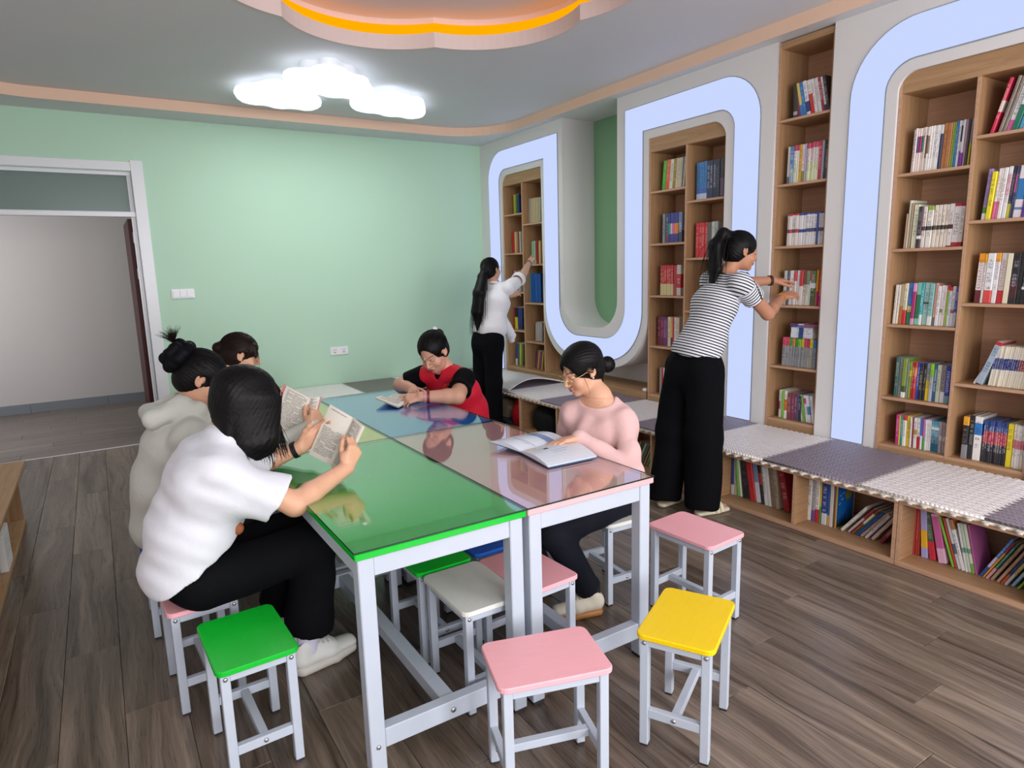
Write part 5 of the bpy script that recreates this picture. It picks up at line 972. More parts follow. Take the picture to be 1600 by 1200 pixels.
def face_tone(H, R, sc, base, lip='b8635c', brow='2a1c18', brow_on=True, eye_open=False):
    base = np.array(lin(base)); lipc = np.array(lin(lip)); bc = np.array(lin(brow)); blush = base*np.array([1.04, .86, .84])
    def f(V):
        q = (V-A3(H))@np.array(R).T/sc; x, y, z = q[:, 0], q[:, 1], q[:, 2]; c = np.repeat(base[None], len(V), 0); near = (np.linalg.norm(q, axis=1) < .16) & (y > .045)
        def blend(m, col): nonlocal c; m = np.clip(m, 0, 1)[:, None]*near[:, None]; c = c*(1-m)+col*m
        ax = np.abs(x)
        blend(.35*np.exp(-(((ax-.04)/.018)**2+((z+.035)/.018)**2)), blush)
        blend(1.2-((x/.0215)**2+((z+.0665)/.0095)**2)**2, lipc)
        blend((np.abs(z+.0663) < .0013)*(ax < .019)*.8, lipc*.45)
        if brow_on:
            t = (ax-.015)/.031; zc = .0175+.0055*np.sin(np.clip(t, 0, 1)*2.4)
            blend(np.where((t > 0) & (t < 1), 1.3-(np.abs(z-zc)/(.0042-.0022*np.clip(t, 0, 1)))**2, 0)*.65, bc)
        t = (ax-.031)/.0155; lash = -.0105-.0005+.004*t*t
        blend(np.where(np.abs(t) < 1.08, 1.3-(np.abs(z-lash)/.0016)**2, 0), bc*.5)
        if eye_open:
            blend(np.where((np.abs(t) < .95) & (z > lash) & (z < lash+.0065*(1-t*t)), 1, 0), np.array([.75, .72, .7])); blend(1.4-((ax-.031)**2+(z+.007)**2)/(.0042**2), bc*.3)
        blend(.5*np.exp(-((t/1.1)**2+((z-.006)/.0025)**2)), base*.72)
        return c
    return f
def m_skin(name, rough=.46):
    k = NT(name); a = k.n.new('ShaderNodeAttribute'); a.attribute_name = 'tone'; nz = k.noise(k.coord(), 70, 3)
    k.set(k.mix(k.math('MULTIPLY', nz, .12), a.outputs['Color'], (0.55, .3, .22)), rough, .35); k.bump(nz, .05, .001); return k.mat
M['skin'] = m_skin('skin')
def m_cloth(name, c, rough=.85, wr=.35, scale=9, weave=420, var=.05, sheen=None):
    k = NT(name); v = k.coord(); base = lin(c); sheen = (.12 if max(base) > .1 else .0) if sheen is None else sheen; n1 = k.noise(v, scale, 4, .55, .8); n2 = k.noise(v, weave, 1)
    k.set(k.mix(n1, tuple(q*(1-var) for q in base), tuple(min(1, q*(1+var)) for q in base)), rough, .2 if max(base) > .1 else .08); k.b.inputs['Sheen Weight'].default_value = sheen
    k.bump(k.math('ADD', k.math('MULTIPLY', n1, 1.0), k.math('MULTIPLY', n2, .05)), wr, .012); return k.mat
def m_hair(name, c, hi='2c2320'):
    k = NT(name); v = k.coord(); n = k.noise(k.mapping(v, (120, 120, 14)), 1.0, 3, .6)
    k.set(k.mix(k.math('MULTIPLY', n, .5), lin(c), lin(hi)), .5, .18); k.bump(n, .25, .003); return k.mat
M['hair'] = m_hair('black_hair', '050506', '141112'); M['hair_brown'] = m_hair('dark_brown_hair', '140c0a', '2a1812')
def waves(seed, dirs, n=5, f=(25, 60)):
    rr = random.Random(seed); out = []
    for _ in range(n):
        b = nrm(A3(dirs[rr.randrange(len(dirs))])+np.array([rr.uniform(-.4, .4) for _ in range(3)])); out.append((b*rr.uniform(*f), rr.uniform(0, 6.28)))
    return out
def strands(name, paths, r, mat, org, parent, n=4):
    b = MB(); o = A3(org)
    for p in paths:
        k = len(p); rs = [r*(1-.75*(i/(k-1))**2) for i in range(k)]; b.tube([tuple(A3(q)-o) for q in p], rs, n, cap=False)
    TRI[0] += sum(2 for f in b.f)
    return b.build(name, mat, parent)
def bez(p0, p1, p2, p3, n=8):
    out = []
    for i in range(n+1):
        t = i/n; out.append(A3(p0)*(1-t)**3+A3(p1)*3*t*(1-t)**2+A3(p2)*3*t*t*(1-t)+A3(p3)*t**3)
    return out
def band(name, c, axis, r, wdt, th, mat, org, parent):
    """a bracelet: short tube round a limb"""
    ax = nrm(axis); u = nrm(np.cross(ax, (0.2, .3, .9))); v = np.cross(ax, u); b = MB(); n = 20; o = A3(c)-A3(org); prof = [(r, -wdt/2), (r+th, -wdt/2), (r+th, wdt/2), (r, wdt/2)]
    vs = [tuple(o+ax*h+(u*math.cos(2*math.pi*j/n)+v*math.sin(2*math.pi*j/n))*q) for q, h in prof for j in range(n)]
    b.add(vs, [(i*n+j, i*n+(j+1) % n, ((i+1) % 4)*n+(j+1) % n, ((i+1) % 4)*n+j) for i in range(4) for j in range(n)], 0, False); return b.build(name, mat, parent)
UPZ = np.array([0, 0, 1.0])
def shoe(name, heel, toe, mats, org, parent, w=.047, hgt=.075, tilt=0, sole=.026, label=None, laces=True):
    """shoe from heel to toe points on the floor"""
    h, t = A3(heel), A3(toe); d = t-h; L = np.linalg.norm(d); R = frame(d, (0, 0, 1)); P = lambda y, x, z: h+R[1]*y*L+R[0]*x+np.array([0, 0, z])
    up = [U(('k', P(.18, 0, sole+.020), P(.55, 0, sole+.020), (w*.80, .036), (w*.95, .034), R[0]), .02), U(('k', P(.55, 0, sole+.014), P(.88, 0, sole+.010), (w*.95, .030), (w*.78, .022), R[0]), .02),
          U(('c', P(.17, 0, sole+.03), P(.21, 0, hgt+.008), w*.80, w*.84), .015), U(('c', P(.30, 0, hgt-.01), P(.55, 0, sole+.035), w*.60, w*.55), .02), ('plane', P(0, 0, sole-.004), (0, 0, -1), .002),
          S(('e', P(.205, 0, hgt+.028), [w*.55, .045, .030], R), .006)]
    o = skinned(name, up, .0045, mats[0], org, parent)
    so = [U(('k', P(.16, 0, sole*.5), P(.60, 0, sole*.5), (w*.93, sole*.9), (w*1.06, sole*.9), R[0]), .012), U(('k', P(.60, 0, sole*.5), P(.86, 0, sole*.5+.004), (w*1.06, sole*.9), (w*.85, sole*.8), R[0]), .012), ('plane', P(0, 0, sole), (0, 0, 1), .003), ('plane', P(0, 0, .001), (0, 0, -1), .002)]
    s2 = skinned('sole', so, .0045, mats[1], org, o)
    if laces:
        b = MB()
        for i in range(4):
            y = .36+.065*i; ln = [P(y+.03*(t+1)/2, w*.62*t, .05)-A3(org) for t in (-1, -.6, -.2, .2, .6, 1)]
            b.tube(on_surface(o.data, ln, UPZ, .0005, .012), .0034, 6)
        b.build('laces', mats[2], o)
    return o

def comb(L, tie_q, g, n, seed, r=.0014, front=(-1.0, 1.0)):
    """strands combed from the hairline over the head to the tie, lying just above the cap"""
    rr = random.Random(seed); key = [(-.62, -.55, -.62), (-.99, -.12, -.12), (-.97, .28, .22), (-.72, .62, .48), (-.35, .80, .58), (0, .82, .60), (.35, .80, .58), (.72, .62, .48), (.97, .28, .22), (.99, -.12, -.12), (.62, -.55, -.62)]
    rad = np.array([.0805+g, .1005+g, .0865+g]); cen = np.array([0, -.016, .030]); out = []; tq = (np.array(tie_q)-cen)/rad; td = nrm(tq)
    for i in range(n):
        t = rr.uniform(.02, .98)*(len(key)-1); k0 = int(t); f = t-k0; a = nrm(np.array(key[k0])*(1-f)+np.array(key[k0+1])*f+np.array([rr.gauss(0, .04) for _ in range(3)])); st = rr.uniform(0, .45)
        om = math.acos(max(-1, min(1, a.dot(td)))); pth = []
        for s in np.linspace(st, 1, 9):
            v = (a*math.sin((1-s)*om)+td*math.sin(s*om))/max(math.sin(om), 1e-3); q = cen+v*rad*(1+.010*math.sin(math.pi*s)*rr.uniform(.3, 1.6)); pth.append(L(*q))
        out.append(pth)
    return out
def on_surface(me, pts, d, lift=.001, rad=.014):
    """drops points along direction d onto the outside of a mesh (local coordinates)"""
    n = len(me.vertices); co = np.empty(n*3, F32); me.vertices.foreach_get('co', co); co = co.reshape(-1, 3).astype(float); d = nrm(d); out = []
    for p in pts:
        q = co-A3(p); s = q@d; r2 = (q**2).sum(1)-s*s; m = (r2 < rad*rad) & (s > -.05); out.append(tuple(A3(p)+d*((s[m].max() if m.any() else 0)+lift)))
    return out
# ------------------------------------------------------------------ people
SK_LEG = lambda hip, kn, an, a=.075, b=.052, c=.036: [U(('c', hip, kn, a, b), .02), U(('c', kn, an, b*.98, c), .02)]
def arm_shapes(sh, el, wr, r=(.043, .036, .037, .024)):
    m = A3(el)*.72+A3(wr)*.28
    return [U(('c', sh, el, r[0], r[1]), .015), U(('c', el, m, r[1], r[2]), .015), U(('c', m, wr, r[2], r[3]), .012), U(('c', A3(wr)*.9+A3(el)*.1, wr, r[3], r[3]*.96), .008)]
def seated_core(pel, chest, neck, shL, shR, side):
    return [U(('k', pel, chest, (.10, .07), (.10, .07), side), .03), U(('k', chest, neck, (.10, .07), (.05, .045), side), .03), U(('c', shL, neck, .035, .04), .03), U(('c', shR, neck, .035, .04), .03)]
def neck_shapes(neck, H, R, sc, r=.046): return [U(('c', neck, A3(H)+(-R[1]*.022-R[2]*.045)*sc, r*1.06, r), .02)]
def hair_cap(H, R, sc, grow=0.0, part=.062, face=(.076, .085, .105), fc=(0, .108, -.043), nape=-.075, ear=.030, k=.006):
    L = lambda x, y, z: A3(H)+(R[0]*x+R[1]*y+R[2]*z)*sc; g = grow
    o = [U(('e', L(0, -.016, .030), [(.0805+g)*sc, (.1005+g)*sc, (.0865+g)*sc], R), .01), U(('e', L(0, -.045, -.020), [(.068+g)*sc, (.062+g)*sc, (.075)*sc], R), .02)]
    o += [S(('e', L(*fc), [v*sc for v in face], R), k), S(('e', L(.083, .010, -.020), [.020*sc, .026*sc, .036*sc], R), .005), S(('e', L(-.083, .010, -.020), [.020*sc, .026*sc, .036*sc], R), .005), ('plane', L(0, 0, nape), -R[2]*.8+R[1]*.6, .01)]
    return o, L
def seat_cut(x, y): return [S(('b', (x, y, .35), (.124, .174, .0515), np.eye(3), .004), .003)]
def box_at(c, r): return (A3(c)-r, A3(c)+r)
def page_material(name, seed, margin=.10, pitch=.0058, head=True):
    k = NT(name); v = k.coord('UV'); sp = k.n.new('ShaderNodeSeparateXYZ'); k.link(v, sp.inputs[0]); x, y = sp.outputs[0], sp.outputs[1]   # UV in metres
    dims = k.n.new('ShaderNodeAttribute'); dims.attribute_type = 'OBJECT'; dims.attribute_name = 'page'; d = k.n.new('ShaderNodeSeparateXYZ'); k.link(dims.outputs['Vector'], d.inputs[0])
    ly = k.math('DIVIDE', y, pitch); fy = k.math('FRACT', ly); row = k.math('FLOOR', ly)
    c = k.n.new('ShaderNodeCombineXYZ'); k.link(k.math('FLOOR', k.math('DIVIDE', x, .0011)), c.inputs[0]); k.link(k.math('FLOOR', k.math('MULTIPLY', ly, 5)), c.inputs[1]); c.inputs[2].default_value = seed
    wn = k.n.new('ShaderNodeTexWhiteNoise'); k.link(c.outputs[0], wn.inputs['Vector'])
    c2 = k.n.new('ShaderNodeCombineXYZ'); k.link(k.math('FLOOR', k.math('DIVIDE', x, .028)), c2.inputs[0]); k.link(row, c2.inputs[1]); c2.inputs[2].default_value = seed+3
    w2 = k.n.new('ShaderNodeTexWhiteNoise'); k.link(c2.outputs[0], w2.inputs['Vector'])
    ink = k.math('GREATER_THAN', wn.outputs['Value'], .45)
    for q in (k.math('GREATER_THAN', fy, .32), k.math('GREATER_THAN', x, k.math('MULTIPLY', d.outputs[0], margin)), k.math('LESS_THAN', x, k.math('MULTIPLY', d.outputs[0], 1-margin)), k.math('GREATER_THAN', y, k.math('MULTIPLY', d.outputs[1], .08)),
              k.math('LESS_THAN', y, k.math('MULTIPLY', d.outputs[1], d.outputs[2])), k.math('GREATER_THAN', w2.outputs['Value'], .06)): ink = k.math('MULTIPLY', ink, q)
    # running head and chapter number
    hd = k.math('MULTIPLY', k.math('GREATER_THAN', y, k.math('MULTIPLY', d.outputs[1], .935)), k.math('LESS_THAN', y, k.math('MULTIPLY', d.outputs[1], .955)))
    hd = k.math('MULTIPLY', k.math('MULTIPLY', hd, k.math('GREATER_THAN', x, k.math('MULTIPLY', d.outputs[0], .12))), k.math('MULTIPLY', k.math('LESS_THAN', x, k.math('MULTIPLY', d.outputs[0], .8)), k.math('GREATER_THAN', wn.outputs['Value'], .4)))
    ink = k.math('MAXIMUM', ink, hd)
    k.set(k.mix(k.math('MULTIPLY', ink, .78), lin('ebe6da'), lin('2b2b30')), .75, .2); return k.mat
def page_sheet(b_v, b_f, uvs, c00, c10, c11, c01, curl, nrm_dir, n=8, flip=False):
    """a curved page from corner c00 (u0,v0): u along c00->c10, v along c00->c01"""
    c00, c10, c11, c01 = map(A3, (c00, c10, c11, c01)); s = len(b_v); w_ = np.linalg.norm(c10-c00); h_ = np.linalg.norm(c01-c00)
    for i in range(n+1):
        t = i/n
        for vv, p, q in ((0, c00, c10), (1, c01, c11)):
            b_v.append(tuple(p+(q-p)*t+A3(nrm_dir)*curl*math.sin(math.pi*t)**.9)); uvs.append((t*w_, vv*h_))
    for i in range(n):
        a = s+2*i; f = (a, a+2, a+3, a+1); b_f.append(f[::-1] if flip else f)
def open_book(name, label, left, right, cover, th, page_mats, dims, cover_mat, curl=.006, tl=.82, tr=.93, over=.03):
    """left/right: page corners (outer bottom, spine bottom, spine top, outer top)"""
    lo, ls, lt, lot = map(A3, left); ro, rs, rt, rot_ = map(A3, right)
    nl = nrm(np.cross(ls-lo, lot-lo)); nr = nrm(np.cross(ro-rs, rt-rs))
    V, Fc = [], []
    def slab(c, n, t0, t1):
        s = len(V); V.extend([tuple(A3(p)-n*t0) for p in c]+[tuple(A3(p)-n*t1) for p in c]); Fc.extend([(s, s+1, s+2, s+3), (s+7, s+6, s+5, s+4), (s, s+4, s+5, s+1), (s+1, s+5, s+6, s+2), (s+2, s+6, s+7, s+3), (s+3, s+7, s+4, s)])
    e = lambda c, g: [A3(c[0])+(A3(c[0])-A3(c[1]))*g, A3(c[1]), A3(c[2]), A3(c[3])+(A3(c[3])-A3(c[2]))*g]
    slab(e([lo, ls, lt, lot], over), nl, th+.0003, th+.0022); s2 = [rs, ro, rot_, rt]; s2 = [A3(rs), A3(ro)+(A3(ro)-A3(rs))*over, A3(rot_)+(A3(rot_)-A3(rt))*over, A3(rt)]
    slab(s2, nr, th+.0003, th+.0022)
    o3 = A3([0, 0, 0]); me = bpy.data.meshes.new(name); org = (lo+ro+lt)/3; me.from_pydata([tuple(A3(v)-org) for v in V], [], Fc); me.materials.append(cover_mat); root = link(name, me, None, tuple(org)); tag(root, label, 'book')
    for nm, cs, n, mt, frac in (('left_pages', (lo, ls, lt, lot), nl, page_mats[0], tl), ('right_pages', (rs, ro, rot_, rt), nr, page_mats[1], tr)):
        v, f, uv = [], [], []
        page_sheet(v, f, uv, cs[0], cs[1], cs[2], cs[3], curl, n, 8); k = len(v); nn = 9
        v += [tuple(A3(p)-n*th*.96-n*curl*math.sin(math.pi*(i//2)/8)**.9*.9) for i, p in enumerate(v[:k])]; uv += [(0, 0)]*k
        for i in range(8):
            a = 2*i; f += [(k+a, k+a+1, k+a+3, k+a+2), (a, k+a, k+a+2, a+2), (a+1, a+3, k+a+3, k+a+1)]
        f += [(0, 1, k+1, k), (16, k+16, k+17, 17)]
        m2 = bpy.data.meshes.new(nm); m2.from_pydata([tuple(A3(p)-org) for p in v], [], f); m2.materials.append(mt); ul = m2.uv_layers.new(name='page')
        for lp in m2.loops: ul.data[lp.index].uv = uv[lp.vertex_index]
        o = link(nm, m2, root); o['page'] = [float(np.linalg.norm(A3(cs[1])-A3(cs[0]))), float(np.linalg.norm(A3(cs[3])-A3(cs[0]))), float(frac)]
    return root
M['page_a'] = page_material('printed_page_chapter', 1.0); M['page_b'] = page_material('printed_page', 5.0)
UPZ = np.array([0, 0, 1.0])

# ===== A: white T-shirt, back to the camera on the left
def person_white_tee():
    org = (.2, 2.5, 0); pel = A3((.185, 2.50, .50)); chest = A3((.265, 2.475, .84)); neck = A3((.345, 2.465, 1.005)); shL = A3((.335, 2.635, .925)); shR = A3((.288, 2.305, .905)); side = (-.1, 1, 0)
    H = A3((.418, 2.462, 1.096)); R = frame((.80, .06, -.60), (.60, 0, .80))
    elL = A3((.485, 2.72, .785)); elR = A3((.508, 2.258, .750)); wrL = A3((.640, 2.652, .846)); wrR = A3((.742, 2.388, .806))
    hipL, hipR = A3((.22, 2.59, .49)), A3((.21, 2.41, .49)); knL, knR = A3((.60, 2.62, .515)), A3((.595, 2.405, .520)); anL, anR = A3((.50, 2.72, .10)), A3((.550, 2.445, .10))
    hs, L = head_shapes(H, R, .97)
    hL, tipsL = hand(wrL, (.78, -.10, .58), (.15, .98, 0), (-.60, .1, .78), curl=(.35, .4, .45, .5), k1=.8, thumb=(.85, .55, -.45), sc=.95)
    hR, tipsR = hand(wrR, (.46, .06, .82), (.30, -.94, .05), (-.80, .0, .4), curl=(.85, .9, 1.0, 1.05), k1=.9, thumb=(.95, .18, -.65), sc=.95)
    skin = seated_core(pel, chest, neck, shL, shR, side)+neck_shapes(neck, H, R, .97)+hs+arm_shapes(shL, elL, wrL, (.046, .041, .040, .026))+arm_shapes(shR, elR, wrR, (.046, .042, .041, .027))+hL+hR+SK_LEG(hipR, knR, anR, .06, .045, .036)+SK_LEG(hipL, knL, anL, .06, .045, .036)
    tone = lin('dca98a')
    body = skinned('person', skin, .0085, M['skin'], org, None, [box_at(wrL+(.035, -.03, .06), .098), box_at(wrR+(.03, .03, .055), .098)], .0027, lambda V: np.repeat(np.array([tone]), len(V), 0))
    tag(body, 'woman in a white T-shirt with shoulder-length black hair, reading at the green table', 'person')
    # T-shirt
    w = [('noise', .0034, waves(3, [(.5, .2, 1), (.6, 0, .8), (.2, .5, 1)], 6, (24, 60))), ('noise', .0016, waves(8, [(.6, .3, .8), (.3, .1, 1)], 5, (70, 120)))]
    tee = [U(('k', pel+(-.015, 0, .015), (.205, 2.49, .66), (.205, .155), (.185, .150), side), .03), U(('k', (.205, 2.49, .66), chest, (.185, .148), (.180, .128), side), .04), U(('k', chest, neck+(-.018, 0, -.045), (.180, .125), (.105, .075), side), .05),
           U(('c', shL, neck+(-.01, 0, -.04), .062, .05), .04), U(('c', shR, neck+(-.01, 0, -.04), .064, .05), .04)]
    hemp = A3((.10, 2.5, .496)); tee += [('plane', hemp, (.62, 0, -1), .006), ('plane', (.40, 2.47, .56), (.93, 0, -.36), .02)]
    for sh, el in ((shL, elL), (shR, elR)):
        a = nrm(el-sh); e = sh+a*.215; tee += [('group', [U(('c', sh+A3((-.055, .045 if sh is shR else -.045, -.040)), sh+a*.235, .070, .087), .01), ('plane', e, a, .004), S(('c', sh+a*.235, el+a*.1, .060, .064), .006)], .085)]
    tee += [('plane', neck+(.012, 0, .004), (.55, 0, .84), .008)]+w
    shirt = skinned('tshirt', tee, .0058, m_cloth('white_cotton', 'dfe1e9', .85, .35, 7, var=.015), org, body)
    b = MB()
    # printed patch at the front edge of the shirt
    pt = skinned('chest_print', [U(('e', (.330, 2.366, .668), (.022, .018, .024)), .004)], .004, m_plain('brown_print', '9a5a34', .7, var=.35, scale=60), org, body)
    # trousers
    tr = [U(('e', pel+(.01, 0, -.005), (.140, .175, .095)), .03), U(('c', hipL, knL, .098, .082), .04), U(('c', hipR+(0, -.01, 0), knR, .102, .085), .04)]
    for kn, an in ((knL, anL), (knR, anR)):
        a = nrm(an-kn); e = an-a*.075; tr += [('group', [U(('c', kn, an+a*.02, .080, .098), .01), ('plane', e, a, .004), S(('c', an-a*.14, an+a*.1, .078, .078), .01)], .03)]
    tr += seat_cut(.195, 2.575)
    tr += [('noise', .0035, waves(5, [(1, .2, .3), (.3, .1, 1)], 5, (20, 45)))]
    skinned('trousers', tr, .0068, m_cloth('black_cloth', '0d0e12', .8, .3, 8), org, body)
    sm = (m_plain('white_trainer', 'dfe0dc', .6, .3, var=.05, bump=.1), m_plain('trainer_sole', 'd4d0c8', .6), m_plain('trainer_lace', 'c9c6be', .7))
    s1 = shoe('shoe', (.470, 2.428, 0), (.765, 2.492, 0), sm, org, body, .052, .100, sole=.034); s2 = shoe('shoe', (.430, 2.69, 0), (.70, 2.75, 0), sm, org, body, .052, .100, sole=.034)
    for an in (anR, anL): skinned('sock', [U(('c', an+(0, 0, -.035), an+(.008, 0, .15), .039, .044), .01)], .005, m_cloth('lilac_sock', 'd3d4e6', .9, .2), org, body)
    band('smart_band', wrL*.86+elL*.14, wrL-elL, .0285, .019, .006, m_plain('black_strap', '121318', .5), org, body)
    # hair
    cap, L = hair_cap(H, R, 1.0, .012, face=(.060, .07, .09), fc=(0, .125, -.055), nape=-.25, ear=.0)
    cap = [cap[0], cap[1]]; yx = A3((0, 1, 0)); Hd = A3((0, 0, -1))
    for q in (-1, 1):
        a = L(q*.070, .010, .03); cap += [U(('k', a, H+A3((.012, -q*.088, -.135)), (.082, .034), (.074, .026), R[1]), .03), U(('k', H+A3((.012, -q*.088, -.135)), H+A3((.030, -q*.083, -.185)), (.070, .026), (.040, .010), R[1]), .02)]
    cap += [U(('k', L(0, -.085, .02), H+A3((-.100, 0, -.135)), (.084, .046), (.094, .026), R[0]), .04), S(('e', L(0, .140, -.05), (.056, .085, .12), R), .012), ('groove', L(0, 0, .11), R[2], 52, .0010)]
    hair = skinned('hair', cap, .0052, M['hair'], org, body)
    rr = random.Random(2); ps = []
    for i in range(330):     # from the crown parting down each side and the back
        a = rr.uniform(-1.0, 1.0)*2.75; sx, cx = math.sin(a), math.cos(a)     # a = 0 back, +-2.7 beside the face
        p0 = L(.012*np.sign(sx), -.02+.05*rr.random(), .118); p1 = L(.075*sx, -.03-.065*cx, .112); p2 = L(.104*sx, -.016-.118*cx, .02)
        ln = rr.uniform(.125, .195)*(1 if abs(a) > 1.0 else .72); mid = A3((H[0]+.012-.098*cx*.9, H[1]-.098*sx, H[2]-.06)); end = A3((mid[0]+(.028 if abs(a) > 1.2 else -.004)+rr.uniform(-.008, .008), H[1]-.092*sx+rr.uniform(-.007, .007), H[2]-.06-ln+.03))
        b1 = bez(p0, p1, p2, mid, 7); ps.append(b1+[mid+(end-mid)*t+A3((.004*math.sin(3*t+i), 0, 0)) for t in (.33, .66, 1.0)])
    for i in range(26):    # thin locks swinging forward of the face
        q = 1 if i % 3 else -1; t = rr.random(); p2 = L(q*.088, .055+.03*t, -.03); ln = rr.uniform(.12, .19); ps.append(bez(L(q*.03, .03+.05*t, .112-.02*t), L(q*.090, .05+.04*t, .05), p2, p2+A3((rr.uniform(0, .02), rr.uniform(-.006, .006), -ln)), 9))
    strands('loose_strands', ps, .0024, M['hair'], org, hair)
    # the book she holds
    lp = [(.662, 2.622, .822), (.720, 2.520, .786), (.823, 2.520, .968), (.764, 2.620, 1.014)]; rp = [(.728, 2.440, .765), (.720, 2.520, .786), (.823, 2.520, .968), (.835, 2.438, .948)]
    open_book('open_book', 'open paperback with printed pages held up by the woman in the white T-shirt', lp, rp, None, .007, (M['page_a'], M['page_b']), None, m_plain('cream_cover', 'd8cfb8', .6), .004, .62, .95)
person_white_tee()
# ===== E: pink top, glasses, low bun
def person_pink_top():
    org = (1.99, 2.29, 0); fw = nrm((-.87, -.5, 0)); side = np.array([-fw[1], fw[0], 0])*1.0          # her left is towards the camera
    left = nrm(np.cross(UPZ, fw))
    pel = A3((2.00, 2.30, .49)); chest = A3((1.975, 2.335, .775)); neck = A3((1.945, 2.335, .938)); shL = A3((2.003, 2.226, .848)); shR = A3((1.874, 2.450, .852))
    H = A3((1.885, 2.385, 1.072)); R = frame((-.88, .08, -.38), (-.34, .05, .93))
    elL = A3((1.925, 2.085, .640)); wrL = A3((1.752, 2.240, .790)); elR = A3((1.895, 2.565, .600)); wrR = A3((1.80, 2.42, .535))
    hipL, hipR = A3((2.0, 2.21, .47)), A3((1.96, 2.38, .47)); knL, knR = A3((1.515, 2.11, .445)), A3((1.50, 2.36, .45)); anL, anR = A3((1.735, 2.14, .095)), A3((1.66, 2.43, .095))
    hs, L = head_shapes(H, R, .98)
    hL, _ = hand(wrL, (-.93, .33, -.12), (.05, .1, 1), (.3, .95, 0), curl=(.10, .14, .18, .24), thumb=(.75, .6, -.25), sc=.93)
    hR, _ = hand(wrR, (-.85, -.4, -.2), (0, .1, 1), (.4, -.9, 0), curl=(.2, .2, .25, .3), thumb=(.75, .6, -.25), sc=.93)
    skin = seated_core(pel, chest, neck, shL, shR, left)+neck_shapes(neck+(0, 0, .0), H, R, .98, .045)+[U(('k', neck+(.01, .01, -.08), neck+(0, 0, .01), (.115, .055), (.055, .045), left), .03)]+hs+arm_shapes(shL, elL, wrL)+arm_shapes(shR, elR, wrR)+hL+hR+SK_LEG(hipL, knL, anL, .06, .045, .036)+SK_LEG(hipR, knR, anR, .06, .045, .036)
    ft = face_tone(H, R, .98, 'd8a587', lip='b5625e')
    body = skinned('person', skin, .008, M['skin'], org, None, [box_at(H, .135), box_at(wrL+(-.07, .03, -.01), .095)], .0024, ft)
    tag(body, 'woman in a pale pink long-sleeved top, glasses and low bun, reading a picture magazine', 'person')
    mt = m_cloth('pale_pink_knit', 'd9b3b0', .85, .4, 10, var=.03)
    t = [U(('k', pel+(0, 0, .02), (1.99, 2.315, .62), (.155, .115), (.135, .105), left), .03), U(('k', (1.99, 2.315, .62), chest, (.135, .105), (.155, .105), left), .04), U(('k', chest, neck+(.005, 0, -.05), (.155, .100), (.105, .062), left), .05),
         U(('e', chest+fw*.075+left*.055+(0, 0, -.01), (.050, .050, .055)), .06), U(('e', chest+fw*.075-left*.055+(0, 0, -.01), (.050, .050, .055)), .06), U(('c', shL, neck+(0, 0, -.045), .052, .05), .04), U(('c', shR, neck+(0, 0, -.045), .052, .05), .04),
         U(('c', shL, elL, .053, .052), .03), U(('c', shR, elR, .053, .050), .03)]
    for el, wr in ((elL, wrL), (elR, wrR)):
        a = nrm(wr-el); Ln = np.linalg.norm(wr-el); t += [U(('c', el, wr, .052, .037), .02)]+[U(('c', el+a*Ln*q, el+a*Ln*(q+.02), .046-.014*q, .046-.014*q), .006) for q in (.40, .52, .64, .75, .85, .94)]+[('plane', wr+a*.012, a, .003)] if False else [U(('c', el, wr-a*.005, .050, .034), .02)]+[U(('c', el+a*Ln*q, el+a*Ln*(q+.02), .0455-.012*q, .0455-.012*q), .006) for q in (.46, .57, .67, .77, .87)]
    t += [S(('e', neck+fw*.02+(0, 0, .035), (.098, .098, .085)), .008), ('plane', pel+(0, 0, -.035), (0, 0, -1), .01), ('noise', .0042, waves(21, [(.3, .9, .2), (.5, .7, .4), (.2, .8, .6)], 7, (30, 75)))]
    top = skinned('knit_top', t, .0055, mt, org, body)
    # twisted seam of the draped front
    o = A3(org)
    jb = m_cloth('dark_jeans', '1a1c24', .8, .25, 9)
    tr = [U(('e', pel+(0, 0, -.025), (.135, .155, .11)), .03), U(('c', hipL, knL, .088, .068), .04), U(('c', hipR, knR, .088, .068), .04)]
    for kn, an in ((knL, anL), (knR, anR)): a = nrm(an-kn); tr += [('group', [U(('c', kn, an, .066, .056), .01), ('plane', an-a*.035, a, .003)], .03)]
    tr += [('noise', .003, waves(33, [(1, .3, .4)], 4, (25, 50)))]; skinned('trousers', tr+seat_cut(1.945, 2.275), .007, jb, org, body)
    sm = (m_plain('cream_canvas', 'd9d2bf', .75, var=.04, bump=.1), m_plain('gum_sole', 'a9743c', .5), m_plain('cream_lace', 'cfc8b6', .7))
    shoe('shoe', (1.792, 2.112, 0), (1.545, 2.190, 0), sm, org, body, .046, .078, sole=.030); shoe('shoe', (1.72, 2.42, 0), (1.47, 2.45, 0), sm, org, body, .046, .078, sole=.030)
    for an in (anL, anR): skinned('sock', [U(('c', an+(0, 0, -.03), an+(0, 0, .04), .040, .042), .01)], .005, M['black'], org, body)
    cap, L = hair_cap(H, R, .98, .009, face=(.078, .088, .116), fc=(0, .114, -.050), nape=-.085)
    tie = L(0, -.100, -.045)
    cap += [U(('e', tie-R[1]*.012, (.026, .026, .026)), .02), ('groove', L(0, .03, .02), nrm(tie-L(0, .09, .05)), 44, .0009), U(('e', tie-R[1]*.040-R[2]*.008, (.038, .036, .040)), .008)]
    hr = skinned('hair', cap, .0034, M['hair'], org, body)
    rr = random.Random(5); ps = comb(L, (0, -.104, -.045), .0095, 150, 51)
    for q in (-1, 1): 
        for i in range(1): ps.append(bez(L(q*.070, .045+.006*i, .03), L(q*.080, .048, -.01), L(q*.079, .040, -.06), L(q*(.066+.004*i), .040-.006*i, -.11), 8))
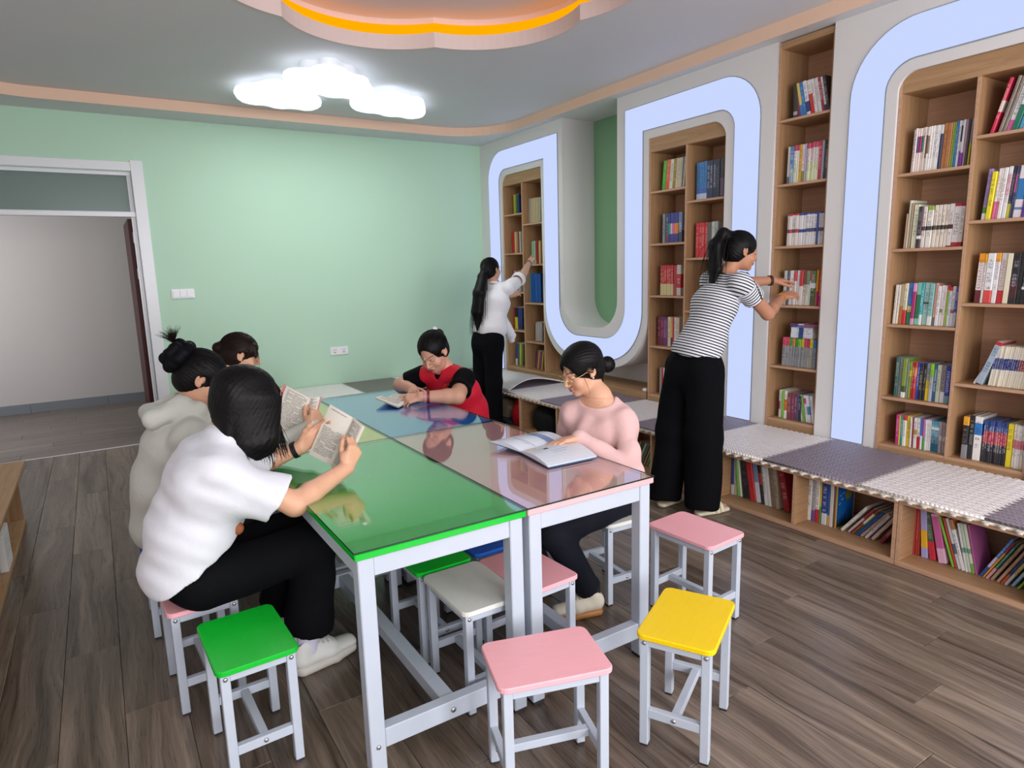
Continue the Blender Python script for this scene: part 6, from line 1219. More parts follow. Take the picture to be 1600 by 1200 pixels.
    for i in range(7): p = tie-R[2]*.03; ps.append(bez(p, p+(.005, 0, -.02), p+(.006*i-.02, .004*i-.01, -.06), p+(.007*i-.02, .005*i-.015, -.10), 6))
    for i in range(30): a = rr.uniform(0, 6.28); c = tie-R[1]*.040-R[2]*.008; e1 = R[0]*math.cos(a)+R[2]*math.sin(a); e2 = nrm(np.cross(e1, R[1])); ps.append([c+(e1*math.cos(t)+(-R[1]*.7+e2*.7)*math.sin(t))*.0385 for t in np.linspace(0, 2.8, 8)])
    strands('loose_strands', ps, .0013, M['hair'], org, hr)
    # gold glasses
    g = m_plain('gold_wire', 'f0d080', .25, .5, metal=.85); b = MB(); o = A3(org)
    for q in (-1, 1):
        c = (q*.033, .104, -.010); ring = [tuple(L(c[0]+.026*math.cos(a), c[1]-.10*abs(.026*math.cos(a)*q)*.9, c[2]+.022*math.sin(a))-o) for a in np.linspace(0, 2*math.pi, 21)]; b.tube(ring, .0010, 6)
        b.tube([tuple(L(q*.058, .098, -.004)-o), tuple(L(q*.077, .05, -.001)-o), tuple(L(q*.080, .0, .002)-o)], .0010, 6)
    b.tube([tuple(L(-.009, .107, -.008)-o), tuple(L(0, .112, -.003)-o), tuple(L(.009, .107, -.008)-o)], .0013, 6)
    gl = b.build('glasses', g, body); b = MB()
    for q in (-1, 1): b.add([tuple(L(q*.033+.024*math.cos(a), .103-.09*abs(.024*math.cos(a)), -.010+.020*math.sin(a))-o) for a in np.linspace(0, 2*math.pi, 17)[:-1]], [tuple(range(16))])
    b.build('lens', M['glass'], gl)
    er = MB().lathe([(.0001, -.004), (.004, -.002), (.004, .002), (.0001, .004)], tuple(L(.082, .002, -.040)-o), 10); er.lathe([(.0001, -.004), (.004, -.002), (.004, .002), (.0001, .004)], tuple(L(-.082, .002, -.040)-o), 10); er.build('earring', m_plain('pearl', 'f2ece4', .15), body)
    nl = MB(); nl.tube([tuple(neck+fw*(.058+.028*math.sin(t))+left*.062*math.cos(t)+(0, 0, .03-.062*math.sin(t))-o) for t in np.linspace(0, math.pi, 13)], .0006, 4); nl.build('necklace', g, body)
person_pink_top()
# magazine lying open in front of her
def page_art(name, base, spots):
    k = NT(name); v = k.coord('UV'); nz = k.noise(v, 14, 3); col = k.mix(k.math('MULTIPLY', nz, .35), lin(base), lin('b9cbe8')); sp = k.n.new('ShaderNodeSeparateXYZ'); k.link(v, sp.inputs[0])
    for (x0, y0, x1, y1, c) in spots:
        m = k.math('MULTIPLY', k.math('MULTIPLY', k.math('GREATER_THAN', sp.outputs[0], x0), k.math('LESS_THAN', sp.outputs[0], x1)), k.math('MULTIPLY', k.math('GREATER_THAN', sp.outputs[1], y0), k.math('LESS_THAN', sp.outputs[1], y1)))
        col = k.mix(m, col, lin(c))
    k.set(col, .25, .5); return k.mat
def magazine():
    ma = page_art('magazine_page_far', 'e2e7ef', [(.03, .19, .19, .24, '7f93bd'), (.05, .10, .17, .104, '889'), (.05, .085, .15, .089, '889')]); mb = page_art('magazine_page_near', 'e6eaf2', [(.014, .018, .040, .075, 'e8c63a'), (.070, .085, .092, .112, '5c6038'), (.076, .090, .086, .106, '2e3424'), (.12, .10, .125, .20, 'a9b4cc'), (.14, .10, .145, .18, 'a9b4cc')])
    z = .7505; sp0, sp1 = A3((1.478, 2.300, z+.012)), A3((1.755, 2.345, z+.012))
    # far page curls up along its outer edge, near page lies flat
    lp = [(1.425, 2.465, z+.030), sp0, sp1, (1.72, 2.535, z+.012)]; rp = [(1.452, 2.058, z+.008), sp0, sp1, (1.700, 2.052, z+.008)]
    def rev(c): return c
    o = open_book('open_magazine', 'open picture magazine with white pages lying on the pink table', [lp[0], sp0, sp1, lp[3]], [rp[0], sp0, sp1, rp[3]], None, .004, (ma, mb), None, m_plain('blue_magazine_cover', '3a6a94', .4), .016)
magazine()

# ===== D: red vest over a black T-shirt
def person_red_vest():
    org = (2.0, 3.86, 0); fw = nrm((-.93, -.36, 0)); left = nrm(np.cross(UPZ, fw))
    pel = A3((2.03, 3.84, .49)); chest = A3((1.93, 3.80, .76)); neck = A3((1.855, 3.775, .925)); shL = A3((1.925, 3.632, .862)); shR = A3((1.775, 3.915, .862))
    H = A3((1.765, 3.728, 1.045)); R = frame((-.70, -.42, -.58), (-.52, -.22, .82))
    elL = A3((1.790, 3.475, .790)); wrL = A3((1.585, 3.555, .800)); elR = A3((1.655, 4.02, .800)); wrR = A3((1.650, 3.835, .805))
    hipL, hipR = A3((2.03, 3.75, .47)), A3((1.99, 3.93, .47)); knL, knR = A3((1.60, 3.62, .47)), A3((1.58, 3.86, .47)); anL, anR = A3((1.70, 3.62, .09)), A3((1.68, 3.88, .09))
    hs, L = head_shapes(H, R, 1.03)
    hs += [U(('e', L(0, .045, -.075), (.060, .045, .040)), .02)]
    hL, _ = hand(wrL, (-.93, .30, -.15), (-.15, -.55, .80), (-.1, .75, .6), curl=(.75, .8, .85, .9), k1=.9, thumb=(.8, .4, -.1), sc=.96)
    hR, _ = hand(wrR, (-.25, -.92, -.16), (-.5, .0, .85), (.9, -.2, .5), curl=(.18, .5, .6, .7), thumb=(.75, .5, -.3), sc=.95)
    skin = seated_core(pel, chest, neck, shL, shR, left)+neck_shapes(neck, H, R, 1.03, .050)+[U(('k', neck+(.02, .01, -.08), neck, (.10, .06), (.06, .05), left), .03)]+hs+arm_shapes(shL, elL, wrL, (.055, .050, .046, .030))+arm_shapes(shR, elR, wrR, (.055, .050, .046, .030))+hL+hR+SK_LEG(hipL, knL, anL, .06, .045, .036)+SK_LEG(hipR, knR, anR, .06, .045, .036)
    body = skinned('person', skin, .009, M['skin'], org, None, [box_at(H, .14), box_at(wrL+(-.07, .01, 0), .09), box_at(wrR+(-.02, -.06, 0), .09)], .0027, face_tone(H, R, 1.03, 'd6a288', lip='b25a58', brow='1d1614'))
    tag(body, 'woman in a red vest over a black T-shirt, bending over a book', 'person')
    bt = m_cloth('black_jersey', '0a0a0d', .8, .25, 9)
    t = [U(('k', chest, neck+(.02, .005, -.05), (.160, .118), (.112, .080), left), .05), U(('c', shL, neck+(.01, 0, -.045), .056, .05), .04), U(('c', shR, neck+(.01, 0, -.045), .056, .05), .04)]
    for sh, el in ((shL, elL), (shR, elR)): a = nrm(el-sh); Ln = np.linalg.norm(el-sh); t += [('group', [U(('c', sh, el, .070, .072), .01), ('plane', sh+a*Ln*.70, a, .004), S(('c', sh+a*Ln*.5, el+a*.1, .056, .056), .006)], .03)]
    t += [S(('e', neck+fw*.035+(0, 0, .03), (.075, .075, .070)), .006), ('noise', .0025, waves(41, [(.5, .3, .8)], 5, (25, 60)))]; skinned('tshirt', t, .006, bt, org, body)
    k = NT('red_vest_cloth'); v = k.coord(); n1 = k.noise(v, 9, 4); wv = k.n.new('ShaderNodeTexWave'); wv.bands_direction = 'Y'; k.link(k.mapping(v, (1, 1, .3), rot=(0, 0, .4)), wv.inputs['Vector']); wv.inputs['Scale'].default_value = 34; wv.inputs['Distortion'].default_value = .6
    k.set(k.mix(n1, lin('c4122c'), lin('d51c38')), .62, .3); k.bump(k.math('ADD', n1, k.math('MULTIPLY', wv.outputs['Fac'], .22)), .35, .012)
    vs = [U(('k', pel+(0, 0, -.03), (2.0, 3.83, .62), (.20, .160), (.185, .150), left), .03), U(('k', (2.0, 3.83, .62), chest, (.185, .150), (.182, .135), left), .04), U(('k', chest, neck+(.025, .01, -.06), (.182, .135), (.125, .088), left), .05), U(('c', shL-left*.022+(0, 0, .010), neck+(.015, 0, -.035), .066, .06), .04), U(('c', shR+left*.022+(0, 0, .010), neck+(.015, 0, -.035), .066, .06), .04),
          S(('e', shL+left*.072+fw*.02+(0, 0, -.035), (.075, .075, .115)), .012), S(('e', shR-left*.072+fw*.02+(0, 0, -.035), (.075, .075, .115)), .012)]
    # V neck opening
    vs += [('plane', pel+(0, 0, -.06), (0, 0, -1), .01), S(('e', neck+(0, 0, .035)-fw*.005, (.068, .068, .062)), .008), S(('k', neck+fw*.12+(0, 0, .03), neck+fw*.16+(0, 0, -.19), (.072, .085), (.006, .06), left), .006), ('noise', .0035, waves(47, [(.5, .3, .8)], 5, (22, 50)))]
    vest = skinned('vest', vs, .0055, k.mat, org, body)
    # yellow heart emblem with an arc of characters above it, on her left chest
    ye = m_plain('gold_print', 'e8b52c', .6); fc = np.array([0.0, 0, 0]); 
    try:
        dep = None; o = A3(org); bm_ = MB()
        me = vest.data; n = len(me.vertices); co = np.empty(n*3, F32); me.vertices.foreach_get('co', co); co = co.reshape(-1, 3)
        f2 = nrm(fw+(0, 0, .25)); lf = left; up2 = nrm(np.cross(f2, -lf)) ; up2 = up2 if up2[2] > 0 else -up2
        ec = (chest-o)+left*.080+A3((0, 0, -.01))
        def surf(u, v_):
            p = ec+lf*u+up2*v_; q = co-p; s = q@f2; r2 = (q**2).sum(1)-s*s; m = (s > 0) & (r2 < .012**2); return p+f2*((s[m].max() if m.any() else .12)+.0012)
        heart = [(16*math.sin(a)**3/16*.021, (13*math.cos(a)-5*math.cos(2*a)-2*math.cos(3*a)-math.cos(4*a))/16*.021) for a in np.linspace(0, 2*math.pi, 29)]
        bm_.tube([tuple(surf(*p)) for p in heart], .0024, 5)
        rr = random.Random(4)
        for i in range(5):
            a = R_(150-30*i); cu_, cv = .040*math.cos(a), .012+.034*math.sin(a)
            for _ in range(3):
                d1, d2 = rr.uniform(-.0045, .0045), rr.uniform(-.0045, .0045); hz = rr.random() < .5
                p1 = (cu_+(-.0045 if hz else d1), cv+(d2 if hz else -.0045)); p2 = (cu_+(.0045 if hz else d1), cv+(d2 if hz else .0045)); bm_.tube([tuple(surf(*p1)), tuple(surf(*p2))], .0009, 4)
        bm_.build('heart_emblem', ye, vest)
    except Exception as ex: print('emblem', ex)
    tr = [U(('e', pel+(0, 0, -.02), (.15, .17, .10)), .03), U(('c', hipL, knL, .09, .07), .04), U(('c', hipR, knR, .09, .07), .04), U(('c', knL, anL, .07, .05), .03), U(('c', knR, anR, .07, .05), .03)]; skinned('trousers', tr+seat_cut(2.02, 3.88), .009, m_cloth('navy_cloth', '15171f', .8), org, body)
    for an in (anL, anR): shoe('shoe', (an[0]+.06, an[1], 0), (an[0]-.19, an[1]-.02, 0), (M['black'], M['rubber'], M['black']), org, body, laces=False)
    cap, L = hair_cap(H, R, 1.03, .006, face=(.080, .092, .122), fc=(0, .112, -.042), nape=-.075)
    tie = L(0, -.098, .035); cap += [U(('e', tie-R[1]*.015+R[2]*.005, (.036, .036, .034)), .015), ('groove', L(0, .03, .02), nrm(tie-L(0, .10, .02)), 40, .0009)]
    hr = skinned('hair', cap, .004, M['hair'], org, body)
    strands('loose_strands', comb(L, (0, -.102, .037), .0065, 130, 52), .0014, M['hair'], org, hr)
    c = MB().lathe([(.012, -.004), (.020, -.004), (.020, .004), (.012, .004)], (0, 0, 0), 16); cl = c.build('hair_clip', M['plastic'], body); p = tie-R[1]*.01+R[2]*.045-A3(org); cl.location = tuple(p); cl.rotation_euler = (1.2, .4, .3)
    ax = wrL-elL; band('bead_bracelet', wrL*.80+elL*.20, ax, .036, .012, .007, m_plain('dark_red_beads', '6a1418', .3, bump=.5, scale=160), org, body); band('bead_bracelet', wrL*.89+elL*.11, ax, .033, .012, .006, m_plain('pink_beads', 'd98a9a', .3, bump=.5, scale=160), org, body)
person_red_vest()
z = .752
open_book('open_book', 'open book on the blue table under the hands of the woman in red', [(1.435, 3.545, z+.010), (1.570, 3.665, z+.016), (1.475, 3.83, z+.016), (1.375, 3.755, z+.040)], [(1.70, 3.70, z+.010), (1.570, 3.665, z+.016), (1.475, 3.83, z+.016), (1.61, 3.90, z+.010)], None, .006, (M['page_b'], M['page_b']), None, m_plain('pale_blue_cover', 'aebfd0', .5), .012, .9, .9)

# ===== B: grey hoodie, scrunchie bun
def person_grey_hoodie():
    org = (.2, 3.12, 0); pel = A3((.175, 3.14, .50)); chest = A3((.225, 3.10, .82)); neck = A3((.290, 3.075, .985)); shL = A3((.30, 3.245, .905)); shR = A3((.265, 2.92, .895)); side = (-.08, 1, 0)
    H = A3((.350, 3.065, 1.115)); R = frame((.80, -.10, -.55), (.55, 0, .82))
    elL = A3((.45, 3.26, .80)); wrL = A3((.565, 3.035, .868)); elR = A3((.475, 2.800, .785)); wrR = A3((.735, 2.838, .868))
    hipL, hipR = A3((.2, 3.22, .48)), A3((.2, 3.05, .48)); knL, knR = A3((.60, 3.25, .50)), A3((.60, 3.02, .50)); anL, anR = A3((.56, 3.27, .09)), A3((.56, 3.03, .09))
    hs, L = head_shapes(H, R, .98)
    hL, _ = hand(wrL, (.78, -.12, .58), (.2, .97, 0), (-.6, .1, .78), curl=(.4, .45, .5, .5), thumb=(.85, .5, -.45), sc=.94)
    hR, _ = hand(wrR, (.40, .12, .84), (.30, -.92, -.05), (-.75, -.2, .5), curl=(.85, .95, 1.0, 1.0), thumb=(.95, .2, -.6), sc=.94)
    skin = seated_core(pel, chest, neck, shL, shR, side)+neck_shapes(neck, H, R, .98, .046)+hs+arm_shapes(shL, elL, wrL)+arm_shapes(shR, elR, wrR)+hL+hR+SK_LEG(hipL, knL, anL, .06, .045, .036)+SK_LEG(hipR, knR, anR, .06, .045, .036)
    body = skinned('person', skin, .009, M['skin'], org, None, [box_at(H, .135), box_at(wrR+(.02, 0, .05), .085), box_at(wrL+(.06, -.02, .04), .085)], .003, face_tone(H, R, .98, 'd3a083'))
    tag(body, 'woman in a light grey hoodie with a black scrunchie bun, reading a pink-edged book', 'person')
    mt = m_cloth('grey_marl', 'c6c8c0', .9, .45, 9, var=.06)
    t = [U(('k', pel+(-.01, 0, -.02), (.185, 3.12, .66), (.205, .155), (.190, .145), side), .03), U(('k', (.185, 3.12, .66), chest, (.190, .145), (.180, .130), side), .04), U(('k', chest, neck+(-.02, 0, -.05), (.180, .130), (.115, .085), side), .05), U(('c', shL, neck+(-.01, 0, -.04), .068, .05), .04), U(('c', shR, neck+(-.01, 0, -.04), .068, .05), .04),
         U(('c', shL, elL, .070, .062), .03), U(('c', shR, elR, .070, .062), .03), U(('c', elL, wrL, .060, .044), .02), U(('c', elR, wrR, .060, .046), .02), U(('c', wrR-(.02, 0, .012), wrR, .050, .047), .01),
         # hood lying on the back
         U(('k', neck+(-.03, 0, .035), neck+(-.145, 0, -.020), (.098, .056), (.112, .040), side), .02), U(('c', neck+(-.150, .075, -.010), neck+(-.150, -.075, -.010), .036, .036), .012), U(('c', neck+(-.150, .075, -.010), neck+(.025, .088, .010), .036, .030), .015), U(('c', neck+(-.150, -.075, -.010), neck+(.025, -.088, .010), .036, .030), .015),
         U(('c', neck+(.025, -.088, .010), neck+(.075, -.05, -.07), .030, .022), .02), U(('c', neck+(.025, .088, .010), neck+(.075, .05, -.07), .030, .022), .02), S(('e', neck+(-.085, 0, .060), (.060, .060, .045)), .012),
         S(('e', neck+(.0, 0, .06), (.064, .066, .085)), .01), ('plane', pel+(0, 0, -.085), (0, 0, -1), .01), ('noise', .0045, waves(61, [(.4, .3, .8), (.8, .1, .4)], 6, (22, 55)))]
    skinned('hoodie', t, .0062, mt, org, body)
    tr = [U(('e', pel+(0, 0, -.03), (.14, .165, .09)), .03), U(('c', hipL, knL, .09, .07), .04), U(('c', hipR, knR, .09, .07), .04), U(('c', knL, anL, .07, .05), .03), U(('c', knR, anR, .07, .05), .03)]; skinned('trousers', tr+seat_cut(0.16, 3.2), .009, m_cloth('beige_cloth', '4a4a4c', .8), org, body)
    for an in (anL, anR): shoe('shoe', (an[0]-.06, an[1], 0), (an[0]+.19, an[1]+.02, 0), (M['plastic'], M['plastic'], M['plastic']), org, body, laces=False)
    cap, L = hair_cap(H, R, .98, .007, face=(.078, .086, .108), fc=(0, .112, -.052), nape=-.085)
    tie = L(0, -.105, .035); cap += [U(('e', tie, (.03, .03, .03)), .02), ('groove', L(0, .03, .02), nrm(tie-L(0, .10, .02)), 42, .0009)]
    hr = skinned('hair', cap, .0042, M['hair'], org, body)
    sc_ = []; back = nrm(tie-L(0, .05, .0)); u = nrm(np.cross(back, R[0])); v = R[0]
    for i in range(11): a = 2*math.pi*i/11; c = tie+back*.016+(u*math.cos(a)+v*math.sin(a))*.056; sc_ += [U(('e', c, (.028, .025, .028)), .008)]
    for i in range(8): a = 2*math.pi*i/8+.3; c = tie+back*.050+(u*math.cos(a)+v*math.sin(a))*.042; sc_ += [U(('e', c, (.027, .024, .027)), .008)]
    skinned('scrunchie', sc_, .004, m_cloth('black_satin', '0b0c11', .55, .3), org, body)
    strands('loose_strands', comb(L, (0, -.109, .036), .0075, 120, 53), .0014, M['hair'], org, hr)
    rr = random.Random(12); ps = []
    for i in range(170): a = rr.uniform(0, 6.28); e = rr.uniform(.2, 1.0); d = nrm(back*(.1+rr.random()*.4)+UPZ*.9+(u*math.cos(a)+v*math.sin(a))*1.0*e); p = tie+back*.035+UPZ*.045; ps.append(bez(p, p+d*.02, p+d*.04+v*rr.uniform(-.008, .008), p+d*rr.uniform(.05, .085)+(rr.uniform(-.015, .012), rr.uniform(-.015, .015), rr.uniform(-.012, .0)), 5))
    strands('bun_tips', ps, .0010, M['hair_brown'], org, hr)
person_grey_hoodie()
open_book('open_book', 'open paperback with pink page edges held by the woman in the grey hoodie', [(.598, 2.985, .878), (.700, 2.890, .842), (.752, 2.865, 1.005), (.676, 2.965, 1.055)], [(.742, 2.850, .875), (.700, 2.890, .842), (.752, 2.865, 1.005), (.782, 2.828, 1.012)], None, .006, (M['page_b'], M['page_b']), None, m_plain('pink_cover', 'd98f92', .5), .005, .92, .92, over=.14)

# ===== C: brown-haired woman at the back
def person_brown_hair():
    org = (.32, 3.98, 0); pel = A3((.30, 4.0, .49)); chest = A3((.41, 3.99, .80)); neck = A3((.545, 3.985, .965)); shL = A3((.54, 4.14, .885)); shR = A3((.51, 3.83, .885)); side = (-.1, 1, 0)
    H = A3((.672, 3.985, 1.105)); R = frame((.92, -.10, -.26), (.28, 0, .95))
    elL = A3((.66, 4.19, .80)); wrL = A3((.82, 4.05, .80)); elR = A3((.64, 3.74, .80)); wrR = A3((.80, 3.86, .80))
    hipL, hipR = A3((.3, 4.08, .47)), A3((.3, 3.91, .47)); knL, knR = A3((.68, 4.08, .48)), A3((.68, 3.9, .48)); anL, anR = A3((.62, 4.08, .09)), A3((.62, 3.9, .09))
    hs, L = head_shapes(H, R, .98)
    hL, _ = hand(wrL, (.9, -.3, .1), (0, 0, 1), (-.2, -.9, .1), curl=(.3, .3, .3, .3), sc=.94); hR, _ = hand(wrR, (.9, .3, .1), (0, 0, 1), (-.2, .9, .1), curl=(.3, .3, .3, .3), sc=.94)
    skin = seated_core(pel, chest, neck, shL, shR, side)+neck_shapes(neck, H, R, .98, .046)+hs+arm_shapes(shL, elL, wrL)+arm_shapes(shR, elR, wrR)+hL+hR+SK_LEG(hipL, knL, anL, .06, .045, .036)+SK_LEG(hipR, knR, anR, .06, .045, .036)
    body = skinned('person', skin, .009, M['skin'], org, None, [box_at(H, .135)], .003, face_tone(H, R, .98, 'd8a688', eye_open=False)); tag(body, 'woman with brown tied-back hair at the yellow table, mostly hidden', 'person')
    t = [U(('k', pel, chest, (.17, .13), (.165, .12), side), .03), U(('k', chest, neck+(-.02, 0, -.05), (.165, .12), (.10, .07), side), .05), U(('c', shL, neck+(-.01, 0, -.04), .06, .05), .04), U(('c', shR, neck+(-.01, 0, -.04), .06, .05), .04), U(('c', shL, elL, .06, .052), .03), U(('c', shR, elR, .06, .052), .03), U(('c', elL, wrL, .05, .036), .02), U(('c', elR, wrR, .05, .036), .02), S(('e', neck+(.03, 0, .05), (.06, .065, .07)), .01), ('noise', .003, waves(71, [(.4, .3, .8)], 5, (25, 55)))]
    skinned('blouse', t, .007, m_cloth('pale_blue_cotton', 'b9c6cf', .85, .3), org, body)
    tr = [U(('e', pel+(0, 0, -.03), (.13, .16, .09)), .03), U(('c', hipL, knL, .08, .065), .04), U(('c', hipR, knR, .08, .065), .04), U(('c', knL, anL, .065, .05), .03), U(('c', knR, anR, .065, .05), .03)]; skinned('trousers', tr+seat_cut(0.27, 3.92), .010, m_cloth('dark_cloth', '202228', .8), org, body)
    for an in (anL, anR): shoe('shoe', (an[0]-.06, an[1], 0), (an[0]+.19, an[1]+.02, 0), (M['black'], M['rubber'], M['black']), org, body, laces=False)
    cap, L = hair_cap(H, R, .98, .007, face=(.077, .086, .100), fc=(0, .114, -.056), nape=-.08)
    tie = L(0, -.105, .01); cap += [U(('e', tie-R[1]*.02, (.032, .032, .032)), .02), U(('c', L(.055, .06, .055), L(.072, .075, .005), .016, .010), .02), U(('c', L(-.055, .06, .055), L(-.072, .075, .005), .016, .010), .02), ('groove', L(0, .03, .02), nrm(tie-L(0, .10, .03)), 42, .0009)]
    hr = skinned('hair', cap, .0042, M['hair_brown'], org, body); ps = comb(L, (0, -.109, .012), .0075, 120, 54)
    for q in (-1, 1):
        for i in range(7): ps.append(bez(L(q*.05, .065, .07), L(q*.078, .075, .05), L(q*.08, .078+.003*i, .01), L(q*.070, .072+.006*i, -.035-.004*i), 6))
    strands('loose_strands', ps, .0015, M['hair_brown'], org, hr)
person_brown_hair()
open_book('open_book', 'open book with white pages in front of the brown-haired woman at the yellow table', [(.72, 3.86, .80), (.74, 3.985, .785), (.87, 3.985, .885), (.85, 3.84, .90)], [(.74, 4.11, .80), (.74, 3.985, .785), (.87, 3.985, .885), (.87, 4.12, .90)][0:4], None, .005, (M['page_b'], M['page_b']), None, m_plain('yellow_cover', 'c9a820', .5), .004, .92, .92)

# ===== F: standing in the striped top
def person_striped_top():
    org = (3.06, 2.78, 0); fw = nrm((.93, -.36, 0)); left = nrm(np.cross(UPZ, fw))
    pel = A3((3.125, 2.80, .93)); waist = A3((3.17, 2.79, 1.07)); chest = A3((3.25, 2.775, 1.29)); neck = A3((3.315, 2.755, 1.475)); shL = A3((3.365, 2.915, 1.425)); shR = A3((3.255, 2.595, 1.425))
    H = A3((3.405, 2.715, 1.612)); R = frame((.89, -.40, -.20), (.22, -.05, .97))
    elL = A3((3.64, 2.90, 1.405)); wrL = A3((3.872, 2.815, 1.418)); elR = A3((3.500, 2.575, 1.225)); wrR = A3((3.870, 2.735, 1.312))
    hipL, hipR = A3((3.10, 2.885, .90)), A3((3.08, 2.70, .90)); knL, knR = A3((3.02, 2.885, .49)), A3((3.06, 2.67, .49)); anL, anR = A3((2.985, 2.905, .085)), A3((3.055, 2.650, .085))
    hs, L = head_shapes(H, R, .99)
    hL, _ = hand(wrL, (.97, -.22, -.02), (-.1, -.25, .95), (0, -.95, -.25), curl=(.16, .2, .24, .28), thumb=(.8, .5, -.2), sc=.95)
    hR, _ = hand(wrR, (.97, -.10, .10), (-.15, -.55, .82), (0, .8, .55), curl=(.16, .2, .24, .28), thumb=(.8, .5, -.2), sc=.95)
    legs = [U(('c', hipL, knL, .07, .05), .02), U(('c', knL, anL, .05, .036), .02), U(('c', hipR, knR, .07, .05), .02), U(('c', knR, anR, .05, .036), .02)]
    skin = [U(('k', pel, chest, (.10, .07), (.11, .07), left), .03), U(('k', chest, neck, (.10, .06), (.05, .045), left), .03), U(('c', shL, neck+(0, 0, -.03), .036, .04), .03), U(('c', shR, neck+(0, 0, -.03), .036, .04), .03)]+neck_shapes(neck+(0, 0, -.02), H, R, .99, .046)+hs+arm_shapes(shL, elL, wrL, (.044, .038, .038, .025))+arm_shapes(shR, elR, wrR, (.044, .040, .039, .025))+hL+hR+legs
    feet = []
    for an, tx in ((anR, (.20, -.03, 0)), (anL, (.19, .02, 0))): t_ = nrm(tx); feet += [U(('c', an+(-.01, 0, -.03), an+(.02, 0, -.035), .030, .032), .02), U(('c', an+A3((0, 0, -.035)), an+t_*.12+A3((0, 0, -.052)), .030, .026), .02), U(('c', an+t_*.12+A3((0, 0, -.052)), an+t_*.165+A3((0, 0, -.055)), .022, .014), .01)]
    body = skinned('person', skin+feet, .008, M['skin'], org, None, [box_at(H, .135), box_at(wrR+(.08, 0, .01), .098), box_at(wrL+(.08, -.02, 0), .098)], .0026, face_tone(H, R, .99, 'b98263', lip='a0564f'))
    tag(body, 'standing woman in a striped top and wide black trousers, straightening books', 'person')
    ax = nrm(neck-pel); o = A3(org)
    k = NT('striped_jersey'); a = k.n.new('ShaderNodeAttribute'); a.attribute_name = 'tone'; sp = k.n.new('ShaderNodeSeparateColor'); k.link(a.outputs['Color'], sp.inputs[0]); v = k.coord()
    n1 = k.noise(v, 9, 4); wob = k.math('ADD', sp.outputs[0], k.math('MULTIPLY', k.math('SUBTRACT', n1, .5), .004))
    st = k.math('LESS_THAN', k.math('FRACT', k.math('DIVIDE', wob, .0175)), .40)
    k.set(k.mix(st, lin('e2e4ea'), lin('24262e')), .85, .2); k.bump(n1, .35, .012)
    t = [U(('k', pel+(.0, 0, .065), waist, (.184, .148), (.158, .124), left), .03), U(('k', waist, chest, (.155, .120), (.168, .120), left), .04), U(('k', chest, neck+(-.015, .005, -.065), (.168, .120), (.105, .072), left), .05), U(('c', shL, neck+(0, 0, -.055), .060, .05), .04), U(('c', shR, neck+(0, 0, -.055), .060, .05), .04)]
    arms = []
    for sh, el in ((shL, elL), (shR, elR)): a_ = nrm(el-sh); e = sh+a_*.165; arms += [('group', [U(('c', sh, e+a_*.03, .064, .070), .01), ('plane', e, a_, .004), S(('c', sh+a_*.10, el, .054, .056), .01)], .025)]
    t += arms+[S(('e', neck+(.012, 0, .020), (.062, .062, .045)), .006), ('plane', pel+(0, 0, .055)+A3((0, 0, 0)), nrm((-.10, .10, -1)), .004), ('noise', .0032, waves(81, [(.3, .2, .9), (.1, .6, .7)], 6, (20, 50)))]
    def stripe(V):
        s = (V-A3(pel))@ax; c = np.zeros((len(V), 3), F32); c[:, 0] = s
        for sh, el in ((shL, elL), (shR, elR)):
            a_ = nrm(el-sh); q = (V-sh)@a_; r = np.linalg.norm(V-sh-q[:, None]*a_, axis=1); m = (q > .055) & (r < .085); c[m, 0] = q[m]
        return c
    top = skinned('striped_top', t, .0056, k.mat, org, body, colf=stripe)
    nk = MB(); 
    pts = [tuple(neck+(.004, 0, .002)+(left*.058*math.cos(a)+fw*.058*math.sin(a))+A3((0, 0, -.018*math.sin(a)-.012))-o) for a in np.linspace(0, 2*math.pi, 25)]; nk.tube(pts, .0065, 6); nk.build('neck_binding', M['black'], top)
    for sh, el in ((shL, elL), (shR, elR)):
        a_ = nrm(el-sh); u = nrm(np.cross(a_, UPZ)); w2 = np.cross(u, a_); b = MB()
        b.tube([tuple(sh+a_*(-.02+.18*q)+(w2*.066*math.cos(.5+1.2*q)+u*.066*math.sin(.5+1.2*q))*(1 if sh is shR else 1)-o) for q in np.linspace(0, 1, 9)], .0045, 6); b.build('sleeve_piping', M['black'], top)
    tr = [U(('k', pel+(.005, 0, .08), pel+(-.01, 0, -.06), (.150, .112), (.178, .138), left), .04), U(('c', hipL+(0, .01, .0), knL, .112, .108), .05), U(('c', hipR+(0, -.01, 0), knR, .112, .112), .05), U(('c', knL, anL+(-.015, 0, -.02), .108, .106), .03), U(('c', knR, anR+(-.02, 0, -.02), .112, .108), .03), ('plane', (0, 0, .058), (0, 0, -1), .004), ('plane', pel+(0, 0, .085), (0, 0, 1), .004), ('noise', .0055, waves(84, [(1, .5, .08), (.4, 1, .05)], 6, (20, 45)))]
    skinned('trousers', tr, .0075, m_cloth('black_drape', '0b0c10', .85, .3, 7), org, body)
    cm = m_plain('cream_slide', 'd8cfb4', .6)
    for an, tx in ((anR, (.98, -.17, 0)), (anL, (.99, .1, 0))):
        d = nrm(tx); Rr = frame(d, UPZ); c = A3((an[0], an[1], 0)); P = lambda y, x, z: c+d*y+Rr[0]*x+A3((0, 0, z))
        s = skinned('slide_sandal', [U(('k', P(-.045, 0, .014), P(.08, 0, .014), (.036, .020), (.046, .020), Rr[0]), .01), U(('k', P(.08, 0, .014), P(.165, 0, .014), (.046, .020), (.038, .018), Rr[0]), .01), ('plane', (0, 0, .001), (0, 0, -1), .001), ('plane', (0, 0, .027), (0, 0, 1), .003)], .004, cm, org, body)
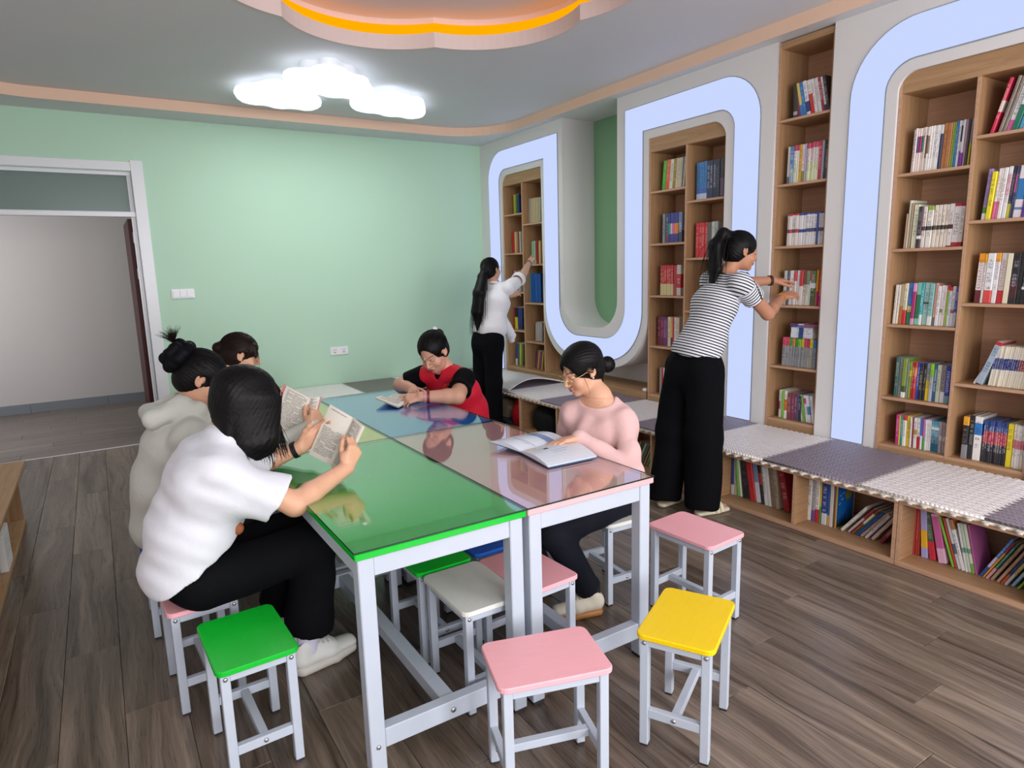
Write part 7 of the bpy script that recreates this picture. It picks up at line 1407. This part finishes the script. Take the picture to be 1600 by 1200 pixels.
        for y in (.070, .105): b = MB(); b.tube([tuple(P(y, .044*math.cos(t), .016+.046*math.sin(t))-o) for t in np.linspace(0, math.pi, 11)], .015, 8); b.build('strap', cm, s)
    cap, L = hair_cap(H, R, .99, .006, face=(.078, .086, .108), fc=(0, .116, -.050), nape=-.08)
    tie = L(0, -.090, .070); cap += [U(('e', tie, (.03, .03, .03)), .03), ('groove', L(0, .03, .02), nrm(tie-L(0, .09, .0)), 44, .0009)]
    p1 = tie-R[1]*.045+R[2]*.012; p2 = p1+A3((-.045, .02, -.07)); p3 = A3((3.245, 2.775, 1.50)); p4 = A3((3.215, 2.77, 1.425))
    cap += [U(('c', tie, p1, .026, .034), .02), U(('k', p1, p2, (.038, .034), (.052, .038), left), .02), U(('k', p2, p3, (.052, .038), (.052, .030), left), .02), U(('k', p3, p4, (.052, .030), (.034, .012), left), .02)]
    hr = skinned('hair', cap, .0038, M['hair'], org, body); rr = random.Random(6); ps = []
    for i in range(120):
        j = np.array([rr.gauss(0, .016), rr.gauss(0, .022), rr.gauss(0, .008)]); ps.append(bez(tie+j*.5, p1+j*1.2+R[2]*.02, p2+j*1.9, A3((3.225, 2.772, 1.44))+j*2.0+A3((0, 0, rr.uniform(-.05, .05))), 9))
    ps += comb(L, (0, -.094, .073), .0065, 110, 55)
    strands('ponytail_strands', ps, .0017, M['hair'], org, hr)
    axl = wrL-elL; band('watch_strap', wrL*.9+elL*.1, axl, .0295, .018, .005, m_plain('brown_leather', '3a1c16', .5), org, body); axr = wrR-elR; band('bangle', wrR*.86+elR*.14, axr, .0305, .005, .004, m_plain('yellow_cord', 'd8921c', .4), org, body)
person_striped_top()

# ===== G: white blouse at the far bookcase
def person_white_blouse():
    org = (3.18, 5.46, 0); fw = nrm((.92, .40, 0)); left = nrm(np.cross(UPZ, fw))
    pel = A3((3.17, 5.44, .90)); waist = A3((3.19, 5.45, 1.03)); chest = A3((3.24, 5.46, 1.24)); neck = A3((3.275, 5.47, 1.405)); shL = A3((3.235, 5.63, 1.355)); shR = A3((3.345, 5.33, 1.365))
    H = A3((3.27, 5.525, 1.545)); R = frame((.92, .36, .12), (-.08, 0, .99))
    elR = A3((3.60, 5.47, 1.475)); wrR = A3((3.862, 5.738, 1.605)); elL = A3((3.47, 5.83, 1.245)); wrL = A3((3.77, 5.90, 1.272))
    hipL, hipR = A3((3.15, 5.53, .87)), A3((3.17, 5.36, .87)); knL, knR = A3((3.13, 5.54, .47)), A3((3.16, 5.35, .47)); anL, anR = A3((3.12, 5.55, .085)), A3((3.14, 5.34, .085))
    hs, L = head_shapes(H, R, .98)
    hR, _ = hand(wrR, (.74, .46, .50), (-.45, -.2, .85), (-.5, .8, .1), curl=(.05, .5, .7, .8), thumb=(.8, .5, -.2), sc=.95)
    hL, _ = hand(wrL, (.88, .35, .25), (-.2, -.75, .6), (0, .3, .9), curl=(.3, .4, .5, .5), thumb=(.8, .5, -.2), sc=.95)
    skin = [U(('k', pel, chest, (.10, .07), (.11, .07), left), .03), U(('k', chest, neck, (.10, .06), (.05, .045), left), .03), U(('c', shL, neck+(0, 0, -.03), .036, .04), .03), U(('c', shR, neck+(0, 0, -.03), .036, .04), .03)]+neck_shapes(neck+(0, 0, -.02), H, R, .98, .045)+hs+arm_shapes(shL, elL, wrL)+arm_shapes(shR, elR, wrR)+hL+hR+[U(('c', hipL, knL, .07, .05), .02), U(('c', knL, anL, .05, .036), .02), U(('c', hipR, knR, .07, .05), .02), U(('c', knR, anR, .05, .036), .02)]
    body = skinned('person', skin, .009, M['skin'], org, None, [box_at(H, .135), box_at(wrR+(.06, .04, .04), .09), box_at(wrL+(.07, .03, .02), .085)], .003, face_tone(H, R, .98, 'd0a085', eye_open=True))
    tag(body, 'standing woman in a white blouse with very long black ponytail, reaching into the far bookcase', 'person')
    bl = m_cloth('white_blouse', 'eceef2', .8, .4, 8, var=.02)
    t = [U(('k', pel+(.01, 0, .08), waist, (.185, .135), (.170, .125), left), .03), U(('k', waist, chest, (.170, .125), (.172, .122), left), .04), U(('k', chest, neck+(-.005, 0, -.06), (.172, .122), (.10, .07), left), .05), U(('c', shL, neck+(0, 0, -.05), .060, .05), .04), U(('c', shR, neck+(0, 0, -.05), .060, .05), .04),
         U(('k', pel+fw*.13-left*.10+(0, 0, .14), pel+fw*.20-left*.13+(0, 0, .0), (.04, .035), (.05, .03), left), .04)]
    for sh, el in ((shL, elL), (shR, elR)): a_ = nrm(el-sh); e = sh+a_*.235; t += [('group', [U(('c', sh, e+a_*.03, .064, .066), .01), U(('c', e-a_*.045, e+a_*.02, .069, .069), .006), ('plane', e, a_, .004), S(('c', sh+a_*.14, el+a_*.1, .052, .052), .01)], .025)]
    t += [S(('e', neck+(.01, 0, .02), (.060, .060, .045)), .006), ('plane', pel+(0, 0, .03), nrm((-.15, .12, -1)), .006), U(('k', pel+fw*.15-left*.11+(0, 0, .10), pel+fw*.20-left*.13+(0, 0, -.05), (.035, .03), (.032, .02), left), .03), ('noise', .0038, waves(91, [(.5, .3, .8), (.8, .4, .3)], 6, (20, 50)))]
    skinned('blouse', t, .0065, bl, org, body)
    co = MB(); o = A3(org); pts = [tuple(neck+(left*.056*math.cos(a)+fw*.056*math.sin(a))+A3((0, 0, .006-.012*math.sin(a)))-o) for a in np.linspace(0, 2*math.pi, 25)]; co.tube(pts, .012, 6); co.build('collar', bl, body)
    tr = [U(('k', pel+(.0, 0, .09), pel+(-.01, 0, -.06), (.150, .115), (.168, .130), left), .04), U(('c', hipL, knL, .100, .085), .05), U(('c', hipR, knR, .100, .085), .05), U(('c', knL, anL, .085, .085), .03), U(('c', knR, anR, .085, .085), .03), ('plane', (0, 0, .05), (0, 0, -1), .004), ('noise', .004, waves(94, [(1, .5, .08), (.4, 1, .05)], 5, (20, 45)))]
    skinned('trousers', tr, .0085, m_cloth('black_trousers', '0c0d11', .85, .3, 7), org, body)
    for an in (anL, anR): shoe('shoe', tuple((an-fw*.06)*A3((1, 1, 0))), tuple((an+fw*.18)*A3((1, 1, 0))), (M['black'], M['rubber'], M['black']), org, body, laces=False)
    cap, L = hair_cap(H, R, .98, .003, face=(.078, .086, .108), fc=(0, .112, -.048), nape=-.085)
    tie = L(0, -.100, .010); cap += [U(('e', tie, (.032, .032, .034)), .03), ('groove', L(0, .03, .02), nrm(tie-L(0, .09, .02)), 44, .0009)]
    p = [tie, tie-R[1]*.035+A3((0, 0, -.06)), A3((3.065, 5.41, 1.33)), A3((3.045, 5.43, 1.15)), A3((3.055, 5.43, .985))]
    for a, b2, r0, r1 in ((0, 1, .034, .050), (1, 2, .050, .064), (2, 3, .064, .058), (3, 4, .058, .024)): cap += [U(('k', p[a], p[b2], (r0, r0*.75), (r1, r1*.75), left), .02)]
    hr = skinned('hair', cap, .0046, M['hair'], org, body); rr = random.Random(16); ps = comb(L, (0, -.104, .012), .0035, 90, 56)
    for i in range(260): j = np.array([rr.gauss(0, .020), rr.gauss(0, .022), 0]); ps.append(bez(tie+j*.4, p[1]+j*1.1, p[3]+j*1.8, A3((3.06, 5.44, .95))+j*2.0+A3((0, 0, rr.uniform(-.06, .10))), 9))
    strands('ponytail_strands', ps, .0019, M['hair'], org, hr)
    band('wrist_watch', wrR*.9+elR*.1, wrR-elR, .029, .016, .006, m_plain('steel_watch', '9aa0a8', .25, metal=.8), org, body)
    b = MB()
    for q in (-1, 1):
        b.tube([tuple(L(q*.033+.024*math.cos(a), .104, -.006+.019*math.sin(a))-o) for a in np.linspace(0, 2*math.pi, 17)], .0016, 5); b.tube([tuple(L(q*.056, .100, .0)-o), tuple(L(q*.078, .0, .002)-o)], .0016, 5)
    b.build('glasses', M['steel'], body)
person_white_blouse()
